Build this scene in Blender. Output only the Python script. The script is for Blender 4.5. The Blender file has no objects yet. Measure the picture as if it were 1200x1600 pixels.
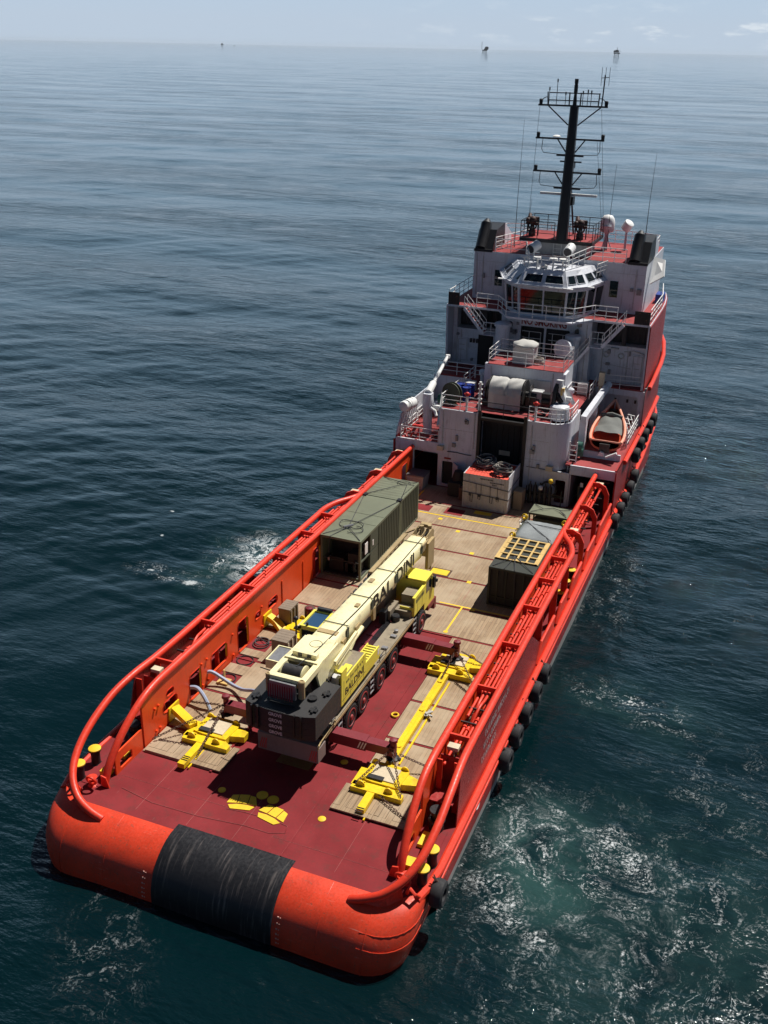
import bpy, bmesh, math, random
import numpy as np
from mathutils import Vector, Matrix
random.seed(7); np.random.seed(7)
S = bpy.context.scene; COL = S.collection; PI = math.pi
# ------------------------------------------------------------------ camera, sky, sun, exposure
WATER = -2.2
def make_camera():
    f, hl, hr, vx = 1600., 61., 86., 1308.
    a = np.array([-600, hl-800, f]); b = np.array([600, hr-800, f])
    up = np.cross(b, a); up /= np.linalg.norm(up)
    if up[1] > 0: up = -up
    Y = np.array([vx-600, hl+(hr-hl)/1200*vx-800, f]); Y /= np.linalg.norm(Y)
    Y = Y-up*np.dot(up, Y); Y /= np.linalg.norm(Y)
    X = np.cross(Y, up); R = np.stack([X, Y, up])
    cd = bpy.data.cameras.new('camera'); c = bpy.data.objects.new('camera', cd); COL.objects.link(c)
    cd.sensor_fit = 'VERTICAL'; cd.sensor_height = 36; cd.lens = 36*f/1600
    cd.clip_start = .5; cd.clip_end = 200000
    m = Matrix.Identity(4)
    for i in range(3):
        m[i][0] = R[i][0]; m[i][1] = -R[i][1]; m[i][2] = -R[i][2]
    m[0][3], m[1][3], m[2][3] = 16.9, -26.9, 28.8
    c.matrix_world = m; S.camera = c
make_camera()
SUND = Vector((.27, .53, 1.0)).normalized()
def make_light():
    w = bpy.data.worlds.new('World'); S.world = w; w.use_nodes = True
    nt = w.node_tree; N = nt.nodes; L = nt.links
    bg = N['Background']; sky = N.new('ShaderNodeTexSky'); sky.sky_type = 'NISHITA'; sky.sun_disc = False
    sky.sun_elevation = math.asin(SUND.z); sky.sun_rotation = math.atan2(SUND.x, SUND.y)
    sky.air_density = .4; sky.dust_density = .25; sky.ozone_density = 1.0; sky.altitude = 10
    # low cumulus along the horizon: noise on the view direction, stretched sideways
    tc = N.new('ShaderNodeTexCoord'); mp = N.new('ShaderNodeMapping'); mp.inputs['Scale'].default_value = (9, 9, 34)
    L.new(tc.outputs['Generated'], mp.inputs['Vector'])
    nz = N.new('ShaderNodeTexNoise'); nz.inputs['Scale'].default_value = 3.2; nz.inputs['Detail'].default_value = 7; nz.inputs['Roughness'].default_value = .58
    L.new(mp.outputs['Vector'], nz.inputs['Vector'])
    sp = N.new('ShaderNodeSeparateXYZ'); L.new(tc.outputs['Generated'], sp.inputs[0])
    band = N.new('ShaderNodeMapRange'); band.interpolation_type = 'SMOOTHSTEP'
    L.new(sp.outputs['Z'], band.inputs[0]); band.inputs[1].default_value = .046; band.inputs[2].default_value = .016
    low = N.new('ShaderNodeMapRange'); low.interpolation_type = 'SMOOTHSTEP'
    L.new(sp.outputs['Z'], low.inputs[0]); low.inputs[1].default_value = .002; low.inputs[2].default_value = .012
    east = N.new('ShaderNodeMapRange'); L.new(sp.outputs['X'], east.inputs[0]); east.inputs[1].default_value = -.42; east.inputs[2].default_value = -.1
    cr = N.new('ShaderNodeMapRange'); cr.interpolation_type = 'SMOOTHSTEP'; L.new(nz.outputs[0], cr.inputs[0]); cr.inputs[1].default_value = .5; cr.inputs[2].default_value = .66
    def mul(a, b):
        m = N.new('ShaderNodeMath'); m.operation = 'MULTIPLY'; L.new(a, m.inputs[0])
        if isinstance(b, float): m.inputs[1].default_value = b
        else: L.new(b, m.inputs[1])
        return m.outputs[0]
    fac = mul(mul(mul(mul(band.outputs[0], low.outputs[0]), east.outputs[0]), cr.outputs[0]), .9)
    mx = N.new('ShaderNodeMixRGB'); mx.inputs[2].default_value = (13.2, 14.4, 15.6, 1)
    L.new(fac, mx.inputs[0])
    # thin high overcast veil: pulls the blue towards pale grey
    veil = N.new('ShaderNodeMixRGB'); tone = N.new('ShaderNodeMixRGB'); tone.inputs[1].default_value = VEIL; tone.inputs[2].default_value = (7.1, 11.1, 14.9, 1); tz = N.new('ShaderNodeMapRange'); L.new(sp.outputs['Z'], tz.inputs[0]); tz.inputs[1].default_value = .02; tz.inputs[2].default_value = .16; L.new(tz.outputs[0], tone.inputs[0]); L.new(tone.outputs[0], veil.inputs[2])
    vf = N.new('ShaderNodeMapRange'); vf.interpolation_type = 'SMOOTHSTEP'; L.new(sp.outputs['Z'], vf.inputs[0])
    for i, x in enumerate((.62, .04, 0., 1.)): vf.inputs[i+1].default_value = x
    back = N.new('ShaderNodeMapRange'); L.new(sp.outputs['Y'], back.inputs[0])   # the anti-solar side of the sky is deeper blue
    for i, x in enumerate((-.15, .75, .06, 1.)): back.inputs[i+1].default_value = x
    L.new(mul(vf.outputs[0], back.outputs[0]), veil.inputs[0])
    L.new(sky.outputs[0], veil.inputs[1]); L.new(veil.outputs[0], mx.inputs[1])
    L.new(mx.outputs[0], bg.inputs['Color']); bg.inputs['Strength'].default_value = SKY
    ld = bpy.data.lights.new('sun', 'SUN'); ld.energy = 5.0; ld.angle = math.radians(.5); ld.color = (1, .96, .90)
    lo = bpy.data.objects.new('sun', ld); COL.objects.link(lo)
    lo.rotation_euler = SUND.to_track_quat('Z', 'Y').to_euler(); lo.location = (0, 0, 60)
SKY, VEIL = .05, (9.0, 10.8, 13.0, 1)
make_light()
S.view_settings.view_transform = 'Standard'; S.view_settings.look = 'None'; S.view_settings.exposure = .15; S.view_settings.gamma = 1
S.cycles.max_bounces = 5; S.cycles.diffuse_bounces = 2; S.cycles.glossy_bounces = 3; S.cycles.caustics_reflective = False; S.cycles.caustics_refractive = False
try: S.cycles.use_denoising = True
except Exception: pass
# ------------------------------------------------------------------ materials
def rgba(c): return (c[0], c[1], c[2], 1)
def newmat(name):
    m = bpy.data.materials.new(name); m.use_nodes = True
    return m, m.node_tree.nodes, m.node_tree.links, m.node_tree.nodes['Principled BSDF']
def noise(N, L, vec, scale, detail=5, rough=.55):
    n = N.new('ShaderNodeTexNoise'); n.inputs['Scale'].default_value = scale; n.inputs['Detail'].default_value = detail; n.inputs['Roughness'].default_value = rough
    L.new(vec, n.inputs['Vector']); return n.outputs[0]
def rng(N, L, v, a, b, c=0., d=1., smooth=True):
    r = N.new('ShaderNodeMapRange'); r.interpolation_type = 'SMOOTHSTEP' if smooth else 'LINEAR'
    L.new(v, r.inputs[0])
    for i, x in enumerate((a, b, c, d)): r.inputs[i+1].default_value = x
    return r.outputs[0]
def mixc(N, L, f, a, b, mode='MIX'):
    m = N.new('ShaderNodeMixRGB'); m.blend_type = mode
    if isinstance(f, (int, float)): m.inputs[0].default_value = f
    else: L.new(f, m.inputs[0])
    for i, x in ((1, a), (2, b)):
        if isinstance(x, tuple): m.inputs[i].default_value = rgba(x)
        else: L.new(x, m.inputs[i])
    return m.outputs[0]
def maths(N, L, op, a, b=0.):
    m = N.new('ShaderNodeMath'); m.operation = op
    for i, x in ((0, a), (1, b)):
        if isinstance(x, (int, float)): m.inputs[i].default_value = x
        else: L.new(x, m.inputs[i])
    return m.outputs[0]
MATS = {}
def paint(name, col, rough=.5, metal=0., var=.16, wear=None, wamt=.0, scale=1., streak=0., bump=.25, dirt=.0, spec=.4, scol=(.16, .075, .035), smap=(3.2, 3.2, .22), scr=None, scrmap=(.5, 9, 9), scra=.6):
    """painted surface: large tone drift, fine mottling, vertical run-off streaks, chips of another colour"""
    m, N, L, B = newmat(name)
    tc = N.new('ShaderNodeTexCoord'); v = tc.outputs['Object']
    big = noise(N, L, v, .45*scale, 4); fine = noise(N, L, v, 9*scale, 6, .65)
    t = rng(N, L, maths(N, L, 'ADD', maths(N, L, 'MULTIPLY', big, .65), maths(N, L, 'MULTIPLY', fine, .35)), .3, .7)
    c = mixc(N, L, t, tuple(x*(1-var) for x in col), tuple(min(1, x*(1+var)+.004) for x in col))
    if streak:
        mp = N.new('ShaderNodeMapping'); mp.inputs['Scale'].default_value = smap; L.new(v, mp.inputs[0])
        s = rng(N, L, noise(N, L, mp.outputs[0], 2.2*scale, 5, .6), .52, .78, 0, streak)
        c = mixc(N, L, s, c, scol)
    if dirt:
        d = rng(N, L, noise(N, L, v, 1.3*scale, 7, .7), .5, .74, 0, dirt); c = mixc(N, L, d, c, (.055, .045, .035))
    if wear:
        w = rng(N, L, noise(N, L, v, 5.5*scale, 8, .72), .68-.16*wamt, .74-.13*wamt, 0, min(1, wamt*2)); c = mixc(N, L, w, c, wear)
    if scr:   # scrapes: short pale or dark scores along the rubbing direction
        mq = N.new('ShaderNodeMapping'); mq.inputs['Scale'].default_value = scrmap; L.new(v, mq.inputs[0])
        k = maths(N, L, 'MULTIPLY', rng(N, L, noise(N, L, mq.outputs[0], 2.6, 7, .7), .60, .68), rng(N, L, noise(N, L, v, .7, 4, .6), .44, .62, 0, scra)); c = mixc(N, L, k, c, scr)
    L.new(c, B.inputs['Base Color'])
    L.new(rng(N, L, fine, .3, .7, rough-.09, rough+.12), B.inputs['Roughness']); B.inputs['Metallic'].default_value = metal; B.inputs['Specular IOR Level'].default_value = spec
    if bump:
        b = N.new('ShaderNodeBump'); b.inputs['Strength'].default_value = bump; b.inputs['Distance'].default_value = .01
        L.new(noise(N, L, v, 3.5*scale, 6, .6), b.inputs['Height']); L.new(b.outputs[0], B.inputs['Normal'])
    MATS[name] = m; return m
RUST = (.12, .045, .02)
paint('rail red', (.74, .045, .018), .42, wear=(.36, .06, .035), wamt=.5, var=.16, streak=.25, dirt=.15, scr=(.85, .34, .24), scrmap=(8, .6, 8), scra=.5)
paint('hull red', (.33, .027, .025), .38, wear=(.5, .1, .08), wamt=.4, streak=.35, var=.2, scr=(.55, .2, .17), scrmap=(8, .5, 8))
paint('transom orange', (.70, .050, .016), .46, wear=(.30, .07, .04), wamt=.6, scale=1.4, streak=.4, var=.2, dirt=.2, scr=(.72, .33, .26), scrmap=(.6, 8, 8))
paint('inner bulwark red', (.80, .072, .012), .36, streak=.25, var=.14, wear=(.4, .1, .03), wamt=.25)
paint('deck red', (.215, .025, .028), .8, wear=(.28, .09, .08), wamt=.3, dirt=.5, var=.2, spec=.15, scr=(.38, .13, .12), scrmap=(7, .5, 1), scra=.5)
paint('weld seam', (.33, .10, .09), .7, var=.3)
paint('upper deck red', (.30, .058, .058), .75, dirt=.5, var=.25, spec=.15)
paint('roller black', (.022, .022, .025), .42, metal=.35, wear=(.10, .10, .10), wamt=.25, scale=.8, streak=.8, scol=(.17, .145, .135), smap=(5., .35, .35))
paint('white', (.66, .68, .73), .42, streak=.42, dirt=.22, var=.07, wear=(.33, .2, .13), wamt=.3)
paint('rail white', (.78, .78, .76), .45, var=.05)
paint('black paint', (.012, .012, .014), .45, var=.2)
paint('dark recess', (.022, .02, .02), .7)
paint('shade and lens', (.035, .032, .036), .6)  # near-black holding the shade of the upper recesses; searchlight lenses share it
paint('grey steel', (.24, .24, .25), .45, metal=.4, wear=RUST, wamt=.3)
paint('dark steel', (.055, .052, .052), .45, metal=.5, wear=RUST, wamt=.4)
paint('rusty steel', (.10, .05, .035), .65, wear=(.2, .09, .04), wamt=.5)
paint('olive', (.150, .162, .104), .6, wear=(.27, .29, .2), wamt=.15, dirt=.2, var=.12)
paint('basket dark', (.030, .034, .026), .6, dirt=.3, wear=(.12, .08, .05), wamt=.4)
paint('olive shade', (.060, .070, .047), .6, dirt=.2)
paint('cream', (.90, .81, .47), .38, dirt=.4, streak=.2, var=.05, wear=(.38, .32, .2), wamt=.1)
paint('tan', (.40, .29, .14), .55, dirt=.4, wear=RUST, wamt=.3)
paint('crane yellow', (.80, .69, .085), .42, dirt=.15, var=.06)
paint('pad yellow', (.86, .58, .008), .42, dirt=.4, var=.1, wear=(.3, .16, .05), wamt=.5, scr=(.5, .36, .12), scrmap=(2, 9, 9))
paint('marking shaded', (.22, .15, .04), .7, wear=(.2, .04, .03), wamt=.6)  # chipped deck yellow with the crane's shade put into its colour
paint('boot topping', (.30, .28, .26), .6, streak=.5, dirt=.4, wear=(.2, .05, .04), wamt=.5)
paint('marking yellow', (.80, .53, .02), .6, wear=(.3, .16, .06), wamt=.5, scale=2)
paint('counterweight', (.024, .023, .024), .6, wear=(.08, .08, .08), wamt=.35)
paint('carrier deck', (.26, .215, .15), .75, dirt=.55, var=.25, wear=(.14, .03, .03), wamt=.3)
paint('crane maroon', (.19, .018, .028), .5, dirt=.2)
paint('tyre', (.022, .022, .024), .75, wear=(.08, .075, .07), wamt=.3)
paint('wheel red', (.30, .035, .035), .55, dirt=.4)
paint('tarp grey', (.22, .24, .245), .7, var=.3, wear=(.5, .52, .52), wamt=.35)
paint('canvas', (.47, .46, .43), .85, var=.12, bump=.6)
paint('crate', (.24, .19, .14), .85, var=.25, dirt=.3)
paint('rear beam', (.20, .155, .14), .6, streak=.4, dirt=.3)
paint('box white', (.54, .51, .49), .6, streak=.5, dirt=.25, wear=(.2, .1, .06), wamt=.25)
paint('box side', (.62, .62, .64), .5, streak=.4, dirt=.15)
paint('box roof', (.80, .10, .06), .55, var=.2, wear=(.6, .25, .2), wamt=.3)
paint('boat orange', (.72, .13, .06), .45, var=.1)
paint('boat rim', (.85, .36, .24), .5, var=.06)
paint('grey canvas', (.15, .155, .145), .85, var=.25, bump=.5)
paint('blue', (.02, .045, .26), .4, var=.15)
paint('pale grey', (.52, .52, .51), .5, streak=.2)
paint('hose blue', (.36, .42, .55), .5, var=.1)
paint('wood pale', (.62, .52, .36), .75, var=.2)
paint('grating', (.62, .42, .15), .55, wear=(.3, .16, .06), wamt=.4)
paint('windbreak', (.03, .022, .02), .6, wear=(.32, .13, .07), wamt=.55, scale=.8, streak=.6)
paint('plate shaded red', (.29, .027, .024), .3, var=.2, streak=.15, wear=(.4, .1, .08), wamt=.2)  # hull red copy with the side's dimness and dark water reflection put in
paint('platform far', (.03, .04, .055), .8)
paint('rope', (.34, .31, .27), .9, var=.5, scale=3)
paint('rope dark', (.06, .06, .065), .9, var=.4, scale=3)
paint('lettering white', (.75, .7, .68), .6)
paint('faded lettering', (.50, .40, .39), .6, var=.3)
paint('draught paint', (.62, .34, .28), .6, var=.3)
paint('lettering dark', (.014, .014, .012), .5)
paint('lettering red', (.26, .022, .025), .5)
paint('monitor red', (.55, .03, .02), .4)
paint('monitor brown', (.05, .022, .018), .6, wear=(.16, .06, .04), wamt=.5)
paint('green', (.02, .09, .07), .4)
paint('warn red', (.45, .03, .03), .5)
def glass(name, col, rough=.06):
    m, N, L, B = newmat(name); B.inputs['Base Color'].default_value = rgba(col); B.inputs['Roughness'].default_value = rough
    B.inputs['IOR'].default_value = 1.5; MATS[name] = m
    tc = N.new('ShaderNodeTexCoord'); b = N.new('ShaderNodeBump'); b.inputs['Strength'].default_value = .05; b.inputs['Distance'].default_value = .05
    L.new(noise(N, L, tc.outputs['Object'], 1.2, 2), b.inputs['Height']); L.new(b.outputs[0], B.inputs['Normal'])
glass('window glass', (.006, .012, .014)); glass('blue glass', (.03, .075, .15), .12)
def timber():
    m, N, L, B = newmat('timber deck'); tc = N.new('ShaderNodeTexCoord'); v = tc.outputs['Object']
    sx = N.new('ShaderNodeSeparateXYZ'); L.new(v, sx.inputs[0]); cb = N.new('ShaderNodeCombineXYZ')
    L.new(sx.outputs[1], cb.inputs[0]); L.new(sx.outputs[0], cb.inputs[1])
    br = N.new('ShaderNodeTexBrick'); L.new(cb.outputs[0], br.inputs['Vector'])
    br.inputs['Scale'].default_value = 1; br.inputs['Brick Width'].default_value = 3.2; br.inputs['Row Height'].default_value = .20; br.inputs['Mortar Size'].default_value = .009
    br.inputs['Color1'].default_value = (.285, .192, .108, 1); br.inputs['Color2'].default_value = (.385, .272, .162, 1); br.inputs['Mortar'].default_value = (.16, .105, .065, 1); br.inputs['Bias'].default_value = .1
    mp = N.new('ShaderNodeMapping'); mp.inputs['Scale'].default_value = (9, .5, 1); L.new(v, mp.inputs[0])
    g = noise(N, L, mp.outputs[0], 1.6, 7, .7); c = mixc(N, L, rng(N, L, g, .38, .7, 0, .6), br.outputs[0], (.19, .13, .08))
    big = noise(N, L, v, .35, 6, .6); c = mixc(N, L, rng(N, L, big, .40, .66, 0, .8), c, (.43, .335, .225))
    # tyre-grey bleaching towards the after starboard side, dark oily spots
    st = noise(N, L, v, .9, 8, .66); c = mixc(N, L, rng(N, L, st, .60, .72, 0, .65), c, (.13, .095, .07))
    sc = noise(N, L, mp.outputs[0], .55, 3); c = mixc(N, L, rng(N, L, sc, .58, .75, 0, .4), c, (.33, .13, .09))
    L.new(c, B.inputs['Base Color']); B.inputs['Roughness'].default_value = .8
    b = N.new('ShaderNodeBump'); b.inputs['Strength'].default_value = .5; b.inputs['Distance'].default_value = .02
    L.new(maths(N, L, 'SUBTRACT', g, maths(N, L, 'MULTIPLY', br.outputs['Fac'], 1.)), b.inputs['Height']); L.new(b.outputs[0], B.inputs['Normal'])
    MATS['timber deck'] = m
timber()
# ------------------------------------------------------------------ mesh builder
ORG = {}
class MB:
    def __init__(s): s.v = []; s.f = []
    def add(s, vs, fs):
        o = len(s.v); s.v += [tuple(p) for p in vs]; s.f += [tuple(i+o for i in f) for f in fs]; return s
    def box(s, x0, x1, y0, y1, z0, z1):
        return s.add([(x0, y0, z0), (x1, y0, z0), (x1, y1, z0), (x0, y1, z0), (x0, y0, z1), (x1, y0, z1), (x1, y1, z1), (x0, y1, z1)],
                     [(3, 2, 1, 0), (4, 5, 6, 7), (0, 1, 5, 4), (1, 2, 6, 5), (2, 3, 7, 6), (3, 0, 4, 7)])
    def bar(s, p, q, w, h, up=(0, 0, 1)):
        """box beam from p to q, w wide, h high"""
        p = Vector(p); q = Vector(q); d = (q-p).normalized(); u = Vector(up); r = d.cross(u)
        if r.length < 1e-4: r = d.cross(Vector((1, 0, 0)))
        r.normalize(); u = r.cross(d).normalized(); vs = []
        for c in (p, q):
            for a, b in ((-1, -1), (1, -1), (1, 1), (-1, 1)): vs.append(c+r*(a*w/2)+u*(b*h/2))
        return s.add(vs, [(3, 2, 1, 0), (4, 5, 6, 7), (0, 1, 5, 4), (1, 2, 6, 5), (2, 3, 7, 6), (3, 0, 4, 7)])
    def tube(s, pts, r, n=8, closed=False):
        P = [Vector(p) for p in pts]; k = len(P); R = r if isinstance(r, (list, tuple)) else [r]*k
        t = (P[1]-P[0]).normalized(); a = Vector((0, 0, 1)) if abs(t.z) < .9 else Vector((1, 0, 0)); u = t.cross(a).normalized(); vs = []
        for i in range(k):
            if closed: d = (P[(i+1) % k]-P[i-1])
            else: d = (P[min(i+1, k-1)]-P[max(i-1, 0)])
            d.normalize(); u = (u-d*u.dot(d)).normalized(); w = d.cross(u)
            for j in range(n):
                an = 2*PI*j/n; vs.append(P[i]+(u*math.cos(an)+w*math.sin(an))*R[i])
        fs = []
        for i in range(k if closed else k-1):
            for j in range(n):
                a0, b0 = i*n, ((i+1) % k)*n; fs.append((a0+j, a0+(j+1) % n, b0+(j+1) % n, b0+j))
        if not closed: fs += [tuple(range(n))[::-1], tuple((k-1)*n+j for j in range(n))]
        return s.add(vs, fs)
    def cyl(s, p, q, r, n=16): return s.tube([p, q], r, n)
    def lathe(s, prof, base=(0, 0, 0), ax=(0, 0, 1), n=16):
        ax = Vector(ax).normalized(); q = Vector((0, 0, 1)).rotation_difference(ax); base = Vector(base); vs = []; fs = []
        for r, h in prof:
            for j in range(n):
                a = 2*PI*j/n; vs.append(base+q @ Vector((r*math.cos(a), r*math.sin(a), h)))
        for i in range(len(prof)-1):
            for j in range(n): fs.append((i*n+j, i*n+(j+1) % n, (i+1)*n+(j+1) % n, (i+1)*n+j))
        fs += [tuple(range(n))[::-1], tuple((len(prof)-1)*n+j for j in range(n))]
        return s.add(vs, fs)
    def prism(s, poly, a, b, plane='xy'):
        """extrude a 2-D outline along the remaining axis"""
        def pt(u, v, w): return {'xy': (u, v, w), 'xz': (u, w, v), 'yz': (w, u, v)}[plane]
        n = len(poly); vs = [pt(u, v, a) for u, v in poly]+[pt(u, v, b) for u, v in poly]
        ar = sum(poly[i][0]*poly[(i+1) % n][1]-poly[(i+1) % n][0]*poly[i][1] for i in range(n))
        fl = (ar < 0) ^ (b < a) ^ (plane == 'xz')
        fs = [tuple(range(n))[::-1], tuple(range(n, 2*n))]+[(i, (i+1) % n, n+(i+1) % n, n+i) for i in range(n)]
        if fl: fs = [f[::-1] for f in fs]
        return s.add(vs, fs)
    def ball(s, c, r, n=16, m=9, sz=1.):
        prof = [(max(1e-3, r*math.sin(PI*i/(m-1))), -r*sz*math.cos(PI*i/(m-1))) for i in range(m)]
        return s.lathe(prof, c, (0, 0, 1), n)
    def torus(s, c, R, r, ax=(0, 0, 1), n=20, m=8):
        ax = Vector(ax).normalized(); q = Vector((0, 0, 1)).rotation_difference(ax); c = Vector(c)
        return s.tube([c+q @ Vector((R*math.cos(2*PI*i/n), R*math.sin(2*PI*i/n), 0)) for i in range(n)], r, m, True)
    def wall(s, axis, c, t, u0, u1, z0, z1, holes=(), rad=.12):
        """vertical plate at axis=c (thickness t) from u0..u1, z0..z1 with rounded openings (a, b, lo, hi)"""
        us = sorted({u0, u1}|{x for h in holes for x in h[:2]}); zs = sorted({z0, z1}|{x for h in holes for x in h[2:4]})
        def bx(a, b, lo, hi):
            if axis == 'x': s.box(c-t/2, c+t/2, a, b, lo, hi)
            else: s.box(a, b, c-t/2, c+t/2, lo, hi)
        for i in range(len(us)-1):
            run = None
            for j in range(len(zs)-1):
                mu, mz = (us[i]+us[i+1])/2, (zs[j]+zs[j+1])/2
                hole = any(h[0] < mu < h[1] and h[2] < mz < h[3] for h in holes)
                if not hole: run = (run[0] if run else zs[j], zs[j+1])
                if (hole or j == len(zs)-2) and run: bx(us[i], us[i+1], *run); run = None
        for a, b, lo, hi in holes:
            r = min(rad, (b-a)/3, (hi-lo)/3)
            for (cu, su) in ((a, 1), (b, -1)):
                for (cz, sz) in ((lo, 1), (hi, -1)):
                    if (cz == lo and lo <= z0): continue
                    k = [(cu, cz)]+[(cu+su*r*(1-math.sin(t_*PI/8)), cz+sz*r*(1-math.cos(t_*PI/8))) for t_ in range(5)]
                    s.prism(k, c-t/2, c+t/2, 'yz' if axis == 'x' else 'xz')
        return s
    def islands(s):
        p = list(range(len(s.v)))
        def fd(i):
            while p[i] != i: p[i] = p[p[i]]; i = p[i]
            return i
        for f in s.f:
            for a in f[1:]: p[fd(a)] = fd(f[0])
        out = {}
        for f in s.f: out.setdefault(fd(f[0]), []).append(f)
        for fs in out.values():
            m = {}; b = MB()
            for f in fs:
                for i in f: m.setdefault(i, len(m))
            b.v = [s.v[i] for i in m]; b.f = [tuple(m[i] for i in f) for f in fs]; yield b
    def build(s, name, mat, parent=None, smooth=35, kind=None, each=False):
        if each: return [b.build(name, mat, parent, smooth, kind) for b in s.islands()][0]
        o3 = ORG.get(parent.name, Vector((0, 0, 0))) if parent else Vector((0, 0, 0))
        me = bpy.data.meshes.new(name); me.from_pydata([(x-o3.x, y-o3.y, z-o3.z) for x, y, z in s.v], [], s.f); me.update()
        ob = bpy.data.objects.new(name, me); COL.objects.link(ob); me.materials.append(MATS[mat])
        if smooth:
            me.polygons.foreach_set('use_smooth', [True]*len(me.polygons)); me.set_sharp_from_angle(angle=math.radians(smooth))
        if parent: ob.parent = parent; ORG[ob.name] = o3
        if kind: ob['kind'] = kind
        return ob
def thing(name, label, cat, loc=(0, 0, 0), group=None):
    o = bpy.data.objects.new(name, None); COL.objects.link(o); o.location = loc; o.empty_display_size = .3
    o['label'] = label; o['category'] = cat
    if group: o['group'] = group
    ORG[o.name] = Vector(loc); return o
def tag(o, label, cat, group=None):
    o['label'] = label; o['category'] = cat
    if group: o['group'] = group
    return o
def copy_thing(root, loc, label, rotz=None):
    r = root.copy(); COL.objects.link(r); r.location = loc; r['label'] = label
    if rotz is not None: r.rotation_euler.z = rotz
    for ch in list(root.children):
        c = ch.copy(); COL.objects.link(c); c.parent = r
        for g in ch.children:
            d = g.copy(); COL.objects.link(d); d.parent = c
    return r
def lettering(name, txt, size, mat, org, xd, yd, parent, depth=.006, width=None, shear=0., bold=0.):
    cu = bpy.data.curves.new('txt', 'FONT'); cu.body = txt; cu.size = size; cu.shear = shear; cu.offset = bold; cu.extrude = depth/2
    cu.align_x = 'LEFT'; cu.resolution_u = 3
    t = bpy.data.objects.new('txt', cu); COL.objects.link(t)
    bpy.context.view_layer.update()
    me = bpy.data.meshes.new_from_object(t.evaluated_get(bpy.context.evaluated_depsgraph_get()))
    vs = np.array([v.co for v in me.vertices]); fs = [tuple(p.vertices) for p in me.polygons]
    bpy.data.objects.remove(t); bpy.data.curves.remove(cu)
    x0, x1 = vs[:, 0].min(), vs[:, 0].max(); k = (width/(x1-x0)) if width else 1
    xd = Vector(xd).normalized(); yd = Vector(yd).normalized(); zd = xd.cross(yd); org = Vector(org)
    b = MB(); b.add([org+xd*float((p[0]-x0)*k)+yd*float(p[1])+zd*float(p[2]+depth/2) for p in vs], fs)
    return b.build(name, mat, parent, smooth=0)
def arc(c, r, a0, a1, n, plane='xy', w=0.):
    out = []
    for i in range(n+1):
        a = a0+(a1-a0)*i/n; u, v = c[0]+r*math.cos(a), c[1]+r*math.sin(a)
        out.append({'xy': (u, v, w), 'xz': (u, w, v), 'yz': (w, u, v)}[plane])
    return out
# ------------------------------------------------------------------ the sea
def sea():
    cx, cy = 2., 10.
    ths = np.concatenate([np.radians(np.arange(-40, 70, .22)), np.radians(np.arange(70, 320, 2.5))])   # measured from +Y towards -X, fine where waves are near
    rs = [2.0]
    while rs[-1] < 3200: rs.append(rs[-1]+max(.24, rs[-1]*.0062))
    while rs[-1] < 90000: rs.append(rs[-1]*1.12)
    rs = np.array(rs); T, R = np.meshgrid(ths, rs); X = cx-R*np.sin(T); Y = cy+R*np.cos(T); Z = np.zeros_like(X)
    rg = np.random.RandomState(3)
    for lam, amp, n in ((46, .085, 5), (19, .040, 7), (8, .022, 9), (3.6, .018, 12), (1.7, .013, 14)):
        for k in range(n):
            a = rg.normal(math.radians(-70), .55); l = lam*rg.uniform(.7, 1.4); ph = rg.uniform(0, 6.28)
            kx, ky = math.cos(a)*2*PI/l, math.sin(a)*2*PI/l
            fade = np.clip(1.5-R/(l*(38 if l < 22 else 75)), 0, 1)
            s = np.sin(kx*X+ky*Y+ph+.6*np.sin(.021*X+.017*Y+k)); Z += amp*2/math.sqrt(n)*fade*(s+.25*np.cos(2*(kx*X+ky*Y+ph)))*.7
    Z = Z*np.clip((R)/14-.2, .25, 1)+WATER
    nr, nt = X.shape; vs = np.stack([X, Y, Z], -1).reshape(-1, 3)
    i = np.arange(nr-1)[:, None]*nt; j = np.arange(nt)[None, :]; j2 = (j+1) % nt
    f = np.stack([i+j, i+nt+j, i+nt+j2, i+j2], -1).reshape(-1, 4)
    me = bpy.data.meshes.new('sea'); nv = len(vs); vs = np.vstack([vs, [[cx, cy, WATER]]])
    tri = np.stack([np.full(nt, nv), np.arange(nt), (np.arange(nt)+1) % nt], -1)
    me.vertices.add(len(vs)); me.vertices.foreach_set('co', vs.ravel())
    nl = f.size+tri.size; me.loops.add(nl); me.loops.foreach_set('vertex_index', np.concatenate([f.ravel(), tri.ravel()]))
    me.polygons.add(len(f)+len(tri)); me.polygons.foreach_set('loop_start', np.concatenate([np.arange(len(f))*4, f.size+np.arange(len(tri))*3]))
    me.polygons.foreach_set('loop_total', np.concatenate([np.full(len(f), 4), np.full(len(tri), 3)]))
    me.update(calc_edges=True); me.validate()
    me.polygons.foreach_set('use_smooth', [True]*len(me.polygons))
    o = bpy.data.objects.new('sea', me); COL.objects.link(o); o['kind'] = 'structure'; me.materials.append(sea_mat()); return o
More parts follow.
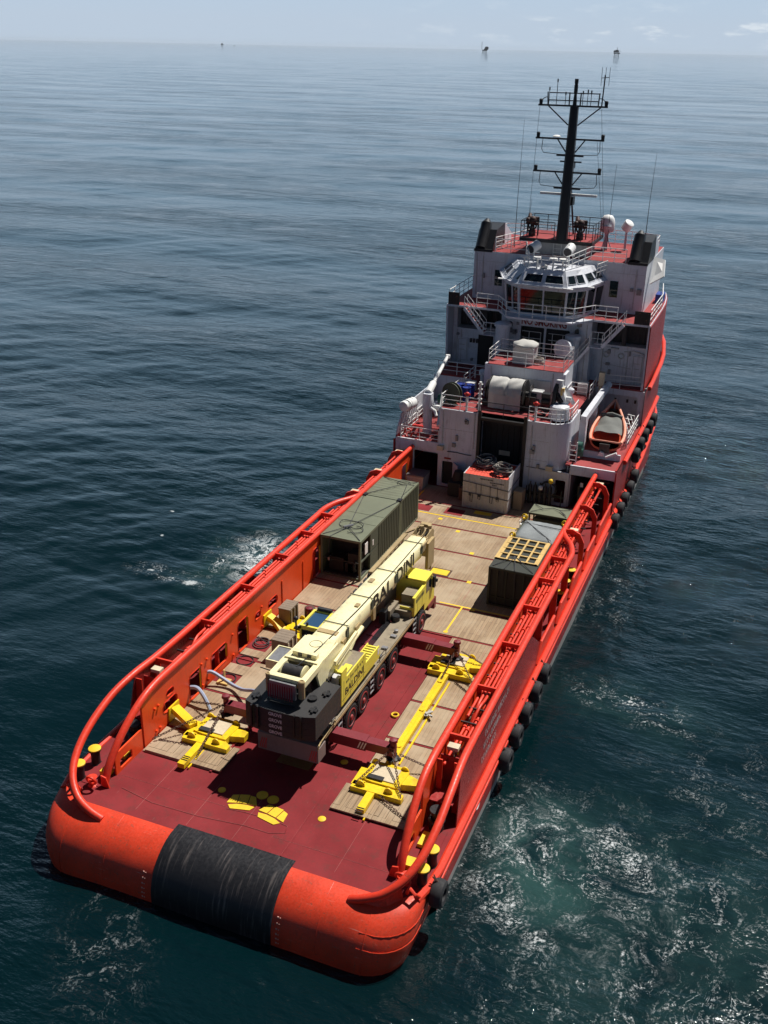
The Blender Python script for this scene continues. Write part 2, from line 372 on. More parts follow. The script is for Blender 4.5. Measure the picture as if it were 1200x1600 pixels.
def sea_mat():
    m, N, L, B = newmat('sea water'); g = N.new('ShaderNodeNewGeometry'); v = g.outputs['Position']
    def ell(cx, cy, sx, sy, rot=0., soft=.9):
        mp = N.new('ShaderNodeMapping'); mp.vector_type = 'TEXTURE'; mp.inputs['Location'].default_value = (cx, cy, 0); mp.inputs['Rotation'].default_value = (0, 0, rot); mp.inputs['Scale'].default_value = (sx, sy, 1000)
        L.new(v, mp.inputs[0]); ln = N.new('ShaderNodeVectorMath'); ln.operation = 'LENGTH'; L.new(mp.outputs[0], ln.inputs[0])
        return rng(N, L, ln.outputs['Value'], 1., 1-soft)
    def mx(*a):
        r = a[0]
        for b in a[1:]: r = maths(N, L, 'MAXIMUM', r, b)
        return r
    wob = N.new('ShaderNodeTexNoise'); wob.inputs['Scale'].default_value = .28; wob.inputs['Detail'].default_value = 5; L.new(v, wob.inputs['Vector'])
    wv = N.new('ShaderNodeVectorMath'); wv.operation = 'MULTIPLY_ADD'; L.new(wob.outputs['Color'], wv.inputs[0]); wv.inputs[1].default_value = (5, 5, 0); L.new(v, wv.inputs[2])
    # aerated water thrown out by the stern thruster on the starboard side
    green = mx(ell(11.4, 6.5, 4.2, 6.5, .35), maths(N, L, 'MULTIPLY', ell(16, 5, 11, 13, -.3), .35), maths(N, L, 'MULTIPLY', ell(13, 19, 7, 5), .3), maths(N, L, 'MULTIPLY', ell(-14, 25, 5, 8), .5))
    gn = noise(N, L, wv.outputs[0], .35, 6, .6); green = maths(N, L, 'MULTIPLY', green, rng(N, L, gn, .3, .65))
    c = mixc(N, L, green, (.0006, .0096, .0118), (.026, .068, .063))
    # foam: thin torn filaments where warped noise crosses its middle value, broken up by finer noise
    def fil(scale, w, det=5): n_ = noise(N, L, wv.outputs[0], scale, det, .62); return rng(N, L, maths(N, L, 'ABSOLUTE', maths(N, L, 'SUBTRACT', n_, .5)), w, 0.)
    lace = maths(N, L, 'MAXIMUM', maths(N, L, 'MULTIPLY', fil(.6, .022), .9), maths(N, L, 'MULTIPLY', fil(1.9, .03, 6), .8))
    brk = noise(N, L, wv.outputs[0], .8, 8, .7); fine = noise(N, L, v, 7., 6, .75)
    lace = maths(N, L, 'MULTIPLY', maths(N, L, 'MULTIPLY', lace, rng(N, L, brk, .45, .6)), rng(N, L, fine, .44, .6))
    zone = mx(ell(11.5, 6.8, 3.8, 6.5, .35, .8), maths(N, L, 'MULTIPLY', ell(15, 4, 9, 11, .4), .6), maths(N, L, 'MULTIPLY', ell(12.8, 19.5, 5.5, 2.2, -.3), 1.), maths(N, L, 'MULTIPLY', ell(18, 13, 6, 8), .35),
              maths(N, L, 'MULTIPLY', ell(-2.8, -4.5, 2.5, 5, .5), .35), ell(-14.6, 25.6, 2.6, 5, .3), maths(N, L, 'MULTIPLY', ell(-17, 22, 4.5, 1.4, -.1), .9), maths(N, L, 'MULTIPLY', ell(9.6, 32, 2, 9, .07), .5))
    mp_ = N.new('ShaderNodeMapping'); mp_.vector_type = 'TEXTURE'; mp_.inputs['Location'].default_value = (12.4, 5.6, 0); mp_.inputs['Scale'].default_value = (4.2, 5.6, 1000); mp_.inputs['Rotation'].default_value = (0, 0, .35); L.new(v, mp_.inputs[0])
    ln_ = N.new('ShaderNodeVectorMath'); ln_.operation = 'LENGTH'; L.new(mp_.outputs[0], ln_.inputs[0]); swirl = rng(N, L, maths(N, L, 'ABSOLUTE', maths(N, L, 'SUBTRACT', ln_.outputs['Value'], .72)), .42, .05)
    arcs = rng(N, L, noise(N, L, v, .22, 3, .5), .38, .6, .25, .95); swirl = maths(N, L, 'MULTIPLY', swirl, arcs)
    lace = maths(N, L, 'MAXIMUM', lace, maths(N, L, 'MULTIPLY', maths(N, L, 'MULTIPLY', swirl, maths(N, L, 'MAXIMUM', fil(3.2, .04, 6), fil(1.2, .024))), maths(N, L, 'MULTIPLY', rng(N, L, brk, .42, .62), rng(N, L, fine, .42, .60))))
    foam = maths(N, L, 'MULTIPLY', lace, mx(zone, swirl))
    pn = maths(N, L, 'ADD', maths(N, L, 'MULTIPLY', noise(N, L, v, 1.2, 8, .7), .7), maths(N, L, 'MULTIPLY', fine, .3))
    def patch(*e):   # torn foam rafts: the edge of each raft follows the noise
        return rng(N, L, maths(N, L, 'ADD', maths(N, L, 'MULTIPLY', ell(*e), .36), pn), .72, .9, 0, .6)
    foam = mx(foam, patch(-15.3, 21.6, 1.4, .8, .2), patch(-18.6, 22.2, .6, .3), patch(-22.2, 30.3, .5, .3), patch(-20.6, 26.6, .35, .35), maths(N, L, 'MULTIPLY', maths(N, L, 'MULTIPLY', ell(-13.2, 26.5, 2.4, 5, .25), maths(N, L, 'MAXIMUM', fil(3.0, .05, 6), fil(1.3, .04))), rng(N, L, brk, .40, .55)))
    churn = maths(N, L, 'MULTIPLY', mx(ell(10.6, 7.6, 2.2, 4.5, .3), maths(N, L, 'MULTIPLY', ell(13.5, 4.5, 5, 6, .3), .6)), rng(N, L, noise(N, L, wv.outputs[0], 1.3, 10, .78), .52, .72, 0, .55)); churn = maths(N, L, 'MULTIPLY', churn, rng(N, L, fine, .3, .6)); foam = maths(N, L, 'MAXIMUM', foam, churn)
    c = mixc(N, L, foam, c, (.72, .76, .77))
    L.new(c, B.inputs['Base Color']); B.inputs['IOR'].default_value = 1.5
    L.new(rng(N, L, foam, 0, .6, .05, .7, False), B.inputs['Roughness'])
    # ripples: three octaves of wind chop, crests running across the wind
    mp = N.new('ShaderNodeMapping'); mp.inputs['Rotation'].default_value = (0, 0, .35); mp.inputs['Scale'].default_value = (.55, 1.3, 1); L.new(v, mp.inputs[0])
    h = maths(N, L, 'ADD', maths(N, L, 'MULTIPLY', noise(N, L, mp.outputs[0], .55, 3), 1.), maths(N, L, 'MULTIPLY', noise(N, L, mp.outputs[0], 2.3, 4, .6), .46))
    far = maths(N, L, 'ADD', maths(N, L, 'MULTIPLY', noise(N, L, mp.outputs[0], .09, 3), 2.2), maths(N, L, 'MULTIPLY', noise(N, L, mp.outputs[0], .012, 4), 16.))
    h = maths(N, L, 'ADD', maths(N, L, 'ADD', h, far), maths(N, L, 'MULTIPLY', noise(N, L, mp.outputs[0], 6.5, 3, .6), .07))
    b = N.new('ShaderNodeBump'); b.inputs['Strength'].default_value = 1.; gust = N.new('ShaderNodeMapping'); gust.inputs['Scale'].default_value = (.35, 1.2, 1); L.new(v, gust.inputs[0]); L.new(maths(N, L, 'MULTIPLY', rng(N, L, noise(N, L, gust.outputs[0], .022, 4, .55), .36, .64, .35, 1.45), RIPPLE), b.inputs['Distance']); L.new(h, b.inputs['Height']); L.new(b.outputs[0], B.inputs['Normal'])
    return m
RIPPLE = .17
sea()
def haze():
    m = bpy.data.materials.new('sea haze'); m.use_nodes = True; N = m.node_tree.nodes; N.remove(N['Principled BSDF'])
    v = N.new('ShaderNodeVolumePrincipled'); v.inputs['Color'].default_value = (.86, .93, 1, 1); v.inputs['Density'].default_value = HAZE; v.inputs['Anisotropy'].default_value = .15
    m.node_tree.links.new(v.outputs[0], N['Material Output'].inputs['Volume']); me = bpy.data.meshes.new('haze')
    b = [(x, y, z) for z in (WATER-2, 60) for x, y in ((-22000, -22000), (22000, -22000), (22000, 22000), (-22000, 22000))]
    me.from_pydata(b, [], [(3, 2, 1, 0), (4, 5, 6, 7), (0, 1, 5, 4), (1, 2, 6, 5), (2, 3, 7, 6), (3, 0, 4, 7)]); me.update(); me.materials.append(m)
    o = bpy.data.objects.new('haze', me); COL.objects.link(o); o['kind'] = 'stuff'
HAZE = 1.2e-5
haze()
# ------------------------------------------------------------------ the ship: hull, decks, cargo rails
ship = thing('supply_ship', 'red offshore supply ship with white superstructure, black mast and open timber working deck', 'ship', (0, 0, 0))
def part(b, name, mat, parent=None, **k): return b.build(name, mat, parent or ship, **k)
HW = 8.0; RS = 1.85
def hullw(y): return HW if y < 54 else HW*math.sqrt(max(0., 1-((y-54)/15.)**2.2))
def hw2(sd, y): return hullw(y)+(.45*min(1., max(0., (37.9-y)/10.)) if sd < 0 else 0.)   # the port quarter is a little fuller
def build_hull():
    b = MB()
    # rounded transom and after quarters: plan outlines stacked down a quarter circle
    rows = []; rc = 1.5
    for k in range(19):
        a = math.radians(min(90, k*6)); d = RS*math.sin(a); z = -RS*(1-math.cos(a)) if k < 16 else -RS-(k-15)*.5
        hw = HW-.25*(max(0, -z)/2.2)**2; hp = hw+.45; out = [(-hp, 2.2)]
        out += [(-hp+rc-rc*math.cos(t), -d+rc-rc*math.sin(t)) for t in np.linspace(0, PI/2, 8)]
        out += [(x, -d) for x in np.linspace(-hp+rc, hw-rc, 12)[1:-1]]
        out += [(hw-rc+rc*math.sin(t), -d+rc-rc*math.cos(t)) for t in np.linspace(0, PI/2, 8)]+[(hw, 2.2)]
        rows.append([(x, y, z) for x, y in out])
    n = len(rows[0]); vs = [p for r in rows for p in r]
    b.add(vs, [(i*n+j, i*n+j+1, (i+1)*n+j+1, (i+1)*n+j) for i in range(len(rows)-1) for j in range(n-1)][::1])
    part(b, 'transom', 'transom orange', smooth=50)
    h = MB(); sec = [(2.2, 0), (8, 0), (28, 0), (38.05, 0), (38.05, 3.1), (48, 3.1), (48, 5.85)]+[(y, 5.85) for y in (50, 53, 56, 58, 60, 62, 64, 66, 67.5, 68.6, 69)]
    for sd in (-1, 1):
        for (y0, t0), (y1, t1) in zip(sec, sec[1:]):
            if y1-y0 < 1e-3: continue
            w0, w1 = hw2(sd, y0), hw2(sd, y1); tt = t1 if y0 >= 38 else 0
            q0 = 0.25*(2.2/2.2)**2 if y0 < 3 else 0
            vs = [(sd*w0, y0, -3.6), (sd*w1, y1, -3.6), (sd*w1, y1, tt), (sd*w0, y0, tt)]
            h.add(vs, [(0, 1, 2, 3) if sd > 0 else (3, 2, 1, 0)])
    # returns of the stepped side at the break of each deck
    for sd in (-1, 1):
        h.box(sd*HW-.09, sd*HW+.0, 38.0, 38.05, 0, 3.1)
    part(h, 'hull', 'hull red')
    r = MB(); ang = [math.radians(x) for x in range(0, 91, 6)]
    prof = [(.35, .012), (.02, .012)]+[(-(RS+.03)*math.sin(a), -RS+(RS+.03)*math.cos(a)) for a in ang[1:]]+[(-(RS+.03), -3.2)]
    inn = [(y+.12 if i > 1 else y, z-.14) for i, (y, z) in enumerate(prof)][::-1]
    r.prism(prof+inn, -2.5, 2.78, 'yz'); part(r, 'stern_roller', 'roller black', smooth=25)
    e = MB()
    for x in (-2.5, 2.78):
        for y in np.linspace(-.15, -1.6, 6):
            pass
    # draught marks each side of the roller
    t = MB()
    for x0 in (-2.95, 2.98):
        for i, z in enumerate(np.linspace(-.95, -2.0, 6)):
            a = math.acos(max(-1, min(1, (z+RS)/RS))) if z > -RS else PI/2; y = -RS*math.sin(a)-.012
            t.box(x0, x0+.06, y-.004, y+.05, z-.03, z+.03); t.box(x0+.1, x0+.14, y-.004, y+.05, z-.03, z+.01)
    part(t, 'draught_mark', 'draught paint')
    # boot topping: a pale scuffed band at the waterline
    for sd in (-1, 1):
        g = MB(); ys = [2.4, 10, 20, 28, 38, 46, 53]
        for y0, y1 in zip(ys, ys[1:]): q = [(sd*(hw2(sd, y)+.004), y, z) for y, z in ((y0, -2.6), (y1, -2.6), (y1, -1.82), (y0, -1.82))]; g.add(q, [(0, 1, 2, 3) if sd > 0 else (3, 2, 1, 0)])
        part(g, 'boot_topping', 'boot topping', smooth=0)
    # rubbing strakes
    for sd in (-1, 1):
        g = MB(); e_ = hw2(sd, 0)-8; g.tube([(sd*(7.75+e_), .4, -.1), (sd*(7.95+e_), 1.1, -.06), (sd*(8.06+e_), 2.2, -.05), (sd*(8.06+e_), 10, -.05), (sd*(8.06+e_), 27.9, -.05), (sd*8.06, 38, -.08), (sd*8.07, 46, -.1), (sd*8.07, 50, -.05)]+[(sd*(hullw(y)+.07), y, .1*(y-50)) for y in (53, 56, 59, 62, 65)], .17, 10)
        part(g, 'rubbing_strake', 'rail red')
        g = MB(); g.tube([(sd*8.07, 40.6, 2.95), (sd*8.07, 50, 2.95)]+[(sd*(hullw(y)+.07), y, 2.95+.03*(y-50)) for y in (52, 54, 56)], .17, 10)
        part(g, 'rubbing_strake', 'rail red')
        g = MB(); g.tube([(sd*8.07, 49.4, 5.75)]+[(sd*(hullw(y)+.07), y, 5.75+.10*(y-50)) for y in (51, 53, 55, 57, 60, 63)], .17, 10)
        part(g, 'rubbing_strake', 'rail red')
        lo = MB(); lo.tube([(sd*(.03+hw2(sd, y)), y, -.75) for y in (2, 14, 27.9, 37.9)], .09, 8); part(lo, 'fender_bar', 'rail red')
        # lower bulwark along the open side deck
        k = MB()
        for y0, y1 in ((17.6, 21.3), (22.0, 24.5), (25.2, 28.2), (29., 32.2), (33., 37.6)):
            k.prism([(y0, .0), (y1, .0), (y1, .95), (y0+.8, .95)], sd*7.9-.04, sd*7.9+.04, 'yz'); k.tube([(sd*7.9, y0, .1), (sd*7.9, y0+.8, .98), (sd*7.9, y1, .98)], .09, 8)
        part(k, 'bulwark', 'rail red')
build_hull()
def build_decks():
    b = MB(); b.prism([(-6.95-1.44*math.sin(t), 1.5-1.5*math.cos(t)) for t in np.linspace(PI/2, 0, 8)]+[(6.5+1.44*math.sin(t), 1.5-1.5*math.cos(t)) for t in np.linspace(0, PI/2, 8)]+[(7.94, 47.9), (-7.94, 47.9), (-7.94, 38), (-8.4, 28)], -.2, 0.0, 'xy'); part(b, 'main_deck', 'deck red')
    # timber sheathing in panels between steel flats
    seams = [3.65, 5.75, 9.0, 12.15, 15.3, 18.5, 21.6, 24.75, 28.15, 31.5, 33.1, 35.0, 37.9]
    for i, (y0, y1) in enumerate(zip(seams, seams[1:])):
        g = .09; t = MB()
        spans = [(-6.5, -3.05), (3.12, 6.5)] if y0 < 17 else [(-6.5, 6.5)]
        for x0, x1 in spans:
            if y0 < 5: x1 = min(x1, 6.5)
            if x0 < -3 and 9 <= y0 < 15.3: x0 = -5.35 if y0 < 15 else x0
            if y0 > 24 and y0 < 25: # hatch cut-out
                t.box(x0, -.62, y0+g, y1-g, .0, .06); t.box(.68, x1, y0+g, y1-g, .0, .06); t.box(-.62, .68, 25.75, y1-g, .0, .06); continue
            t.box(x0, x1, y0+g, y1-g, .0, .06)
        part(t, 'timber_sheathing', 'timber deck', each=True)
    t = MB()
    for a, c in ((9.1, 9.75), (10.75, 11.55), (12.5, 13.1), (14.3, 15.2)): t.box(-6.5, -5.36, a, c, 0, .06)
    part(t, 'timber_sheathing', 'timber deck', each=True)
    s = MB()
    for y in seams[1:-1]:
        if y < 17: s.box(-6.5, -3.05, y-.05, y+.05, 0, .05); s.box(3.12, 6.5, y-.05, y+.05, 0, .05)
        else: s.box(-6.5, 6.5, y-.05, y+.05, 0, .05)
    s.box(3.0, 3.1, 3.65, 17., 0, .075); s.box(-3.04, -2.94, 3.65, 17., 0, .075); s.box(2.55, 2.62, 8.5, 17, 0, .03); s.box(2.1, 2.16, .3, 17., 0, .012)
    part(s, 'deck_flat_bar', 'deck red', each=True)
    s = MB()
    for x in (-4.6, -2.2, -.1, 2.1, 4.4): s.tube([(x, .4, .004), (x, 3.5, .004)], .008, 5)
    s.tube([(-6.4, 2.0, .004), (-1.2, 2.0, .004)], .007, 5); s.tube([(1.4, 1.2, .004), (6.3, 1.2, .004)], .007, 5)
    part(s, 'weld_bead', 'weld seam', each=True)
    # circular twist-lock plates by the port bulwark
    for y in (10.25, 12.05, 13.75):
        c = MB(); c.torus((-5.95, y, .03), .42, .035, n=28, m=6); part(c, 'ring_plate', 'dark steel')
    y = MB()
    y.box(1.2, 5.6, 21.75, 21.85, .06, .068); y.box(2.53, 2.63, 18.9, 21.75, .06, .068); y.box(-6.2, 3.6, 33.02, 33.14, .06, .068); y.box(-5.2, -5.08, 33.2, 36.6, .06, .07)
    y.cyl((2.58, 18.85, .06), (2.58, 18.85, .07), .13, 12)
    for x, yy in ((-.9, 31), (.9, 28.3), (-2.1, 28.2), (-2.6, 32.4), (3.1, 21.6), (1.9, 24.6)): y.box(x, x+.26, yy, yy+.3, .06, .07)
    y.box(-.7, .5, 34.3, 34.8, .06, .07);
    part(y, 'deck_marking', 'marking yellow', each=True); y = MB(); y.box(-.75, .85, 5.45, 6.35, .0, .012); part(y, 'deck_marking', 'marking shaded')
    y = MB()
    for x, yy in ((2.7, 2.9), (-1.95, 2.85), (2.05, 6.6), (-2.4, 7.6)): y.lathe([(.17, 0), (.17, .02), (.1, .05)], (x, yy, 0), n=14)
    y.torus((2.85, 10.7, .06), .16, .05, n=16, m=6); part(y, 'deck_socket_cover', 'marking yellow', each=True)
    y = MB(); y.box(-.52, .56, 24.95, 25.62, .0, .08); part(y, 'hatch_cover', 'marking yellow')
    y = MB()   # hatch coaming round the yellow cover
    for q in ((-.62, .66, 24.85, 24.93), (-.62, .66, 25.64, 25.72), (-.62, -.54, 24.93, 25.64), (.58, .66, 24.93, 25.64)): y.box(*q, 0, .06)
    part(y, 'hatch_coaming', 'rusty steel')
    # yellow foot-shaped shark-jaw plates and pop-up pin discs at the stern
    for cx, cy, rz in ((-.74, 2.36, .25), (.70, 2.18, -.2)):
        p = MB(); ca, sa = math.cos(rz), math.sin(rz)
        def R2(u, v): u *= 1.38; v *= 1.38; return (cx+u*ca-v*sa, cy+u*sa+v*ca)
        for q in ([(-.46, .02), (-.17, .05), (-.17, .42), (-.36, .38)], [(-.14, .05), (.16, .05), (.16, .45), (-.14, .43)], [(.19, .05), (.47, .02), (.36, .38), (.19, .42)], [(-.40, -.06), (-.30, -.22), (.30, -.22), (.42, -.06), (.15, 0), (-.15, 0)]):
            p.prism([R2(*w) for w in q], 0, .03)
        part(p, 'shark_jaw_plate', 'marking yellow')
    p = MB()
    for x, yy in ((-.22, 3.22), (.33, 3.14)): p.lathe([(.25, 0), (.25, .03)], (x, yy, 0), n=20)
    part(p, 'guide_pin_cover', 'marking yellow', each=True)
    w = MB(); w.tube([(-5.9, 1.3, .02), (-4.2, 1.0, .02), (-2., 1.05, .02), (0, 1.3, .02), (1.1, 1.3, .02), (1.7, 1.55, .02), (1.6, 1.95, .02), (.9, 2.05, .02), (-.4, 2.0, .02), (-1.2, 1.9, .02)], .009, 5)
    part(w, 'weld_bead', 'weld seam')
    w = MB()
    for k, zz in ((8, 0), (11, 0)):
        a = math.radians(k*6); d = RS*math.sin(a)+.004; z = -RS*(1-math.cos(a)); w.tube([(6.2, -d, z)]+[(HW-1.5+1.5*math.sin(t)+.004, -d+1.5-1.5*math.cos(t), z) for t in np.linspace(.2, PI/2, 8)]+[(HW, 2.0, z)], .014, 5)
    for x in (6.45, -6.9, 4.6, -4.8): w.tube([(x, -RS*math.sin(a)-.003, -RS*(1-math.cos(a))) for a in np.linspace(0.05, PI/2, 12)]+[(x, -RS-.003, -2.6)], .012, 5)
    part(w, 'weld_seam', 'transom orange')
    p = MB()
    for x0, y0 in ((-4.9, 33.35), (-2.6, 33.5)): p.box(x0, x0+1.3, y0, y0+1.0, .06, .066)
    part(p, 'deck_plate', 'deck red', each=True)
build_decks()
# cargo rails: twin tubes on a double bulwark, with pipes between
CB = [6.9, 10.8, 14.8, 18.75, 22.0, 24.8]; FR = [28.6, 32.5, 36.5]; RZ = 2.68
def smoothline(pts, n=6):
    P = [Vector(p) for p in pts]; out = []
    for i in range(len(P)-1):
        p0, p1, p2, p3 = P[max(i-1, 0)], P[i], P[i+1], P[min(i+2, len(P)-1)]
        for k in range(n):
            t = k/n; out.append(.5*((2*p1)+(p2-p0)*t+(2*p0-5*p1+4*p2-p3)*t*t+(3*p1-p0-3*p2+p3)*t**3))
    return out+[P[-1]]
def cargo_rail(sd):
    r = MB(); nm = 'cargo_rail'
    def X(p): return [(sd*x, y, z) for x, y, z in p]
    inner = X([(6.75, 1.25, -.05), (6.72, 1.7, .75), (6.66, 2.6, 1.65), (6.6, 3.9, 2.4), (6.6, 5.2, RZ), (6.6, 7, RZ+.02)])
    r.tube(smoothline(inner)+[Vector((sd*6.6, 20, RZ+.02)), Vector((sd*6.6, 38, RZ+.02))], .17, 12)
    root = part(r, nm, 'rail red')
    o = MB()
    k_ = .22 if sd < 0 else 0
    outer = X([(5.45+.6*k_, -.52, -.12), (6.0+k_, -.5, .12), (6.7+k_, -.28, .42), (7.3+k_, .25, .85), (7.68+k_, 1.1, 1.35), (7.84+k_, 2.3, 1.9), (7.84+k_, 3.9, 2.42), (7.78+.6*k_, 5.4, RZ), (7.75+.2*k_, 7, RZ+.02), (7.75, 9, RZ+.02)])
    fw = X([(7.75, 24.6, RZ+.02), (7.74, 25.6, RZ+.02), (7.45, 26.7, RZ+.02), (6.95, 27.6, RZ+.02), (6.62, 28.3, RZ+.02)])
    o.tube(smoothline(outer)+[Vector((sd*7.75, y, RZ+.02)) for y in (12, 18)]+smoothline(fw), .165, 12)
    part(o, 'outer_tube', 'rail red', root)
    g = MB()   # gusset where the tube lands on the transom
    g.add([(sd*5.55, -.56, -.08), (sd*6.1, -.5, .18), (sd*6.75, -.28, .42), (sd*7.2, .1, .72), (sd*7.3, .15, -.02), (sd*6.9, -.35, -.05), (sd*6.6, -.5, -.1)], [(0, 1, 2, 6), (2, 5, 6), (2, 3, 4, 5)]); g.v += [(x, y+.05, z) for x, y, z in g.v]; g.f += [tuple(i+7 for i in f)[::-1] for f in g.f[:3]]; part(g, 'gusset', 'rail red', root, smooth=0)
    # inner plate with door openings
    holes = [(5.56, 6.74, .75, 1.3), (5.9, 6.5, 1.48, 1.8), (7.8, 8.85, .06, 1.46), (9.8, 11.35, .4, 1.46), (12.45, 13.55, .06, 1.8), (15.8, 16.85, .85, 1.4), (14.3, 14.9, 1.0, 1.4), (21.3, 22.4, .06, 1.95), (35.8, 36.9, .06, 1.95)]
    w = MB(); w.wall('x', sd*6.6, .1, 4.0, 38.0, 0, RZ-.08, holes, .16); part(w, 'inner_plate', 'inner bulwark red', root)
    for a, c, lo, hi in holes:
        f = MB(); xx = sd*6.54; k = min(.16, (hi-lo)*.28)
        ring = [(a+k, lo), (c-k, lo), (c, lo+k), (c, hi-k), (c-k, hi), (a+k, hi), (a, hi-k), (a, lo+k)]
        f.tube([(xx, u, v+.0) for u, v in ring], .018, 6, True); part(f, 'opening_rim', 'rail red', root)
        if hi-lo > 1:
            f = MB(); f.box(min(sd*6.55, sd*6.64), max(sd*6.55, sd*6.64), c-.03, c-.002, lo+.15, hi-.15); part(f, 'door_jamb', 'marking yellow', root)
    # outer plate: full height aft, with a raked forward end, then a low strip
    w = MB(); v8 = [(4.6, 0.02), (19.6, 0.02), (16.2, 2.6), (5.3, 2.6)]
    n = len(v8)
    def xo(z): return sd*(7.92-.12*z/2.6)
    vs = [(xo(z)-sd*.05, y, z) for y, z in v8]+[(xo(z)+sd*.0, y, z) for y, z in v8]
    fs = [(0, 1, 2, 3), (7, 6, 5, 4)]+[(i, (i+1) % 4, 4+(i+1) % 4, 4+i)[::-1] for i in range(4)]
    w.add(vs, fs if sd > 0 else [q[::-1] for q in fs]); op = part(w, 'outer_plate', 'plate shaded red', root, smooth=0)
    for y in CB+[5.4]:
        c = MB(); c.prism([(sd*6.7, RZ-.14), (sd*7.66, RZ-.14), (sd*7.66, RZ+.1), (sd*6.7, RZ+.1)], y-.05, y+.05, 'xz') if y > 6 else None
        c.box(min(sd*6.72, sd*6.95), max(sd*6.72, sd*6.95), y-.03, y+.03, .0, RZ-.15)
        c.box(min(sd*7.45, sd*7.82), max(sd*7.45, sd*7.82), y-.03, y+.03, .0, RZ-.15)
        part(c, 'frame', 'rail red', root)
    for y in FR:   # arched bracket frames forward, outer tube gone
        c = MB(); A = [(6.62, RZ+.12), (7.15, RZ+.16), (7.6, RZ-.05), (7.88, RZ-.6), (7.9, 0), (7.6, 0), (7.58, RZ-.7), (7.3, RZ-.28), (6.9, RZ-.16), (6.62, RZ-.16)]
        c.prism([(sd*u, v) for u, v in A], y-.05, y+.05, 'xz'); part(c, 'bracket_frame', 'rail red', root, smooth=0)
    pz = RZ-.28
    for i, px in enumerate((6.86, 7.08, 7.27, 7.45)):
        p = MB()
        if i == 0: pts = [(px, 9.0, pz-.15), (px, 37.5, pz-.15)]
        elif i == 1: pts = smoothline([(6.98, 8.8, pz-1.2), (7.0, 9.2, pz-.6), (7.06, 9.9, pz-.1), (px, 10.6, pz), (px, 12, pz)])+[(px, 34.5, pz)]
        elif i == 2: pts = smoothline([(7.1, 8.3, pz-1.0), (7.12, 8.9, pz-.4), (7.2, 9.6, pz), (px, 10.4, pz), (px, 12, pz)])+[(px, 37.2, pz)]
        else: pts = [(px, 11.0, pz), (px, 26.2, pz)]
        if i == 3: pass
        p.tube(X([tuple(q) for q in pts]), .07, 8)
        y = 12.2+.35*i
        while y < pts[-1][1]-.4:
            p.cyl((sd*px, y-.035, pz-(.15 if i == 0 else 0)), (sd*px, y+.035, pz-(.15 if i == 0 else 0)), .12, 10); y += 1.95
        part(p, 'cargo_pipe', 'rail red', root)
    p = MB()
    for x0, y0, y1 in ((6.95, 5.6, 8.6), (7.3, 7.4, 9.2), (7.12, 7.1, 8.4)): p.tube(X([(x0, y0, pz-.25), (x0, y1, pz-.25)]), .06, 8); p.cyl((sd*x0, y1-.3, pz-.25), (sd*x0, y1-.22, pz-.25), .11, 10)
    part(p, 'cargo_pipe', 'rail red', root)
    s = MB()   # saddles under the pipes
    for y in [q+e for q in CB+FR for e in (.5, 1.6, 2.7)]: s.box(min(sd*6.72, sd*7.6), max(sd*6.72, sd*7.6), y, y+.06, pz-.17, pz-.09)
    part(s, 'pipe_saddle', 'dark steel', root, each=True)
    for y in (6.2, 28.9, 36.7)+((32.8,) if sd < 0 else ()):   # floodlights between the tubes
        l = MB(); l.box(sd*7.15-.24, sd*7.15+.24, y-.17, y+.17, RZ-.1, RZ+.06); l.box(sd*7.15-.03, sd*7.15+.03, y-.03, y+.03, RZ-.6, RZ-.1)
        part(l, 'floodlight', 'wood pale', root)
    e = MB()   # end bulkhead under the after end of the rail
    e.prism([(sd*6.7, 0), (sd*7.78, 0), (sd*7.72, RZ-.3), (sd*6.7, RZ-.3)], 5.9, 5.96, 'xz'); e.box(min(sd*6.7, sd*7.7), max(sd*6.7, sd*7.7), 4.6, 5.9, 1.0, 1.05)
    part(e, 'end_bulkhead', 'hull red', root)
    # low bulwark panel between the tubes at the quarter, with a roller fairlead
    q = MB(); q.wall('x', sd*6.62, .08, 1.9, 3.9, 0, 1.05, [(2.2, 3.1, .15, .6)], .12); part(q, 'quarter_panel', 'inner bulwark red', root)
    q = MB(); q.tube([(sd*7.35, .45, .05), (sd*7.5, .3, .5), (sd*7.75, .2, .35), (sd*7.85, .55, -.05)], .07, 8); q.lathe([(.22, 0), (.13, .06), (.13, .32), (.22, .4)], (sd*7.15, 1.0, 0), n=14); q.torus((sd*7.0, .75, .45), .22, .06, (0, 1, .3), 16, 6)
    q.prism([(sd*6.35, .0), (sd*6.75, .0), (sd*6.75, .55), (sd*6.5, .5)], 1.05, 1.11, 'xz')
    part(q, 'fairlead', 'rail red', root)
    return root
for sd in (-1, 1): cargo_rail(sd)
def bollard(x, y, cap='marking yellow', h=.62):
    b = MB(); b.lathe([(.24, 0), (.2, .04), (.2, h-.12), (.27, h-.08), (.27, h)], (x, y, 0), n=18); o = part(b, 'bollard', 'black paint')
    c = MB(); c.lathe([(.275, h), (.275, h+.05), (.26, h+.06)], (x, y, 0), n=18); part(c, 'bollard_cap', cap, o)
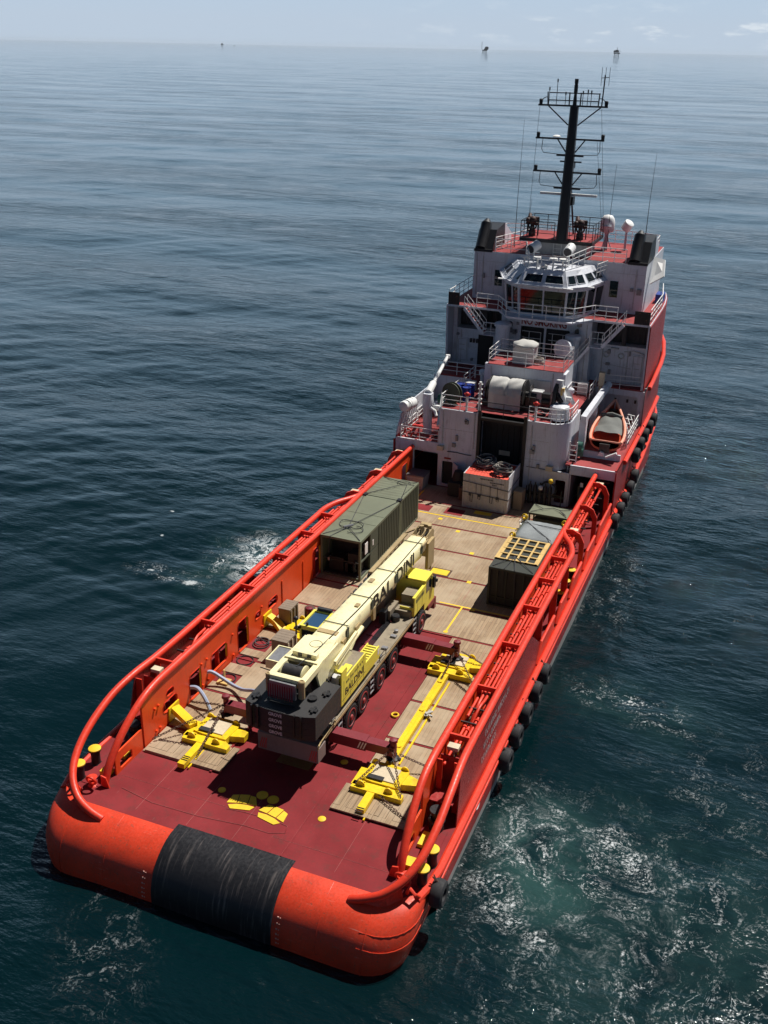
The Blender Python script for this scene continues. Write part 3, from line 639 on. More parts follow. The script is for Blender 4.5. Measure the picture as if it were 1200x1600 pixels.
for sd in (-1, 1):
    for x, y in ((7.70, 1.15), (7.70, 2.25)): bollard(sd*x-(.2 if sd < 0 else 0), y, h=.75)
    for y in (26.2, 27.7, 24.7): bollard(sd*7.45, y)
    b = MB(); b.box(min(sd*6.7, sd*7.7), max(sd*6.7, sd*7.7), .95, 4.2, .0, .03); part(b, 'quarter_deck_plate', 'deck red'); b = MB(); b.box(min(sd*6.85, sd*7.3), max(sd*6.85, sd*7.3), 2.9, 3.7, .03, .2); b.box(min(sd*6.8, sd*7.15), max(sd*6.8, sd*7.15), 1.5, 2.0, .03, .35); part(b, 'quarter_fitting', 'marking yellow', each=True)
    b = MB(); b.lathe([(.3, 0), (.3, .3), (.18, .35), (.18, .75), (.3, .85), (.3, 1.0)], (sd*7.2, 4.2, 0), n=18); b.torus((sd*7.2, 4.2, .5), .28, .08, n=18, m=6); part(b, 'capstan', 'black paint')
# port bulwark stiffener and small fittings
b = MB()
for y in (17.4, 20.0, 30.): b.box(-6.56, -6.5, y-.03, y+.03, .1, 1.9)
for y in (4.9, 5.2, 8.9, 9.4, 11.9, 15.0): b.lathe([(.07, 0), (.07, .1)], (-6.55, y, 1.5), (1, 0, 0), 8); b.lathe([(.07, 0), (.07, .1)], (-6.55, y, .3), (1, 0, 0), 8)
part(b, 'bulwark_fitting', 'inner bulwark red', each=True)
# unreadable white lettering on the starboard quarter plate, as broken strokes
b = MB(); rg = random.Random(5)
for row, (y0, y1, z) in enumerate(((10.5, 12.3, 1.75), (8.5, 10.1, 1.8), (8.3, 10.9, 1.25), (8.0, 10.2, .72))):
    y = y0
    while y < y1:
        w = rg.uniform(.08, .2); h = .3
        xo = lambda zz: 7.925-.12*zz/2.6
        k = rg.randrange(4)
        def st(a, c, lo, hi): b.add([(xo(lo)+.004, a, lo), (xo(lo)+.004, c, lo), (xo(hi)+.004, c, hi), (xo(hi)+.004, a, hi)], [(0, 1, 2, 3)])
        st(y, y+.05, z, z+h)
        if k in (0, 2): st(y+w-.06, y+w, z, z+h)
        if k in (0, 1): st(y, y+w, z+h-.07, z+h)
        if k in (1, 3): st(y, y+w, z, z+.07)
        if k == 2: st(y, y+w, z+h/2-.03, z+h/2+.03)
        y += w+.09
part(b, 'side_lettering', 'faded lettering', smooth=0)
b = MB(); b.torus((8.015, 7.3, -.75), .33, .05, (1, 0, 0), 20, 6); b.torus((8.015, 7.3, -.75), .13, .05, (1, 0, 0), 14, 6); part(b, 'hull_emblem', 'lettering white')
# ------------------------------------------------------------------ the mobile crane
crane = thing('mobile_crane', 'cream and yellow five-axle mobile crane with boom stowed forward, lashed down on the after deck', 'crane', (0, 12, 0))
def cp(b, name, mat, parent=None, **k): return b.build(name, mat, parent or crane, **k)
def build_crane():
    b = MB(); b.box(-.45, .45, 5.6, 20.0, .55, 1.3); b.box(-1.2, 1.2, 6.75, 7.45, .6, 1.3); b.box(-1.2, 1.2, 15.55, 16.25, .6, 1.3)
    for y in (8.9, 10.35, 12.5, 14.15, 18.3): b.cyl((-1.2, y, .7), (1.2, y, .7), .12, 10)
    cp(b, 'chassis', 'dark steel')
    b = MB(); b.box(-.5, .5, 10.2, 17.0, 1.32, 1.52)
    for i, y in enumerate(np.arange(11, 17, .9)): b.box(-.3+.1*(i % 2), .42+.06*(i % 3), y, y+.55, 1.52, 1.56)
    cp(b, 'chassis_top', 'crane maroon')
    for sd in (-1, 1):
        b = MB(); b.box(min(sd*.5, sd*1.4), max(sd*.5, sd*1.4), 6.0, 11.99, 1.60, 1.68); b.box(min(sd*.5, sd*1.4), max(sd*.5, sd*1.4), 12.01, 17.0, 1.60, 1.68); cp(b, 'deck_plate', 'carrier deck')
        b = MB(); b.box(min(sd*1.36, sd*1.42), max(sd*1.36, sd*1.42), 6.0, 17.0, 1.48, 1.60); cp(b, 'side_rail', 'tan')
        m = MB()
        for y in (8.9, 10.35, 12.5, 14.15, 18.3):
            ou = [(y+.86*math.cos(t), .72+.80*math.sin(t)) for t in np.linspace(.45, PI-.45, 9)]; inn = [(y+.80*math.cos(t), .70+.77*math.sin(t)) for t in np.linspace(PI-.45, .45, 9)]
            m.prism(ou+inn, min(sd*.9, sd*1.34), max(sd*.9, sd*1.34), 'yz')
        cp(m, 'mudguard', 'black paint')
        for y in (11.42, 7.7, 17.25):
            l = MB()
            for u in (-.22, .22): l.box(sd*1.34-.02, sd*1.34+.02, y+u-.02, y+u+.02, .45, 1.5)
            for z in (.5, .8, 1.1, 1.4): l.box(sd*1.34-.02, sd*1.36+.02, y-.22, y+.22, z-.02, z+.02)
            cp(l, 'step_ladder', 'grey steel')
        for y in (8.9, 10.35, 12.5, 14.15, 18.3):
            w = MB(); w.lathe([(.36, 0), (.60, .0), (.67, .05), (.69, .12), (.69, .30), (.67, .37), (.60, .42), (.36, .40)], (sd*.98, y, .69), (sd, 0, 0), 28)
            for k in range(28):
                a = 2*PI*k/28; ca, sa = math.cos(a), math.sin(a)
                w.bar((sd*1.02, y+.685*ca, .69+.685*sa), (sd*1.36, y+.685*math.cos(a+.1), .69+.685*math.sin(a+.1)), .05, .04, (0, ca, sa))
            o = cp(w, 'wheel', 'tyre'); r = MB(); r.lathe([(.46, .20), (.46, .415), (.42, .43), (.38, .33), (.22, .30), (.20, .38), (.15, .40), (.12, .46), (.02, .47)], (sd*.98, y, .69), (sd, 0, 0), 20)
            for k in range(10): a = 2*PI*k/10; r.cyl((sd*1.24, y+.24*math.cos(a), .69+.24*math.sin(a)), (sd*1.30, y+.24*math.cos(a), .69+.24*math.sin(a)), .025, 6)
            cp(r, 'rim', 'wheel red', o)
    # rear beam with chevron boards and lamps
    b = MB(); b.box(-1.45, 1.45, 5.2, 5.95, .72, 1.42); b.box(-1.45, 1.45, 5.18, 5.3, 1.42, 1.62); rb = cp(b, 'rear_beam', 'rear beam')
    for x0 in (-1.4, 1.0):
        c = MB()
        for i in range(4): c.add([(x0+.1*i, 5.192, .80), (x0+.1*i+.05, 5.192, .80), (min(x0+.4, x0+.1*i+.2), 5.192, 1.36), (min(x0+.4, x0+.1*i+.15), 5.192, 1.36)], [(0, 1, 2, 3)])
        cp(c, 'chevron_board', 'warn red', rb, smooth=0)
    b = MB(); b.tube([(1.42, 6.9, 1.75), (1.46, 5.5, 1.72), (1.5, 5.15, 1.7), (1.5, 5.1, 1.55)], .035, 6); b.torus((1.44, 6.9, 1.75), .1, .03, (1, 0, 0), 12, 6); cp(b, 'marker_arm', 'tan')
    # outriggers
    for y in (7.1, 15.9):
        for sd in (-1, 1):
            o = MB(); o.box(min(sd*1.2, sd*2.95), max(sd*1.2, sd*2.95), y-.26, y+.26, .70, 1.22); o.box(min(sd*2.95, sd*4.0), max(sd*2.95, sd*4.0), y-.22, y+.22, .74, 1.17); ob = cp(o, 'outrigger', 'crane maroon')
            j = MB(); j.cyl((sd*4.15, y, .62), (sd*4.15, y, 1.5), .13, 14); j.lathe([(.2, 1.4), (.17, 1.52), (.02, 1.56)], (sd*4.15, y, 0), n=12); j.box(sd*4.05-.12, sd*4.05+.2, y-.2, y+.2, .74, 1.17); cp(j, 'jack', 'crane maroon', ob)
            c = MB()
            for k in range(3): xx = sd*2.7+.13*k-.15; c.add([(xx, y-.264, .78), (xx+.06, y-.264, .78), (xx+.2, y-.264, 1.14), (xx+.14, y-.264, 1.14)], [(0, 1, 2, 3)])
            cp(c, 'chevron_board', 'lettering white', ob, smooth=0)
            j = MB(); j.cyl((sd*4.15, y, .50), (sd*4.15, y, .64), .09, 10); j.lathe([(.05, .62), (.28, .56), (.3, .50)], (sd*4.15, y, 0), n=14)
            for a in (0, PI/2): j.bar((sd*4.15-.36*math.cos(a), y-.36*math.sin(a), .53), (sd*4.15+.36*math.cos(a), y+.36*math.sin(a), .53), .14, .1)
            cp(j, 'jack_foot', 'black paint', ob)
    # counterweight slabs
    out = [(-1.66, 4.62), (-1.2, 4.46), (-.6, 4.37), (0, 4.34), (.6, 4.37), (1.2, 4.46), (1.62, 4.62), (1.62, 7.15), (.7, 7.2), (.7, 6.2), (-.7, 6.2), (-.7, 7.0), (-1.66, 7.0)]
    root = None
    for i in range(4):
        z = 2.36+.30*i; c = MB(); c.prism(out, z, z+.292, 'xy'); s = cp(c, 'counterweight', 'counterweight', smooth=20)
        lettering('lettering', 'GROVE', .22, 'lettering white', (-.42, 4.338, z+.06), (1, 0, -0.0), (0, 0, 1), s, width=.62, bold=.004)
    c = MB()
    for x, y in ((-1.35, 5.0), (-1.35, 6.3), (1.35, 5.0), (1.35, 6.3)): c.box(x-.17, x+.17, y-.1, y+.1, 3.56, 3.64); c.box(x-.05, x+.05, y-.22, y+.22, 3.56, 3.66)
    for x in (-1.25, -.95, .75, 1.05): c.box(x-.03, x+.03, 4.33, 4.44, 2.5, 3.57)
    c.tube([(-1.1, 5.6, 3.6), (-.7, 5.0, 3.62), (.5, 4.95, 3.6)], .04, 6); c.cyl((-.9, 5.75, 3.56), (-.9, 5.75, 3.66), .2, 12); c.cyl((.95, 5.75, 3.56), (.95, 5.75, 3.66), .2, 12)
    cp(c, 'counterweight_fitting', 'black paint')
    # turntable and its frame
    b = MB(); b.lathe([(.95, 1.55), (.95, 1.95), (.85, 2.0)], (0, 9.6, 0), n=28); cp(b, 'slew_ring', 'dark steel')
    b = MB()
    for sd in (-1, 1): b.prism([(6.5, 4.2), (6.7, 4.70), (8.7, 4.66), (9.2, 4.3), (11.2, 2.3), (10.8, 1.98), (8.0, 1.98), (7.2, 2.5)], sd*.78-.05, sd*.78+.05, 'yz')
    b.prism([(-.81, 5.2), (.81, 5.2), (.81, 5.42), (-.81, 5.42)], 4.66, 4.74, 'xy'); b.prism([(-.81, 6.55), (-.81, 5.42), (-.58, 5.42), (-.58, 6.55)], 4.66, 4.74, 'xy'); b.prism([(.81, 6.55), (.81, 5.42), (.62, 5.42), (.62, 6.55)], 4.66, 4.74, 'xy')
    b.prism([(-.81, 6.55), (.81, 6.55), (.62, 8.7), (-.62, 8.7)], 4.66, 4.74, 'xy'); b.box(-.81, .81, 5.15, 5.21, 4.58, 4.74)
    b.prism([(-.81, 5.2), (-.81, 6.55), (-.62, 8.7), (-.70, 8.7), (-.87, 6.55), (-.87, 5.2)], 4.45, 4.72, 'xy'); b.prism([(.81, 5.2), (.81, 6.55), (.62, 8.7), (.70, 8.7), (.87, 6.55), (.87, 5.2)], 4.45, 4.72, 'xy')
    b.box(-.55, .6, 6.9, 7.12, 4.74, 4.95); b.bar((-.78, 6.6, 4.78), (.78, 6.6, 4.78), .05, .06)
    cp(b, 'superstructure_frame', 'cream')
    b = MB(); b.box(-.28, -.1, 6.86, 6.9, 4.78, 4.92); b.box(.16, .34, 6.86, 6.9, 4.78, 4.92); b.torus((0, 8.1, 4.745), .28, .012, n=20, m=5); cp(b, 'inspection_hole', 'dark steel')
    b = MB(); b.cyl((-.46, 5.95, 4.5), (.46, 5.95, 4.5), .36, 22); d = cp(b, 'winch_drum', 'dark steel'); e = MB(); e.lathe([(.44, 0), (.44, .05)], (.46, 5.95, 4.5), (1, 0, 0), 20); e.lathe([(.44, 0), (.44, .05)], (-.51, 5.95, 4.5), (1, 0, 0), 20); cp(e, 'drum_flange', 'cream', d, each=True)
    b = MB(); b.box(-.70, .52, 4.98, 5.12, 3.85, 4.58); h = cp(b, 'hoist_guard', 'grey steel'); s = MB()
    for i in range(11): x = -.68+.11*i; s.add([(x, 4.814, 3.87), (x+.06, 4.814, 3.87), (x+.06, 4.814, 4.56), (x, 4.814, 4.56)], [(0, 1, 2, 3)])
    cp(s, 'guard_stripe', 'crane maroon', h, smooth=0, each=True)
    b = MB()
    for x, r in ((-.84, .09), (.74, .14)): b.cyl((x, 5.15, 3.95), (x, 5.15, 4.76), r, 12); b.torus((x, 5.15, 4.76), r*.7, .035, n=12, m=6)
    cp(b, 'mast_pin', 'tan', each=False)
    # boom: telescoped sections, each a flat-topped profile with a rounded keel
    def sec(w, h): 
        c = .08
        return [(-w/2+c, 0), (w/2-c, 0), (w/2, -c), (w/2, -h*.52), (w/2*.88, -h*.76), (w/2*.6, -h*.93), (0, -h), (-w/2*.6, -h*.93), (-w/2*.88, -h*.76), (-w/2, -h*.52), (-w/2, -c)]
    def zt(y): return 4.80-.036*(y-5.2)
    bl = None
    for y0, y1, w, h in ((8.0, 10.3, 1.20, 1.18), (10.3, 13.3, 1.16, 1.14), (13.3, 16.5, 1.12, 1.10), (16.5, 20.4, 1.07, 1.06), (20.4, 21.2, .98, .98)):
        b = MB(); P = sec(w, h); n = len(P); vs = [(x, y0, zt(y0)+z) for x, z in P]+[(x, y1, zt(y1)+z) for x, z in P]
        b.add(vs, [(i, n+i, n+(i+1) % n, (i+1) % n) for i in range(n)]+[tuple(range(n)), tuple(range(n, 2*n))[::-1]]); o = cp(b, 'boom_section', 'cream', smooth=50)
        if y1 < 21:
            c = MB(); P = sec(w+.05, h+.05); vs = [(x, y1-.12, zt(y1)+z+.02) for x, z in P]+[(x, y1-.02, zt(y1)+z+.02) for x, z in P]; c.add(vs, [(i, n+i, n+(i+1) % n, (i+1) % n) for i in range(n)]+[tuple(range(n)), tuple(range(n, 2*n))[::-1]]); cp(c, 'collar', 'cream', o, smooth=50)
            s = MB(); s.box(-w/2-.02, w/2+.02, y1-.08, y1-.05, zt(y1)+.02, zt(y1)+.05); s.box(w/2+.02, w/2+.045, y1-.3, y1-.02, zt(y1)-.5, zt(y1)-.02) ; s.prism([(y1-.32, zt(y1)-.03), (y1-.02, zt(y1)-.03), (y1-.04, zt(y1)-.65)], w/2+.022, w/2+.035, 'yz'); cp(s, 'wear_pad', 'olive shade', o)
            if y1 > 12 : 
                g = MB(); g.prism([(y1-.1, zt(y1)-.55), (y1+.3, zt(y1)-.55), (y1+.25, zt(y1)-1.25), (y1, zt(y1)-1.25)], w/2-.1, w/2+.04, 'yz')
                if y1 < 14: cp(g, 'boom_bracket', 'tan', o)
    t = bpy.data.objects['boom_section']
    lettering('lettering', 'BAL', 1.08, 'lettering dark', (.566, 13.36, 3.80), (0, 1, -.036), (0, 0, 1), t, width=2.5, bold=.025, shear=-.05)
    lettering('lettering', 'DINI', 1.08, 'lettering dark', (.541, 16.56, 3.70), (0, 1, -.036), (0, 0, 1), t, width=2.55, bold=.025, shear=-.05)
    b = MB(); b.tube([(.1, 5.95, 4.86), (.3, 8, 4.75), (.42, 12, 4.62), (.4, 16, 4.46), (.3, 20.5, 4.3), (.25, 22.2, 4.25)], .022, 6); cp(b, 'hoist_rope', 'dark steel')
    # boom head with sheaves and hook block, folding jib on the port side
    b = MB(); b.box(-.5, .5, 21.15, 21.4, 3.1, 4.2)
    for x in (-.42, -.14, .14, .42): b.prism([(21.3, 3.2), (21.3, 4.25), (22.3, 4.35), (22.6, 4.1), (22.5, 3.5), (22.0, 3.0)], x-.02, x+.02, 'yz')
    hd = cp(b, 'boom_head', 'tan'); s = MB()
    for x in (-.28, 0, .28): s.lathe([(.36, -.04), (.28, 0), (.36, .04)], (x, 22.05, 3.75), (1, 0, 0), 18)
    cp(s, 'sheave', 'dark steel', hd, each=True); s = MB(); s.box(.45, .62, 21.2, 22.2, 2.3, 3.9); s.cyl((.5, 21.9, 2.0), (.5, 21.9, 2.6), .1, 8); s.box(-.3, .3, 22.3, 22.6, 4.3, 4.5); s.lathe([(.12, 0), (.12, .2)], (-.1, 22.0, 4.35), n=10); s.lathe([(.12, 0), (.12, .2)], (.3, 22.2, 4.35), n=10); s.bar((.6, 20.2, 4.2), (.55, 21.3, 4.1), .06, .06); cp(s, 'hook_block', 'tan', hd)
    b = MB(); b.box(-1.02, -.78, 16.5, 21.6, 3.5, 3.62); b.box(-1.02, -.78, 16.5, 21.6, 4.0, 4.1)
    for i in range(8): b.bar((-.9, 16.5+.63*i, 3.56), (-.9, 17.1+.63*i, 4.05), .05, .05)
    b.box(-1.0, -.8, 13.0, 16.4, 3.6, 3.75); b.bar((-.9, 21.6, 4.1), (-.2, 22.4, 4.3), .08, .08)
    cp(b, 'folding_jib', 'tan'); b = MB(); b.lathe([(.3, -.18), (.3, -.15), (.22, -.14), (.22, .14), (.3, .15), (.3, .18)], (-1.05, 17.1, 3.45), (1, 0, 0), 16); cp(b, 'cable_reel', 'black paint')
    b = MB()
    for i in range(6): b.box(-.78, -.64, 12.0+.65*i, 12.35+.65*i, 4.1, 4.24)
    b.cyl((-.72, 11.8, 4.1), (-.72, 16.3, 3.98), .06, 8); cp(b, 'boom_pipework', 'dark steel')
    # engine house on the starboard side
    b = MB(); b.prism([(7.7, 2.05), (7.7, 3.84), (8.25, 3.84), (8.25, 3.30), (10.45, 3.30), (10.45, 2.05)], 1.36, 1.42, 'yz'); b.box(.55, 1.36, 7.7, 7.76, 2.4, 2.95); b.box(.55, 1.36, 8.2, 8.26, 2.4, 3.55)
    b.prism([(10.45, 2.05), (10.45, 2.72), (12.1, 2.72), (12.25, 2.2), (12.1, 2.05)], 1.36, 1.42, 'yz'); b.box(1.2, 1.36, 7.7, 8.24, 3.78, 3.84); b.box(.75, 1.36, 10.45, 10.5, 2.1, 3.2)
    b.box(.95, 1.3, 8.3, 9.2, 3.27, 3.33)
    eh = cp(b, 'engine_cover', 'crane yellow'); b = MB(); b.box(.52, 1.36, 8.27, 10.44, 2.1, 3.26); cp(b, 'engine_deck', 'carrier deck', eh)
    b = MB()
    for i in range(7): b.box(.85, 1.36, 10.6+.21*i, 10.7+.21*i, 2.68, 2.74)
    b.box(.8, .86, 10.5, 12.1, 2.1, 2.74); cp(b, 'louvre_slat', 'crane yellow', eh, each=True)
    b = MB(); b.cyl((1.12, 8.75, 3.33), (1.12, 8.75, 3.342), .1, 12); cp(b, 'filler_cap', 'black paint', eh)
    b = MB(); b.box(1.36, 1.425, 11.9, 12.1, 2.3, 2.6); cp(b, 'white_plate', 'lettering white', eh)
    lettering('lettering', 'BALDINI', .5, 'lettering dark', (1.422, 8.1, 2.42), (0, 1, 0), (0, 0, 1), eh, width=2.1, bold=.008)
    s = MB(); rg = random.Random(2); y = 8.2
    while y < 10.2:
        w = rg.uniform(.05, .1); s.add([(1.4235, y, 2.98), (1.4235, y+w, 2.98), (1.4235, y+w, 3.1), (1.4235, y, 3.1)], [(0, 1, 2, 3)]); y += w+rg.choice((.04, .05, .14))
    cp(s, 'small_lettering', 'olive shade', eh, smooth=0)
    b = MB(); b.cyl((.62, 7.9, 3.0), (1.25, 7.9, 3.0), .2, 14); b.box(.62, 1.25, 7.78, 8.12, 3.05, 3.42); cp(b, 'exhaust_silencer', 'pale grey')
    b = MB(); rg = random.Random(4)
    for i in range(14): b.cyl((rg.uniform(.55, 1.2), rg.uniform(6.9, 7.6), rg.uniform(2.6, 3.2)), (rg.uniform(.55, 1.0), rg.uniform(7.3, 7.8), rg.uniform(3.2, 3.8)), rg.uniform(.02, .05), 6)
    for i in range(9): x, y, z = rg.uniform(-1.3, -.9), rg.uniform(6.2, 7.6), rg.uniform(3.4, 4.1); b.box(x-.1, x+.1, y-.14, y+.14, z-.12, z+.12)
    b.cyl((-2.0, 6.6, 3.9), (-1.1, 6.5, 3.9), .025, 6)
    cp(b, 'hydraulic_hose', 'black paint')
    b = MB(); b.cyl((.85, 8.4, 3.7), (.72, 11.6, 3.85), .11, 10); b.bar((1.0, 7.9, 4.1), (.75, 10.9, 3.95), .12, .2); b.cyl((.2, 10.2, 2.2), (.0, 13.5, 3.6), .2, 14); cp(b, 'luffing_cylinder', 'cream')
    # operator's cab and tray on the port side
    b = MB(); x0, x1, y0, y1 = -2.38, -1.32, 11.2, 12.85
    for x in (x0, x1-.1):
        for y in (y0, y1-.1): b.box(x, x+.1, y, y+.1, 1.7, 3.44)
    b.box(x0, x1, y0, y1, 1.55, 1.9); b.box(x0, x1, y0, y0+.12, 3.26, 3.46); b.box(x0, x1, y1-.12, y1, 3.26, 3.46); b.box(x0, x0+.12, y0+.12, y1-.12, 3.26, 3.46); b.box(x1-.12, x1, y0+.12, y1-.12, 3.26, 3.46); b.box(x0, x1, y0, y0+.04, 1.9, 2.45)
    cab = cp(b, 'operator_cab', 'crane yellow')
    b = MB(); b.box(x0+.12, x1-.12, y0+.12, y1-.12, 3.33, 3.38); cp(b, 'roof_glass', 'blue glass', cab)
    b = MB(); b.box(x0+.03, x1-.03, y0+.05, y0+.08, 2.45, 3.26); b.box(x0+.03, x0+.06, y0+.1, y1-.1, 1.9, 3.26); b.box(x1-.06, x1-.03, y0+.1, y1-.1, 1.9, 3.26); b.box(x0+.1, x1-.1, y1-.06, y1-.03, 1.9, 3.26); cp(b, 'cab_window', 'window glass', cab)
    b = MB(); b.box(x0+.2, x1-.1, y1-.05, y1+.12, 3.46, 3.6); b.cyl((-2.0, 11.3, 3.4), (-2.0, 11.3, 3.62), .06, 8); b.box(-2.5, -2.42, 11.0, 11.04, 3.0, 3.9); b.ball((-2.45, 11.0, 3.9), .12, 10, 7); cp(b, 'work_lamp', 'dark steel', cab, each=True)
    b = MB(); b.box(-2.9, -2.12, 8.7, 10.05, 2.4, 2.78)
    for q in ((-2.9, -2.12, 8.7, 8.76), (-2.9, -2.12, 9.99, 10.05), (-2.9, -2.84, 8.76, 9.99), (-2.18, -2.12, 8.76, 9.99)): b.box(*q, 2.78, 2.86)
    t = cp(b, 'cooler_box', 'cream'); b = MB(); b.box(-2.84, -2.18, 8.76, 9.99, 2.78, 2.82); cp(b, 'cooler_mesh', 'grey steel', t); b = MB(); b.box(-2.1, -.8, 9.2, 9.6, 2.2, 2.5); b.box(-2.3, -.8, 11.4, 12.2, 1.6, 1.85); cp(b, 'cab_bracket', 'dark steel')
    # carrier cab
    b = MB(); b.prism([(18.65, 1.2), (18.65, 2.9), (19.75, 2.95), (20.15, 2.2), (20.25, 1.2)], -1.38, 1.38, 'yz'); b.box(-1.42, 1.42, 18.6, 19.8, 2.95, 3.02); c = cp(b, 'driver_cab', 'crane yellow')
    g = MB(); g.box(1.383, 1.39, 18.85, 19.65, 2.15, 2.78); g.box(-1.39, -1.383, 18.85, 19.65, 2.15, 2.78); g.add([(-1.3, 19.79, 2.9), (1.3, 19.79, 2.9), (1.3, 20.16, 2.25), (-1.3, 20.16, 2.25)], [(3, 2, 1, 0)]); cp(g, 'cab_window', 'window glass', c)
    g = MB(); g.box(1.42, 1.55, 19.7, 19.95, 2.1, 2.75); g.bar((1.38, 19.6, 2.8), (1.48, 19.8, 2.7), .04, .04); g.box(.3, .42, 18.5, 18.6, 3.02, 3.16); g.cyl((1.5, 20.05, 2.4), (1.6, 20.05, 2.4), .1, 10); cp(g, 'mirror', 'black paint', c)
    b = MB(); b.box(-1.4, 1.42, 20.2, 20.5, .5, 1.15); b.box(-1.4, 1.42, 19.2, 20.25, .9, 1.2); cp(b, 'front_bumper', 'crane maroon')
    b = MB(); b.box(1.37, 1.43, 16.95, 18.6, 1.75, 2.82); b.box(-1.43, -1.37, 16.95, 18.6, 1.75, 2.82); b.box(1.28, 1.37, 16.95, 18.6, 2.76, 2.82); b.box(.6, 1.37, 16.95, 17.0, 1.7, 2.2); p = cp(b, 'side_panel', 'crane yellow')
    s = MB(); y = 17.15
    while y < 18.4: w = rg.uniform(.08, .15); s.add([(1.4335, y, 2.4), (1.4335, y+w, 2.4), (1.4335, y+w, 2.62), (1.4335, y, 2.62)], [(0, 1, 2, 3)]); y += w+.05
    cp(s, 'small_lettering', 'olive shade', p, smooth=0)
    b = MB(); b.box(.45, 1.28, 17.6, 18.55, 1.7, 2.55); b.box(.4, 1.28, 16.75, 17.55, 1.7, 2.05); b.box(-.05, .36, 16.2, 17.4, 1.6, 2.2); b.box(-1.2, -.2, 16.8, 18.5, 1.7, 2.5); cp(b, 'locker', 'carrier deck')
    b = MB(); b.lathe([(.24, 1.68), (.24, 1.95), (.2, 2.0)], (.62, 16.3, 0), n=16); b.box(-.1, .25, 15.8, 16.2, 1.6, 2.3); cp(b, 'air_tank', 'black paint')
build_crane()
def crane_details():
    rg = random.Random(33); b = MB()
    for i in range(7): z = rg.uniform(2.0, 3.1); x = rg.uniform(-.9, -.7); b.tube(smoothline([(x, 7.2+.2*i, z), (x-.15, 8.3+.2*i, z-.2), (x-.05, 9.4+.15*i, z+.1), (x+.1, 10.6, z)]), .03, 5)
    for i in range(5): y = 10.8+.9*i; b.tube(smoothline([(-.62, y, 3.6), (-.75, y+.3, 3.35), (-.6, y+.7, 3.2), (-.3, y+.9, 2.6)]), .028, 5)
    for i in range(6): x = .2+.07*i; b.tube(smoothline([(x, 10.4, 1.7), (x+.05, 12.2, 1.62), (x-.05, 14.2, 1.6), (x, 16.2, 1.66)]), .022, 5)
    cp(b, 'hydraulic_line', 'black paint', each=True)
    b = MB()
    for y in (7.95, 8.7, 9.45, 10.2): b.box(1.418, 1.426, y-.006, y+.006, 2.08, 3.26)
    for z in (2.3,): b.box(1.418, 1.426, 7.75, 10.4, z-.006, z+.006)
    for y in (17.4, 18.1): b.box(1.428, 1.436, y-.005, y+.005, 1.8, 2.75)
    cp(b, 'panel_gap', 'dark recess', each=True)
    b = MB()
    for y in (6.4, 7.0, 12.6, 13.4, 14.6): b.box(1.0, 1.3, y, y+.22, 1.68, 1.78)
    for y in (11.4, 15.2): b.lathe([(.11, 1.68), (.11, 1.82), (.03, 1.84)], (1.1, y, 0), n=10)
    cp(b, 'deck_fitting', 'grey steel', each=True)
    b = MB()
    for y0 in (6.3, 12.3): b.tube([(1.38, y0, 1.68), (1.38, y0, 2.0), (1.38, y0+.8, 2.0), (1.38, y0+.8, 1.68)], .02, 5)
    cp(b, 'grab_rail', 'dark steel', each=True)
    b = MB(); b.box(-.48, .48, 9.2, 9.5, 4.66, 4.70); b.box(.1, .3, 12.1, 12.4, 4.54, 4.62); b.box(-.35, -.1, 14.8, 15.2, 4.44, 4.5); b.box(.62, .72, 9.4, 9.8, 4.0, 4.3); b.box(.6, .68, 11.0, 11.5, 4.0, 4.15); cp(b, 'boom_fitting', 'tan', each=True)
crane_details()
# ------------------------------------------------------------------ outrigger floats, dunnage, lashings
def pad(cx, cy, tail, label, side):
    t = thing('outrigger_float', label, 'outrigger float', (cx, cy, 0), 'yellow outrigger floats under the crane')
    b = MB(); z = .44
    b.prism([(cx-.85, cy-.55), (cx-.35, cy-.62), (cx+.85, cy-.62), (cx+.95, cy+.55), (cx+.5, cy+.75), (cx-.8, cy+.75)], .12, z, 'xy')
    b.box(cx-1.15, cx-.6, cy-.95, cy+.2, .1, .36); b.prism([(cx-1.1, cy-1.15), (cx+1.2, cy-1.15), (cx+1.2, cy-.85), (cx+.85, cy-.62), (cx-1.1, cy-.7)], .1, .36, 'xy'); b.prism([(cx+.8, cy-.3), (cx+1.5, cy-.1), (cx+1.5, cy+.3), (cx+.8, cy+.5)], .1, .40, 'xy')
    b.build('plate', 'pad yellow', t)
    b = MB()
    for x, y, d in ((-.7, -.95, 0), (.55, -.95, 0), (-.65, .65, 0), (.7, .62, 0)):
        b.prism([(cx+x-.2, .36)]+[(cx+x+.2*math.cos(a), .36+.26*math.sin(a)) for a in np.linspace(PI, 0, 9)]+[(cx+x+.2, .36)], cy+y-.03, cy+y+.03, 'xz')
    b.build('lifting_lug', 'pad yellow', t, each=True)
    b = MB(); b.box(cx-.55, cx+.58, cy-.42, cy+.5, .44, .49); b.build('wood_packing', 'wood pale', t)
    b = MB(); b.box(cx-.62, cx+.1, cy-.5, cy-.25, .49, .53); b.build('rubber_mat', 'tyre', t)
    b = MB()
    if tail:
        x = cx-.15; b.box(x-.17, x+.17, cy-2.75 if tail > 1 else cy-2.3, cy-1.1, .1, .34); b.box(x+.24, x+.3, cy-2.6, cy-1.1, .05, .12); b.build('tail_beam', 'pad yellow', t)
        b = MB()
        for k in range(3): b.box(x-.16, x+.16, cy-2.25-.12*k, cy-2.2-.12*k, .345, .36)
        b.build('hazard_stripe', 'black paint', t, each=True)
    return t
P1 = pad(4.2, 6.0, 1, 'yellow outrigger float under the starboard after jack, on a timber mat', 1)
P2 = pad(4.15, 15.75, 0, 'yellow outrigger float under the starboard forward jack, beside the crane maroon beam', 1)
P3 = pad(-4.1, 6.05, 2, 'yellow outrigger float under the port after jack with striped tail beam', -1)
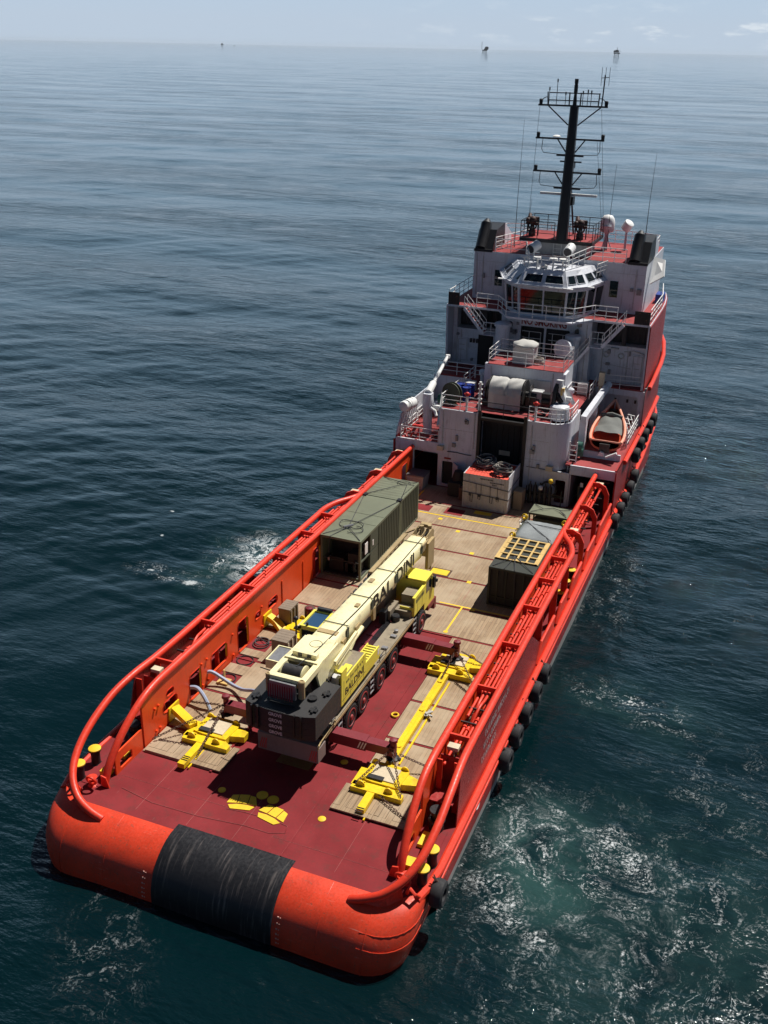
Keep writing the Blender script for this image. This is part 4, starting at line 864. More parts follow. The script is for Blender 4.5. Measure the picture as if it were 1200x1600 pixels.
P4 = pad(-4.15, 15.75, 0, 'yellow outrigger float under the port forward jack, half hidden behind the operator cab', -1)
b = MB(); b.box(3.82, 4.2, 7.15, 14.55, .1, .34); b.box(3.98, 4.04, 7.3, 14.4, .34, .36)
for y in (8.2, 11.2, 13.8): b.lathe([(.12, 0), (.12, .03)], (4.01, y, .36), n=12)
tag(b.build('spreader_beam', 'pad yellow'), 'long yellow steel beam joining the two starboard outrigger floats', 'beam')
b = MB(); b.box(4.34, 4.42, 7.3, 14.2, .06, .14); tag(b.build('edge_rail', 'pad yellow'), 'thin yellow rail on the timber just outboard of the long yellow beam', 'rail')
b = MB()
for k in range(5): b.tube([(4.4+random.uniform(-.15, .2), 11.2+random.uniform(-.25, .25), .2), (4.4+random.uniform(-.2, .2), 11.2+random.uniform(-.3, .3), .3), (4.4+random.uniform(-.2, .2), 11.2+random.uniform(-.3, .3), .22)], .05, 6)
tag(b.build('rope_knot', 'canvas'), 'small white rag knot tied on the thin yellow rail', 'knot')
def mat_(x0, x1, y0, y1, label, n):
    t = MB(); n = 12; w = (x1-x0)/n
    for i in range(n): t.box(x0+w*i+.008, x0+w*(i+1)-.008, y0+.26+random.uniform(0, .03), y1-random.uniform(0, .12), .062, .12+random.uniform(-.012, .008))
    t.box(x0, x1-.05, y0, y0+.25, .062, .13); t.box(x0+(x1-x0)*.5, x0+(x1-x0)*.5+.09, y0-.05, y0+.9, .13, .16)
    return tag(t.build('timber_mat', 'timber deck'), label, 'timber mat')
mat_(2.75, 6.3, 3.55, 5.3, 'weathered timber mat under the starboard after yellow float', 7)
mat_(-6.4, -2.55, 3.75, 5.5, 'weathered timber mat under the port after yellow float', 7)
def brace(a, b_, label, curved):
    p = MB()
    if curved: pts = smoothline([a, ((a[0]*.6+b_[0]*.4), a[1]-.1, a[2]-.22), ((a[0]*.25+b_[0]*.75), (a[1]+b_[1])/2-.05, b_[2]+.03), b_], 5)
    else: pts = [Vector(a), Vector(b_)]
    for q, r in zip(pts, pts[1:]): p.bar(q, r, .42, .3)
    p.box(-6.55, -6.48, a[1]-.42, a[1]+.42, .12, .85)
    tag(p.build('brace', 'pad yellow'), label, 'brace')
brace((-6.45, 6.35, .62), (-5.1, 5.75, .42), 'straight yellow brace from the port bulwark to the after float', False)
brace((-6.45, 15.6, .6), (-5.0, 14.9, .12), 'curved yellow brace bowed out from the port bulwark, beside the crates', True)
def lash(a, b_, label, r=.035, sag=.0):
    m = Vector(((a[0]+b_[0])/2, (a[1]+b_[1])/2, (a[2]+b_[2])/2-sag)); p = MB(); A = Vector(a); Bq = Vector(b_)
    n = int((Bq-A).length/.13); pts = [A.lerp(Bq, i/n)+Vector((0, 0, -sag*4*(i/n)*(1-i/n))) for i in range(n+1)]
    for i, (q, w) in enumerate(zip(pts, pts[1:])):
        d = (w-q); u = d.cross(Vector((0, 0, 1))).normalized() if i % 2 else d.cross(Vector((1, 0, .3))).normalized(); c = (q+w)/2; d = d.normalized()
        p.tube([c+d*(.1*math.cos(t))+u*(.05*math.sin(t)) for t in np.linspace(0, 2*PI, 7)[:-1]], .018, 4, True)
    tag(p.build('lashing_chain', 'rusty steel'), label, 'chain', 'chains lashing the crane to the deck')
J = {'sa': (4.15, 7.0, 1.1), 'sf': (4.15, 15.8, 1.1), 'pa': (-4.15, 7.0, 1.1), 'pf': (-4.15, 15.8, 1.1)}
lash(J['sa'], (5.35, 4.95, .4), 'chain from the starboard after jack aft and outboard across the yellow float')
lash(J['sa'], (3.3, 5.0, .5), 'chain from the starboard after jack straight aft onto the yellow tail beam')
lash((4.5, 7.1, .8), (6.4, 7.4, .15), 'chain from the starboard after jack to the foot of the starboard rail')
lash((4.2, 5.0, .3), (6.0, 4.0, .15), 'chain on the timber mat aft of the starboard after float')
lash(J['sf'], (4.0, 14.0, .4), 'chain from the starboard forward jack aft onto the long yellow beam')
lash(J['sf'], (5.6, 14.3, .2), 'chain from the starboard forward jack aft and outboard')
lash((4.4, 16, .9), (6.4, 15.9, .15), 'chain from the starboard forward jack to the starboard rail')
lash((4.6, 14.4, .1), (6.3, 13.2, .1), 'chain lying on the timber aft of the starboard forward float')
lash(J['pa'], (-6.4, 4.4, .25), 'long chain from the port after jack aft to the port bulwark')
lash(J['pa'], (-3.9, 4.2, .4), 'chain from the port after jack straight aft onto the striped tail beam')
lash((-4.5, 7.1, .9), (-6.4, 7.6, .2), 'chain from the port after jack to the port bulwark doorway')
lash((-6.2, 4.6, .15), (-3.9, 4.9, .15), 'slack chain lying on the port after timber mat', sag=.03)
# ------------------------------------------------------------------ crates, hose and coils near the port bulwark
def crate(x0, x1, y0, y1, h, label, strap):
    t = thing('crate', label, 'crate', ((x0+x1)/2, (y0+y1)/2, .06)); b = MB(); b.box(x0+.04, x1-.04, y0+.04, y1-.04, .06, h-.06); b.build('body', 'crate', t)
    b = MB(); b.box(x0, x1, y0, y1, h-.06, h); 
    for i in range(5): b.box(x0, x1, y0+(y1-y0)*i/5, y0+(y1-y0)*(i+.94)/5, h, h+.02)
    b.build('lid', 'crate', t); b = MB()
    for i in range(3):
        y = y0+.15+i*(y1-y0-.3)/2
        for x in (x0, x1): b.box(x-.02, x+.02, y-.05, y+.05, .1, h-.07)
    b.build('batten', 'wood pale' if strap else 'crate', t, each=True); return t
crate(-5.92, -5.2, 15.7, 16.75, 1.2, 'grey wooden crate by the port bulwark, farther from the crane', 0)
crate(-4.78, -3.85, 12.7, 13.9, 1.2, 'grey wooden crate beside the crane operator cab', 1)
b = MB(); b.lathe([(.3, 0.06), (.3, .9), (.24, .95)], (-4.6, 16.9, 0), n=14); tag(b.build('drum', 'rusty steel'), 'dark red drum standing behind the port crates', 'drum')
b = MB(); b.tube(smoothline([(-6.9, 9.3, .5), (-6.45, 9.5, .75), (-5.9, 9.6, .5), (-5.2, 9.5, .3), (-4.4, 9.1, .5), (-3.5, 8.6, 1.0), (-2.7, 8.0, 1.4), (-2.2, 7.4, 1.5)], 6), .09, 8); tag(b.build('hose', 'hose blue'), 'long pale blue hose from the port bulwark port to the crane counterweight', 'hose')
b = MB(); b.tube(smoothline([(-6.7, 7.9, .75), (-6.2, 7.9, .85), (-5.7, 7.7, .6), (-5.3, 7.5, .12)], 6), .1, 8); tag(b.build('hose', 'hose blue'), 'short pale blue hose end hanging from the port doorway behind the after float', 'hose')
b = MB()
for k in range(7): r = .36+.03*random.random(); b.tube([(-6.0+r*math.cos(a)+.03*random.random(), 13.95+r*math.sin(a), .08+.02*random.random()) for a in np.linspace(0, 2*PI, 24)], .02, 5)
b.tube([(-6.4, 14.3, .1), (-5.6, 13.8, .12), (-5.2, 14.1, .1)], .02, 5); tag(b.build('rope_coil', 'rope dark'), 'thin dark rope coil on the red plate by the port bulwark', 'rope')
b = MB(); b.bar((-5.9, 9.9, .06), (-5.9, 9.9, .75), .08, .08, (0, 1, 0)); b.box(-6.2, -5.6, 9.6, 10.1, .06, .16); tag(b.build('stand', 'grating'), 'small orange stand under the pale blue hose', 'stand')
# ------------------------------------------------------------------ containers and boxes on deck
def corrugated(b, axis, c, u0, u1, z0, z1, out, pitch=.28, depth=.035):
    """trapezoid-corrugated plate on plane axis=c, ribs pointing to +out"""
    n = max(2, int((u1-u0)/pitch)); p = (u1-u0)/n; pts = []
    for i in range(n):
        u = u0+i*p; pts += [(u, 0), (u+.3*p, 0), (u+.45*p, 1), (u+.85*p, 1)]
    pts.append((u1, 0)); vs = []
    for z in (z0, z1):
        for u, k in pts: w = c+out*depth*k; vs.append((w, u, z) if axis == 'x' else (u, w, z))
    m = len(pts); b.add(vs, [(i, i+1, m+i+1, m+i) for i in range(m-1)])
def corr_top(b, x0, x1, y0, y1, z, along='y', pitch=.28, depth=.025):
    L = y1-y0; n = int(L/pitch); p = L/n; vs = []; pts = []
    for i in range(n): u = y0+i*p; pts += [(u, 0), (u+.3*p, 0), (u+.45*p, 1), (u+.85*p, 1)]
    pts.append((y1, 0))
    for x in (x0, x1):
        for u, k in pts: vs.append((x, u, z+depth*k))
    m = len(pts); b.add(vs, [(i+1, i, m+i, m+i+1) for i in range(m-1)])
def frame_box(b, x0, x1, y0, y1, z0, z1, t=.12):
    for x in (x0, x1-t):
        for y in (y0, y1-t): b.box(x, x+t, y, y+t, z0, z1)
    for z in (z0, z1-t):
        for x in (x0, x1-t): b.box(x+.003, x+t-.003, y0+t, y1-t, z+.002, z+t-.002)
        for y in (y0, y1-t): b.box(x0+t, x1-t, y+.003, y+t-.003, z+.002, z+t-.002)
def slings(parent, pts, r=.022):
    b = MB()
    for p in pts: b.tube(p, r, 5)
    b.build('sling', 'rope dark', parent)
# office container
x0, x1, y0, y1, z1 = -6.45, -3.88, 22.2, 28.65, 2.62
t = thing('shipping_container', 'long olive green container with open dark end and a wire sling on its flat roof', 'container', (-5.2, 25.4, .06), 'olive containers by the port rail')
b = MB(); frame_box(b, x0, x1, y0, y1, .06, z1); b.box(x0, x0+.04, y0+.12, y1-.12, .18, z1-.12); b.box(x0+.12, x1-.12, y1-.06, y1-.02, .18, z1-.12); b.build('frame', 'olive', t)
b = MB(); b.box(x0, x1, y0, y1, z1, z1+.03)
for y in (24.6, 25.9): b.box(x0+.05, x1-.05, y, y+.04, z1+.03, z1+.045)
b.build('roof', 'olive', t)
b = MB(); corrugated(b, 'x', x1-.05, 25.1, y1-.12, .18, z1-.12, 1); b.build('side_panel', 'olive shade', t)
b = MB(); b.box(x1-.07, x1-.02, 23.75, 25.05, .18, 1.25); b.box(x1-.07, x1-.02, 23.75, 25.05, 1.31, z1-.12); b.box(x1-.1, x1+.01, 23.68, 23.76, .18, z1-.12); b.box(x1-.1, x1+.01, 25.03, 25.1, .18, z1-.12); b.box(x1-.09, x1+.0, 22.32, 23.68, 1.2, 1.28); d = b.build('door', 'olive shade', t)
b = MB(); b.box(x1-.02, x1+.0, 24.05, 24.2, 1.6, 1.95); b.box(x1-.03, x1+.0, 22.9, 23.3, 1.5, 2.2); b.build('notice', 'lettering white', t, each=True)
b = MB(); b.box(x0+.12, x1-.12, y0+1.5, y0+1.55, .18, z1-.12); b.box(x0+.12, x1-.12, y0+.12, y0+1.5, .18, .24)
for q in ((x0+.3, -5.2, .5, 1.1), (-5.1, -4.3, .5, .8), (-4.9, -4.2, 1.0, 1.5)): b.box(q[0], q[1], y0+.5, y0+1.2, .24, q[3])
b.box(x0+.12, x1-.12, y0+.05, y0+.09, 1.14, 1.2); b.build('interior', 'dark recess', t)
b = MB(); b.torus((-4.4, 22.8, .75), .32, .1, (1, 0, 0), 16, 6); b.build('spare_tyre', 'tyre', t)
slings(t, [[(x0+.1, y0+.1, 2.68), (-5.3, 23.7, 2.75), (x1-.1, 28.5, 2.68)], [(x1-.1, y0+.1, 2.68), (-5.3, 23.7, 2.75), (x0+.1, 28.5, 2.68)], [(x0+.55, y0-.05, 1.6), (x0+.6, y0-.03, 2.66), (-5.3, 23.7, 2.75)], [(-5.3+.75*math.cos(a), 24.1+.55*math.sin(a), 2.72+.05*math.sin(3*a)) for a in np.linspace(0, 6.0, 22)], [(-4.9+.6*math.cos(a), 23.5+.5*math.sin(a), 2.72) for a in np.linspace(1.6, -1.9, 14)]])
b = MB(); b.tube([(-5.5, 23.4, 2.8), (-5.1, 23.9, 2.8)], .07, 6); b.box(x0+.5, x0+.62, y0-.08, y0-.02, 1.1, 1.3); b.build('shackle', 'grey steel', t)
# short container
y0, y1 = 28.75, 32.0
t = thing('shipping_container', 'short olive green container with ribbed roof, standing forward of the long one', 'container', (-5.2, 30.4, .06), 'olive containers by the port rail')
b = MB(); frame_box(b, x0, x1, y0, y1, .06, z1+.03); b.build('frame', 'olive', t)
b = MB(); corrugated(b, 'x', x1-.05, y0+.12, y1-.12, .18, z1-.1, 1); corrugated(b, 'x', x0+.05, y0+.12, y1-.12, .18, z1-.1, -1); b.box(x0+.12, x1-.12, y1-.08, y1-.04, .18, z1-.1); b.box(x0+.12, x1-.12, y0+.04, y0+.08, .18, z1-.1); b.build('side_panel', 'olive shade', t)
b = MB(); corr_top(b, x0+.04, x1-.04, y0+.06, y1-.06, z1+.012, pitch=.36); b.build('roof', 'olive', t)
slings(t, [[(x0+.1, 31.9, 2.68), (-4.6, 31.2, 2.78), (x1-.1, 31.9, 2.68)], [(x0+.2, 28.9, 2.7), (-4.8, 30.9, 2.75)], [(-4.0, 31.4, 2.66), (-3.95, 29.9, 3.3), (-3.93, 28.8, 2.7)], [(-4.7+.45*math.cos(a), 31.4+.3*math.sin(a), 2.72) for a in np.linspace(0, 5.4, 16)]])
b = MB()
for x, y in ((x1-.1, 28.7), (x0+.1, 28.7)): b.box(x-.14, x+.14, y-.2, y+.16, 2.65, 2.75)
b.build('twist_lock', 'black paint', t, each=True)
# starboard container with yellow grating
t = thing('cargo_basket', 'dark olive cargo basket with a yellow grating frame lying on top, by the starboard rail', 'basket', (5, 24.6, .06))
x0, x1, y0, y1, z1 = 3.72, 6.3, 22.65, 26.95, 2.45
b = MB(); frame_box(b, x0, x1, y0, y1, .06, z1)
for i in range(4): b.box(x0+.5+.5*i, x0+.56+.5*i, y0+.03, y0+.09, .2, z1-.1)
for i in range(8): b.box(x0+.02, x0+.07, y0+.5+.5*i, y0+.56+.5*i, .2, z1-.1)
b.box(x0+.12, x1-.12, y0+.04, y0+.08, .6, .66); b.build('frame', 'basket dark', t)
b = MB(); b.box(x0+.09, x0+.11, y0+.12, y1-.12, .18, z1-.12); b.box(x1-.11, x1-.09, y0+.12, y1-.12, .18, z1-.12); b.box(x0+.12, x1-.12, y0+.1, y0+.12, .18, z1-.12); b.box(x0+.12, x1-.12, y1-.12, y1-.1, .18, z1-.12); b.build('mesh_panel', 'dark recess', t)
b = MB(); b.box(x0+.02, x1-.02, y0+.02, y1-.02, z1-.02, z1+.02); b.build('lid', 'basket dark', t)
b = MB()
for i in range(5): x = x0+.1+i*.58; b.box(x-.05, x+.05, 23.75, 26.75, z1+.04, z1+.13)
for i in range(5): y = 23.8+i*.72; b.box(x0+.05, x1-.1, y-.05, y+.05, z1+.05, z1+.12)
b.box(x0-.0, x0+.28, 23.75, 26.75, z1+.03, z1+.10); b.box(x1-.3, x1-.05, 23.75, 26.75, z1+.03, z1+.10); g = b.build('grating_frame', 'grating')
tag(g, 'yellow steel grid frame lying flat on the dark olive basket', 'grating')
slings(t, [[(4.6, 22.62, .9), (4.6, 22.7, 2.5), (4.8, 24.2, 2.62)], [(4.8, 24.2, 2.62), (3.9, 22.8, 2.5)], [(5.3, 22.62, 1.2), (5.2, 22.7, 2.5), (4.8, 24.2, 2.62)], [(4.8, 24.2, 2.62), (6.2, 22.8, 2.5)]])
t = thing('cargo_basket', 'cargo basket covered by a grey tarpaulin, with yellow lifting lugs at its corners', 'basket', (5.2, 28.6, .06))
x0, x1, y0, y1, z1 = 3.85, 6.35, 27.15, 30.0, 2.3
b = MB(); frame_box(b, x0, x1, y0, y1, .06, z1); b.box(x0+.05, x1-.05, y0+.05, y1-.05, .2, z1-.02); b.build('frame', 'olive shade', t)
b = MB(); nx, ny = 16, 18; vs = []; rg = random.Random(9)
for j in range(ny+1):
    for i in range(nx+1):
        u, v = i/nx, j/ny; e = min(u, 1-u, v, 1-v)
        vs.append((x0-.03+(x1-x0+.06)*u, y0-.03+(y1-y0+.06)*v, z1+.02+.10*min(1, e*6)+.035*math.sin(9*u+3*v)*math.sin(7*v)+rg.uniform(-.015, .015)-(.25 if e == 0 else 0)))
b.add(vs, [(j*(nx+1)+i, j*(nx+1)+i+1, (j+1)*(nx+1)+i+1, (j+1)*(nx+1)+i) for j in range(ny) for i in range(nx)]); b.build('tarpaulin', 'tarp grey', t, smooth=60)
slings(t, [[(x0+.1, y1-.4, z1+.17), (x1-.2, y0+.1, z1+.17)], [(x0-.03, y1-.7, z1+.14), (x1+.03, y1-.9, z1+.16)]])
b = MB()
for x, y in ((x0, y0), (x0, y1), (x1, y1)): b.torus((x, y, z1+.18), .16, .05, (0, 1, 0), 12, 6); b.torus((x+.08, y-.1, z1+.25), .13, .04, (1, 0, 0), 12, 6); b.box(x-.1, x+.1, y-.1, y+.1, z1-.05, z1+.1)
b.build('lifting_lug', 'marking yellow', t)
t = thing('skid', 'low pale green topped equipment skid forward of the tarpaulin basket', 'skid', (5, 32.8, .06))
x0, x1, y0, y1, z1 = 3.6, 6.1, 32.05, 33.5, 1.85
b = MB(); frame_box(b, x0, x1, y0, y1, .06, z1, .1); b.box(x0+.3, x1-.3, y0+.3, y1-.3, .2, 1.4); b.build('frame', 'olive shade', t); b = MB(); b.box(x0, x1, y0, y1, z1, z1+.04); b.build('roof', 'olive', t)
slings(t, [[(x0+.1, y0+.1, 1.93), (4.4, 32.7, 2.0), (x0+.1, y1-.1, 1.93)], [(x1-.1, y0+.1, 1.93), (5.4, 32.9, 2.0), (x1-.1, y1-.1, 1.93)], [(4.4, 32.7, 2.0), (4.9, 33.2, 1.95), (5.4, 32.9, 2.0), (5.9, 32.4, 1.95)]])
def chair(x, y, label):
    t = thing('plastic_chair', label, 'chair', (x, y, 0)); b = MB()
    b.box(x-.22, x+.22, y-.22, y+.2, .42, .45); b.build('seat', 'rail white', t); b = MB()
    b.prism([(x-.2, .45), (x+.2, .45), (x+.24, .75), (x+.15, .9), (x-.15, .9), (x-.24, .75)], y+.2, y+.23, 'xz'); b.build('backrest', 'rail white', t)
    for sx in (-1, 1):
        for sy in (-1, 1): b = MB(); b.bar((x+sx*.23, y+sy*.22, 0), (x+sx*.19, y+sy*.18, .42), .04, .04); b.build('leg', 'rail white', t)
        b = MB(); b.tube([(x+sx*.24, y-.2, .42), (x+sx*.25, y-.18, .65), (x+sx*.23, y+.2, .66)], .022, 6); b.build('armrest', 'rail white', t)
chair(3.05, 33.3, 'white plastic chair beside the low green skid')
# white open-top box with red floor boards on top
t = thing('cargo_box', 'scuffed white steel box with bright red ribbed top standing before the dark winch recess', 'box', (-.2, 36.5, 0))
x0, x1, y0, y1, z1 = -1.8, 1.4, 35.1, 38.0, 2.55
b = MB(); corrugated(b, 'y', y0+.03, x0+.1, x1-.1, .12, z1, -1, .24, .02); b.box(x0, x0+.1, y0, y0+.1, .0, z1); b.box(x1-.1, x1, y0, y0+.1, 0, z1); b.box(x0+.1, x1-.1, y0+.01, y0+.09, .05, .15); b.build('end_panel', 'box white', t)
b = MB(); b.box(x1-.06, x1-.0, y0+.1, y1, .05, z1+.18); b.box(x0, x0+.06, y0+.1, y1, .05, z1); b.box(x0+.06, x1-.06, y1-.06, y1, .05, z1); b.build('side_panel', 'box side', t)
b = MB(); corr_top(b, x0+.06, x1-.06, y0+.1, y1-.06, z1-.12, pitch=.2); 
vs = b.v; b.v = [(x0+.06+(v[1]-y0-.1)/(y1-y0-.16)*(x1-x0-.12), y0+.1+(v[0]-x0-.06)/(x1-x0-.12)*(y1-y0-.16), v[2]+.06) for v in vs]; b.build('top', 'box roof', t)
b = MB()
for z0_, z1_ in ((2.0, 1.72), (1.22, 1.05)): b.tube([(x0-.02, y0-.03, z0_), (0, y0-.04, (z0_+z1_)/2), (x1+.02, y0-.03, z1_)], .022, 5); b.tube([(x1+.02, y0, z1_), (x1+.02, y1, z1_)], .02, 5)
for x in (-.85, -.5, .15, .65): b.tube([(x, y0-.035, 1.9), (x+.02, y0-.035, 1.15)], .016, 4)
for x, d in ((-1.15, .55), (-.6, .3), (.25, .45), (.7, .25)): b.tube([(x-.1, y0-.04, 1.2), (x-.08, y0-.05, 1.15-d), (x+.06, y0-.05, 1.1-d), (x+.1, y0-.04, 1.15)], .02, 4)
for x in (-1.25, -.62, .66): b.box(x-.09, x+.09, y0-.07, y0-.02, 1.0, 1.18)
b.build('lashing', 'rope dark', t)
b = MB(); rg = random.Random(8)
for xx, xe, z in ((-.6, .25, 2.28), (.1, 1.0, 2.1), (.25, .6, 1.95)):
    while xx < xe: w = rg.uniform(.04, .09); b.add([(xx, y0-.002, z), (xx+w, y0-.002, z), (xx+w, y0-.002, z+.09), (xx, y0-.002, z+.09)], [(0, 1, 2, 3)]); xx += w+.03
b.build('stencil', 'lettering dark', t, smooth=0)
def coil(x, y, z, label, seed):
    rg = random.Random(seed); t = thing('rope_coil', label, 'rope', (x, y, z), 'rope coils on the white box')
    for m, n in (('rope dark', 11), ('rope', 8)):
        b = MB()
        for k in range(n):
            r = rg.uniform(.3, .72); h = rg.uniform(.08, .5); tx, ty = rg.uniform(-.35, .35), rg.uniform(-.35, .35); q = rg.uniform(.7, 1)
            b.tube([(x+r*math.cos(a), y+r*q*math.sin(a), z+.03+h+r*(tx*math.cos(a)+ty*math.sin(a))) for a in np.linspace(0, 2*PI, 22)[:-1]], .035, 5, True)
        b.v = [(v[0], v[1], max(v[2], z+.01)) for v in b.v]; b.build('coil', m, t)
coil(-.75, 36.9, 2.52, 'tall dark and white rope coil on the port half of the white box top', 3)
coil(.65, 36.1, 2.52, 'untidy grey rope coil at the starboard edge of the white box', 6)
# ------------------------------------------------------------------ superstructure
Z1, Z2, Z3, Z4, Z5 = 3.1, 5.85, 8.35, 10.85, 14.55
def railing(pts, h=1.0, nr=3, sp=1.25, mat='rail white', name='railing', parent=None, r=.028):
    b = MB(); P = [Vector(p) for p in pts]
    for k in range(1, nr+1): b.tube([p+Vector((0, 0, h*k/nr)) for p in P], r*(1.15 if k == nr else .85), 6)
    for i, (p, q) in enumerate(zip(P, P[1:])):
        n = max(1, round((q-p).length/sp))
        for j in range(n+(i == len(P)-2)): c = p.lerp(q, j/n); b.tube([c, c+Vector((0, 0, h))], r, 6)
    return part(b, name, mat, parent)
def stairs(a, b_, w, n, name='stairway'):
    A = Vector(a); Bq = Vector(b_); d = Bq-A; side = Vector((d.y, -d.x, 0)).normalized()*(w/2); b = MB()
    for s in (-1, 1): b.bar(A+side*s, Bq+side*s, .05, .22)
    o = part(b, name, 'white'); t = MB()
    for i in range(n): c = A.lerp(Bq, (i+.5)/n); t.bar(c-side*.96, c+side*.96, .2, .03)
    part(t, 'tread', 'upper deck red', o, each=True); h = MB()
    for s in (-1, 1):
        for k in (.45, .9): h.tube([A+side*s+Vector((0, 0, k)), Bq+side*s+Vector((0, 0, k))], .026, 6)
        for i in range(4): c = A.lerp(Bq, i/3)+side*s; h.tube([c, c+Vector((0, 0, .92))], .024, 6)
    part(h, 'handrail', 'rail white', o)
def deckhouse():
    # after end of the deckhouse with openings (port passage, door, winch recess, starboard recess)
    b = MB(); Y = 38.1
    b.wall('y', Y+.06, .12, -7.95, -1.86, 0, Z1+.12, [(-6.5, -4.68, 0, 2.46), (-4.35, -3.55, .18, 1.95)], .12)
    b.box(-4.68, -1.86, Y+.003, Y+.117, Z1+.12, Z2)
    b.box(1.6, 3.2, Y, Y+.12, 0, Z2); b.wall('y', Y+.06, .12, 3.2, 4.82, 0, 2.5, [(3.9, 4.6, .2, 1.9)], .1); b.box(4.82, 7.95, Y, Y+.12, 2.46, Z1+.03)
    b.box(-1.98, -1.86, Y+.12, 44, 0, Z2); b.box(1.6, 1.72, Y+.12, 44, 0, Z2); b.box(-4.68, -4.58, Y+.12, 44, 0, Z2); b.box(-7.9, 7.9, 44, 44.1, 0, Z1); b.box(4.82, 4.92, Y+.12, 44, 0, Z1)
    w = part(b, 'deckhouse_wall', 'white')
    b = MB(); pts = [(3.2, Y)]+[(3.2+1.25*math.sin(a), Y+1.25-1.25*math.cos(a)) for a in np.linspace(.05, PI/2, 10)]+[(4.45, 42), (4.3, 42)]+[(3.2+1.1*math.sin(a), Y+1.25-1.1*math.cos(a)) for a in np.linspace(PI/2, .0, 10)]
    b.prism(pts, 2.5, Z2, 'xy'); part(b, 'crane_tower', 'white', smooth=40)
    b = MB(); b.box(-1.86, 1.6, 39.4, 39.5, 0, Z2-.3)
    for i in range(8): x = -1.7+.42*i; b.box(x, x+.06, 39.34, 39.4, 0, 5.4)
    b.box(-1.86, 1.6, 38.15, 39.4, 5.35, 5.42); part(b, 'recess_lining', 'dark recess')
    b = MB()
    for x in (-1.86, 1.4): b.box(x, x+.22, 37.98, 38.1, 0, 6.1); b.box(x, x+.2, 38.1, 38.5, 0, 5.8)
    b.box(-1.64, 1.4, 38.0, 38.25, 5.45, 5.62); part(b, 'recess_frame', 'black paint')
    b = MB(); b.box(-.55, .25, 39.3, 39.33, 2.6, 2.95); part(b, 'recess_sign', 'wood pale')
    # doors
    b = MB(); b.box(-4.35, -3.55, 38.25, 38.3, .18, 1.95); part(b, 'door_opening', 'dark recess', w)
    b = MB(); b.add([(-3.52, 38.08, .2), (-3.0, 37.5, .2), (-3.0, 37.5, 1.95), (-3.52, 38.08, 1.95), (-3.49, 38.1, .2), (-2.97, 37.53, .2), (-2.97, 37.53, 1.95), (-3.49, 38.1, 1.95)], [(0, 1, 2, 3), (7, 6, 5, 4), (0, 4, 5, 1), (3, 2, 6, 7), (1, 5, 6, 2)]); d = part(b, 'door', 'white'); b = MB(); b.cyl((-3.1, 37.55, 1.05), (-3.05, 37.47, 1.05), .03, 6); part(b, 'handle', 'dark steel', d)
    b = MB(); b.box(-4.2, -3.7, 38.085, 38.1, 2.12, 2.25); part(b, 'door_sign', 'lettering red', w)
    b = MB()
    for x, z in ((-4.6, 3.0), (3.3, 2.75)): b.box(x-.1, x+.35, 37.8, 38.1, z-.2, z+.12)
    part(b, 'wall_lamp', 'wood pale', w, each=True)
    b = MB(); b.tube([(-4.0, 38.06, 2.72), (-3.3, 38.06, 2.75), (-2.6, 38.06, 2.68), (-2.2, 38.06, 2.7)], .03, 5); b.tube([(1.8, 38.06, 2.55), (4.3, 38.06, 2.5)], .02, 5); part(b, 'cable', 'dark steel', w)
    # decks
    b = MB(); b.box(-7.94, -4.68, Y+.12, 48.4, Z1-.1, Z1); b.box(4.45, 7.94, Y+.12, 48.3, Z1-.1, Z1); b.box(-4.58, 4.3, 42, 48.3, Z1-.1, Z1); part(b, 'boat_deck', 'upper deck red')
    b = MB(); b.box(-4.68, -1.98, Y+.12, 49.4, Z2, Z2+.03); b.box(1.72, 3.2, Y+.12, 49.4, Z2, Z2+.03); b.box(-1.98, 1.72, 38.4, 49.4, Z2, Z2+.03); b.box(3.2, 4.3, 39.4, 49.4, Z2, Z2+.028); b.box(4.3, 7.65, 48.3, 49.4, Z2-.1, Z2+.028); b.box(-7.65, -4.68, 46.0, 49.4, Z2-.1, Z2+.028); part(b, 'winch_deck', 'upper deck red')
    # alcove behind the rescue boat
    b = MB(); b.wall('y', 48.35, .1, 4.3, 7.9, Z1, Z2-.1, [(5.0, 7.5, Z1, 5.3)], .3); b.box(4.3, 7.9, 49.3, 49.38, Z1, Z2-.1); part(b, 'alcove_wall', 'white')
    b = MB()
    for x in (5.6, 6.5, 7.1): b.box(x, x+.16, 49.2, 49.3, 4.5, 4.75)
    part(b, 'alcove_box', 'dark steel', each=True)
    b = MB(); b.box(-7.9, -4.68, 46.0, 46.1, Z1, Z2-.1); part(b, 'store_wall', 'white')
    # winch house
    b = MB(); b.box(-2.5, 3.0, 41.9, 45.2, Z2+.03, Z3); b.box(-2.7, -2.5, 41.9, 42.3, Z2+.03, Z3); part(b, 'winch_house', 'white')
    b = MB(); b.box(-2.52, 3.02, 41.88, 45.22, Z3, Z3+.04); part(b, 'winch_house_roof', 'upper deck red')
    b = MB(); b.prism([(41.9, 6.2), (42.6, 6.2), (43.2, 8.2), (42.0, 8.2)], 3.0, 3.16, 'yz'); part(b, 'stiffener', 'white')
    railing([(-2.45, 45.1, Z3), (-2.45, 41.95, Z3), (2.95, 41.95, Z3), (2.95, 45.1, Z3), (-2.45, 45.1, Z3)], 1.05, 3, 1.3)
    # main superstructure block
    b = MB(); pl = [(-7.62, 49.4), (7.62, 49.4), (7.62, 54)]+[(hullw(y)-.4, y) for y in (56, 58, 59.9)]+[(-(hullw(y)-.4), y) for y in (59.9, 58, 56)]+[(-7.62, 54)]; b.prism(pl, Z1, 8.75, 'xy'); b.prism([(-7.62, 50.6), (7.62, 50.6)]+pl[2:], 8.75, Z4-.15, 'xy'); b.box(-7.62, -7.3, 49.4, 50.6, 8.75, Z4-.15); b.box(7.5, 7.62, 49.4, 50.6, 8.75, Z4-.15); part(b, 'accommodation', 'white')
    b = MB()
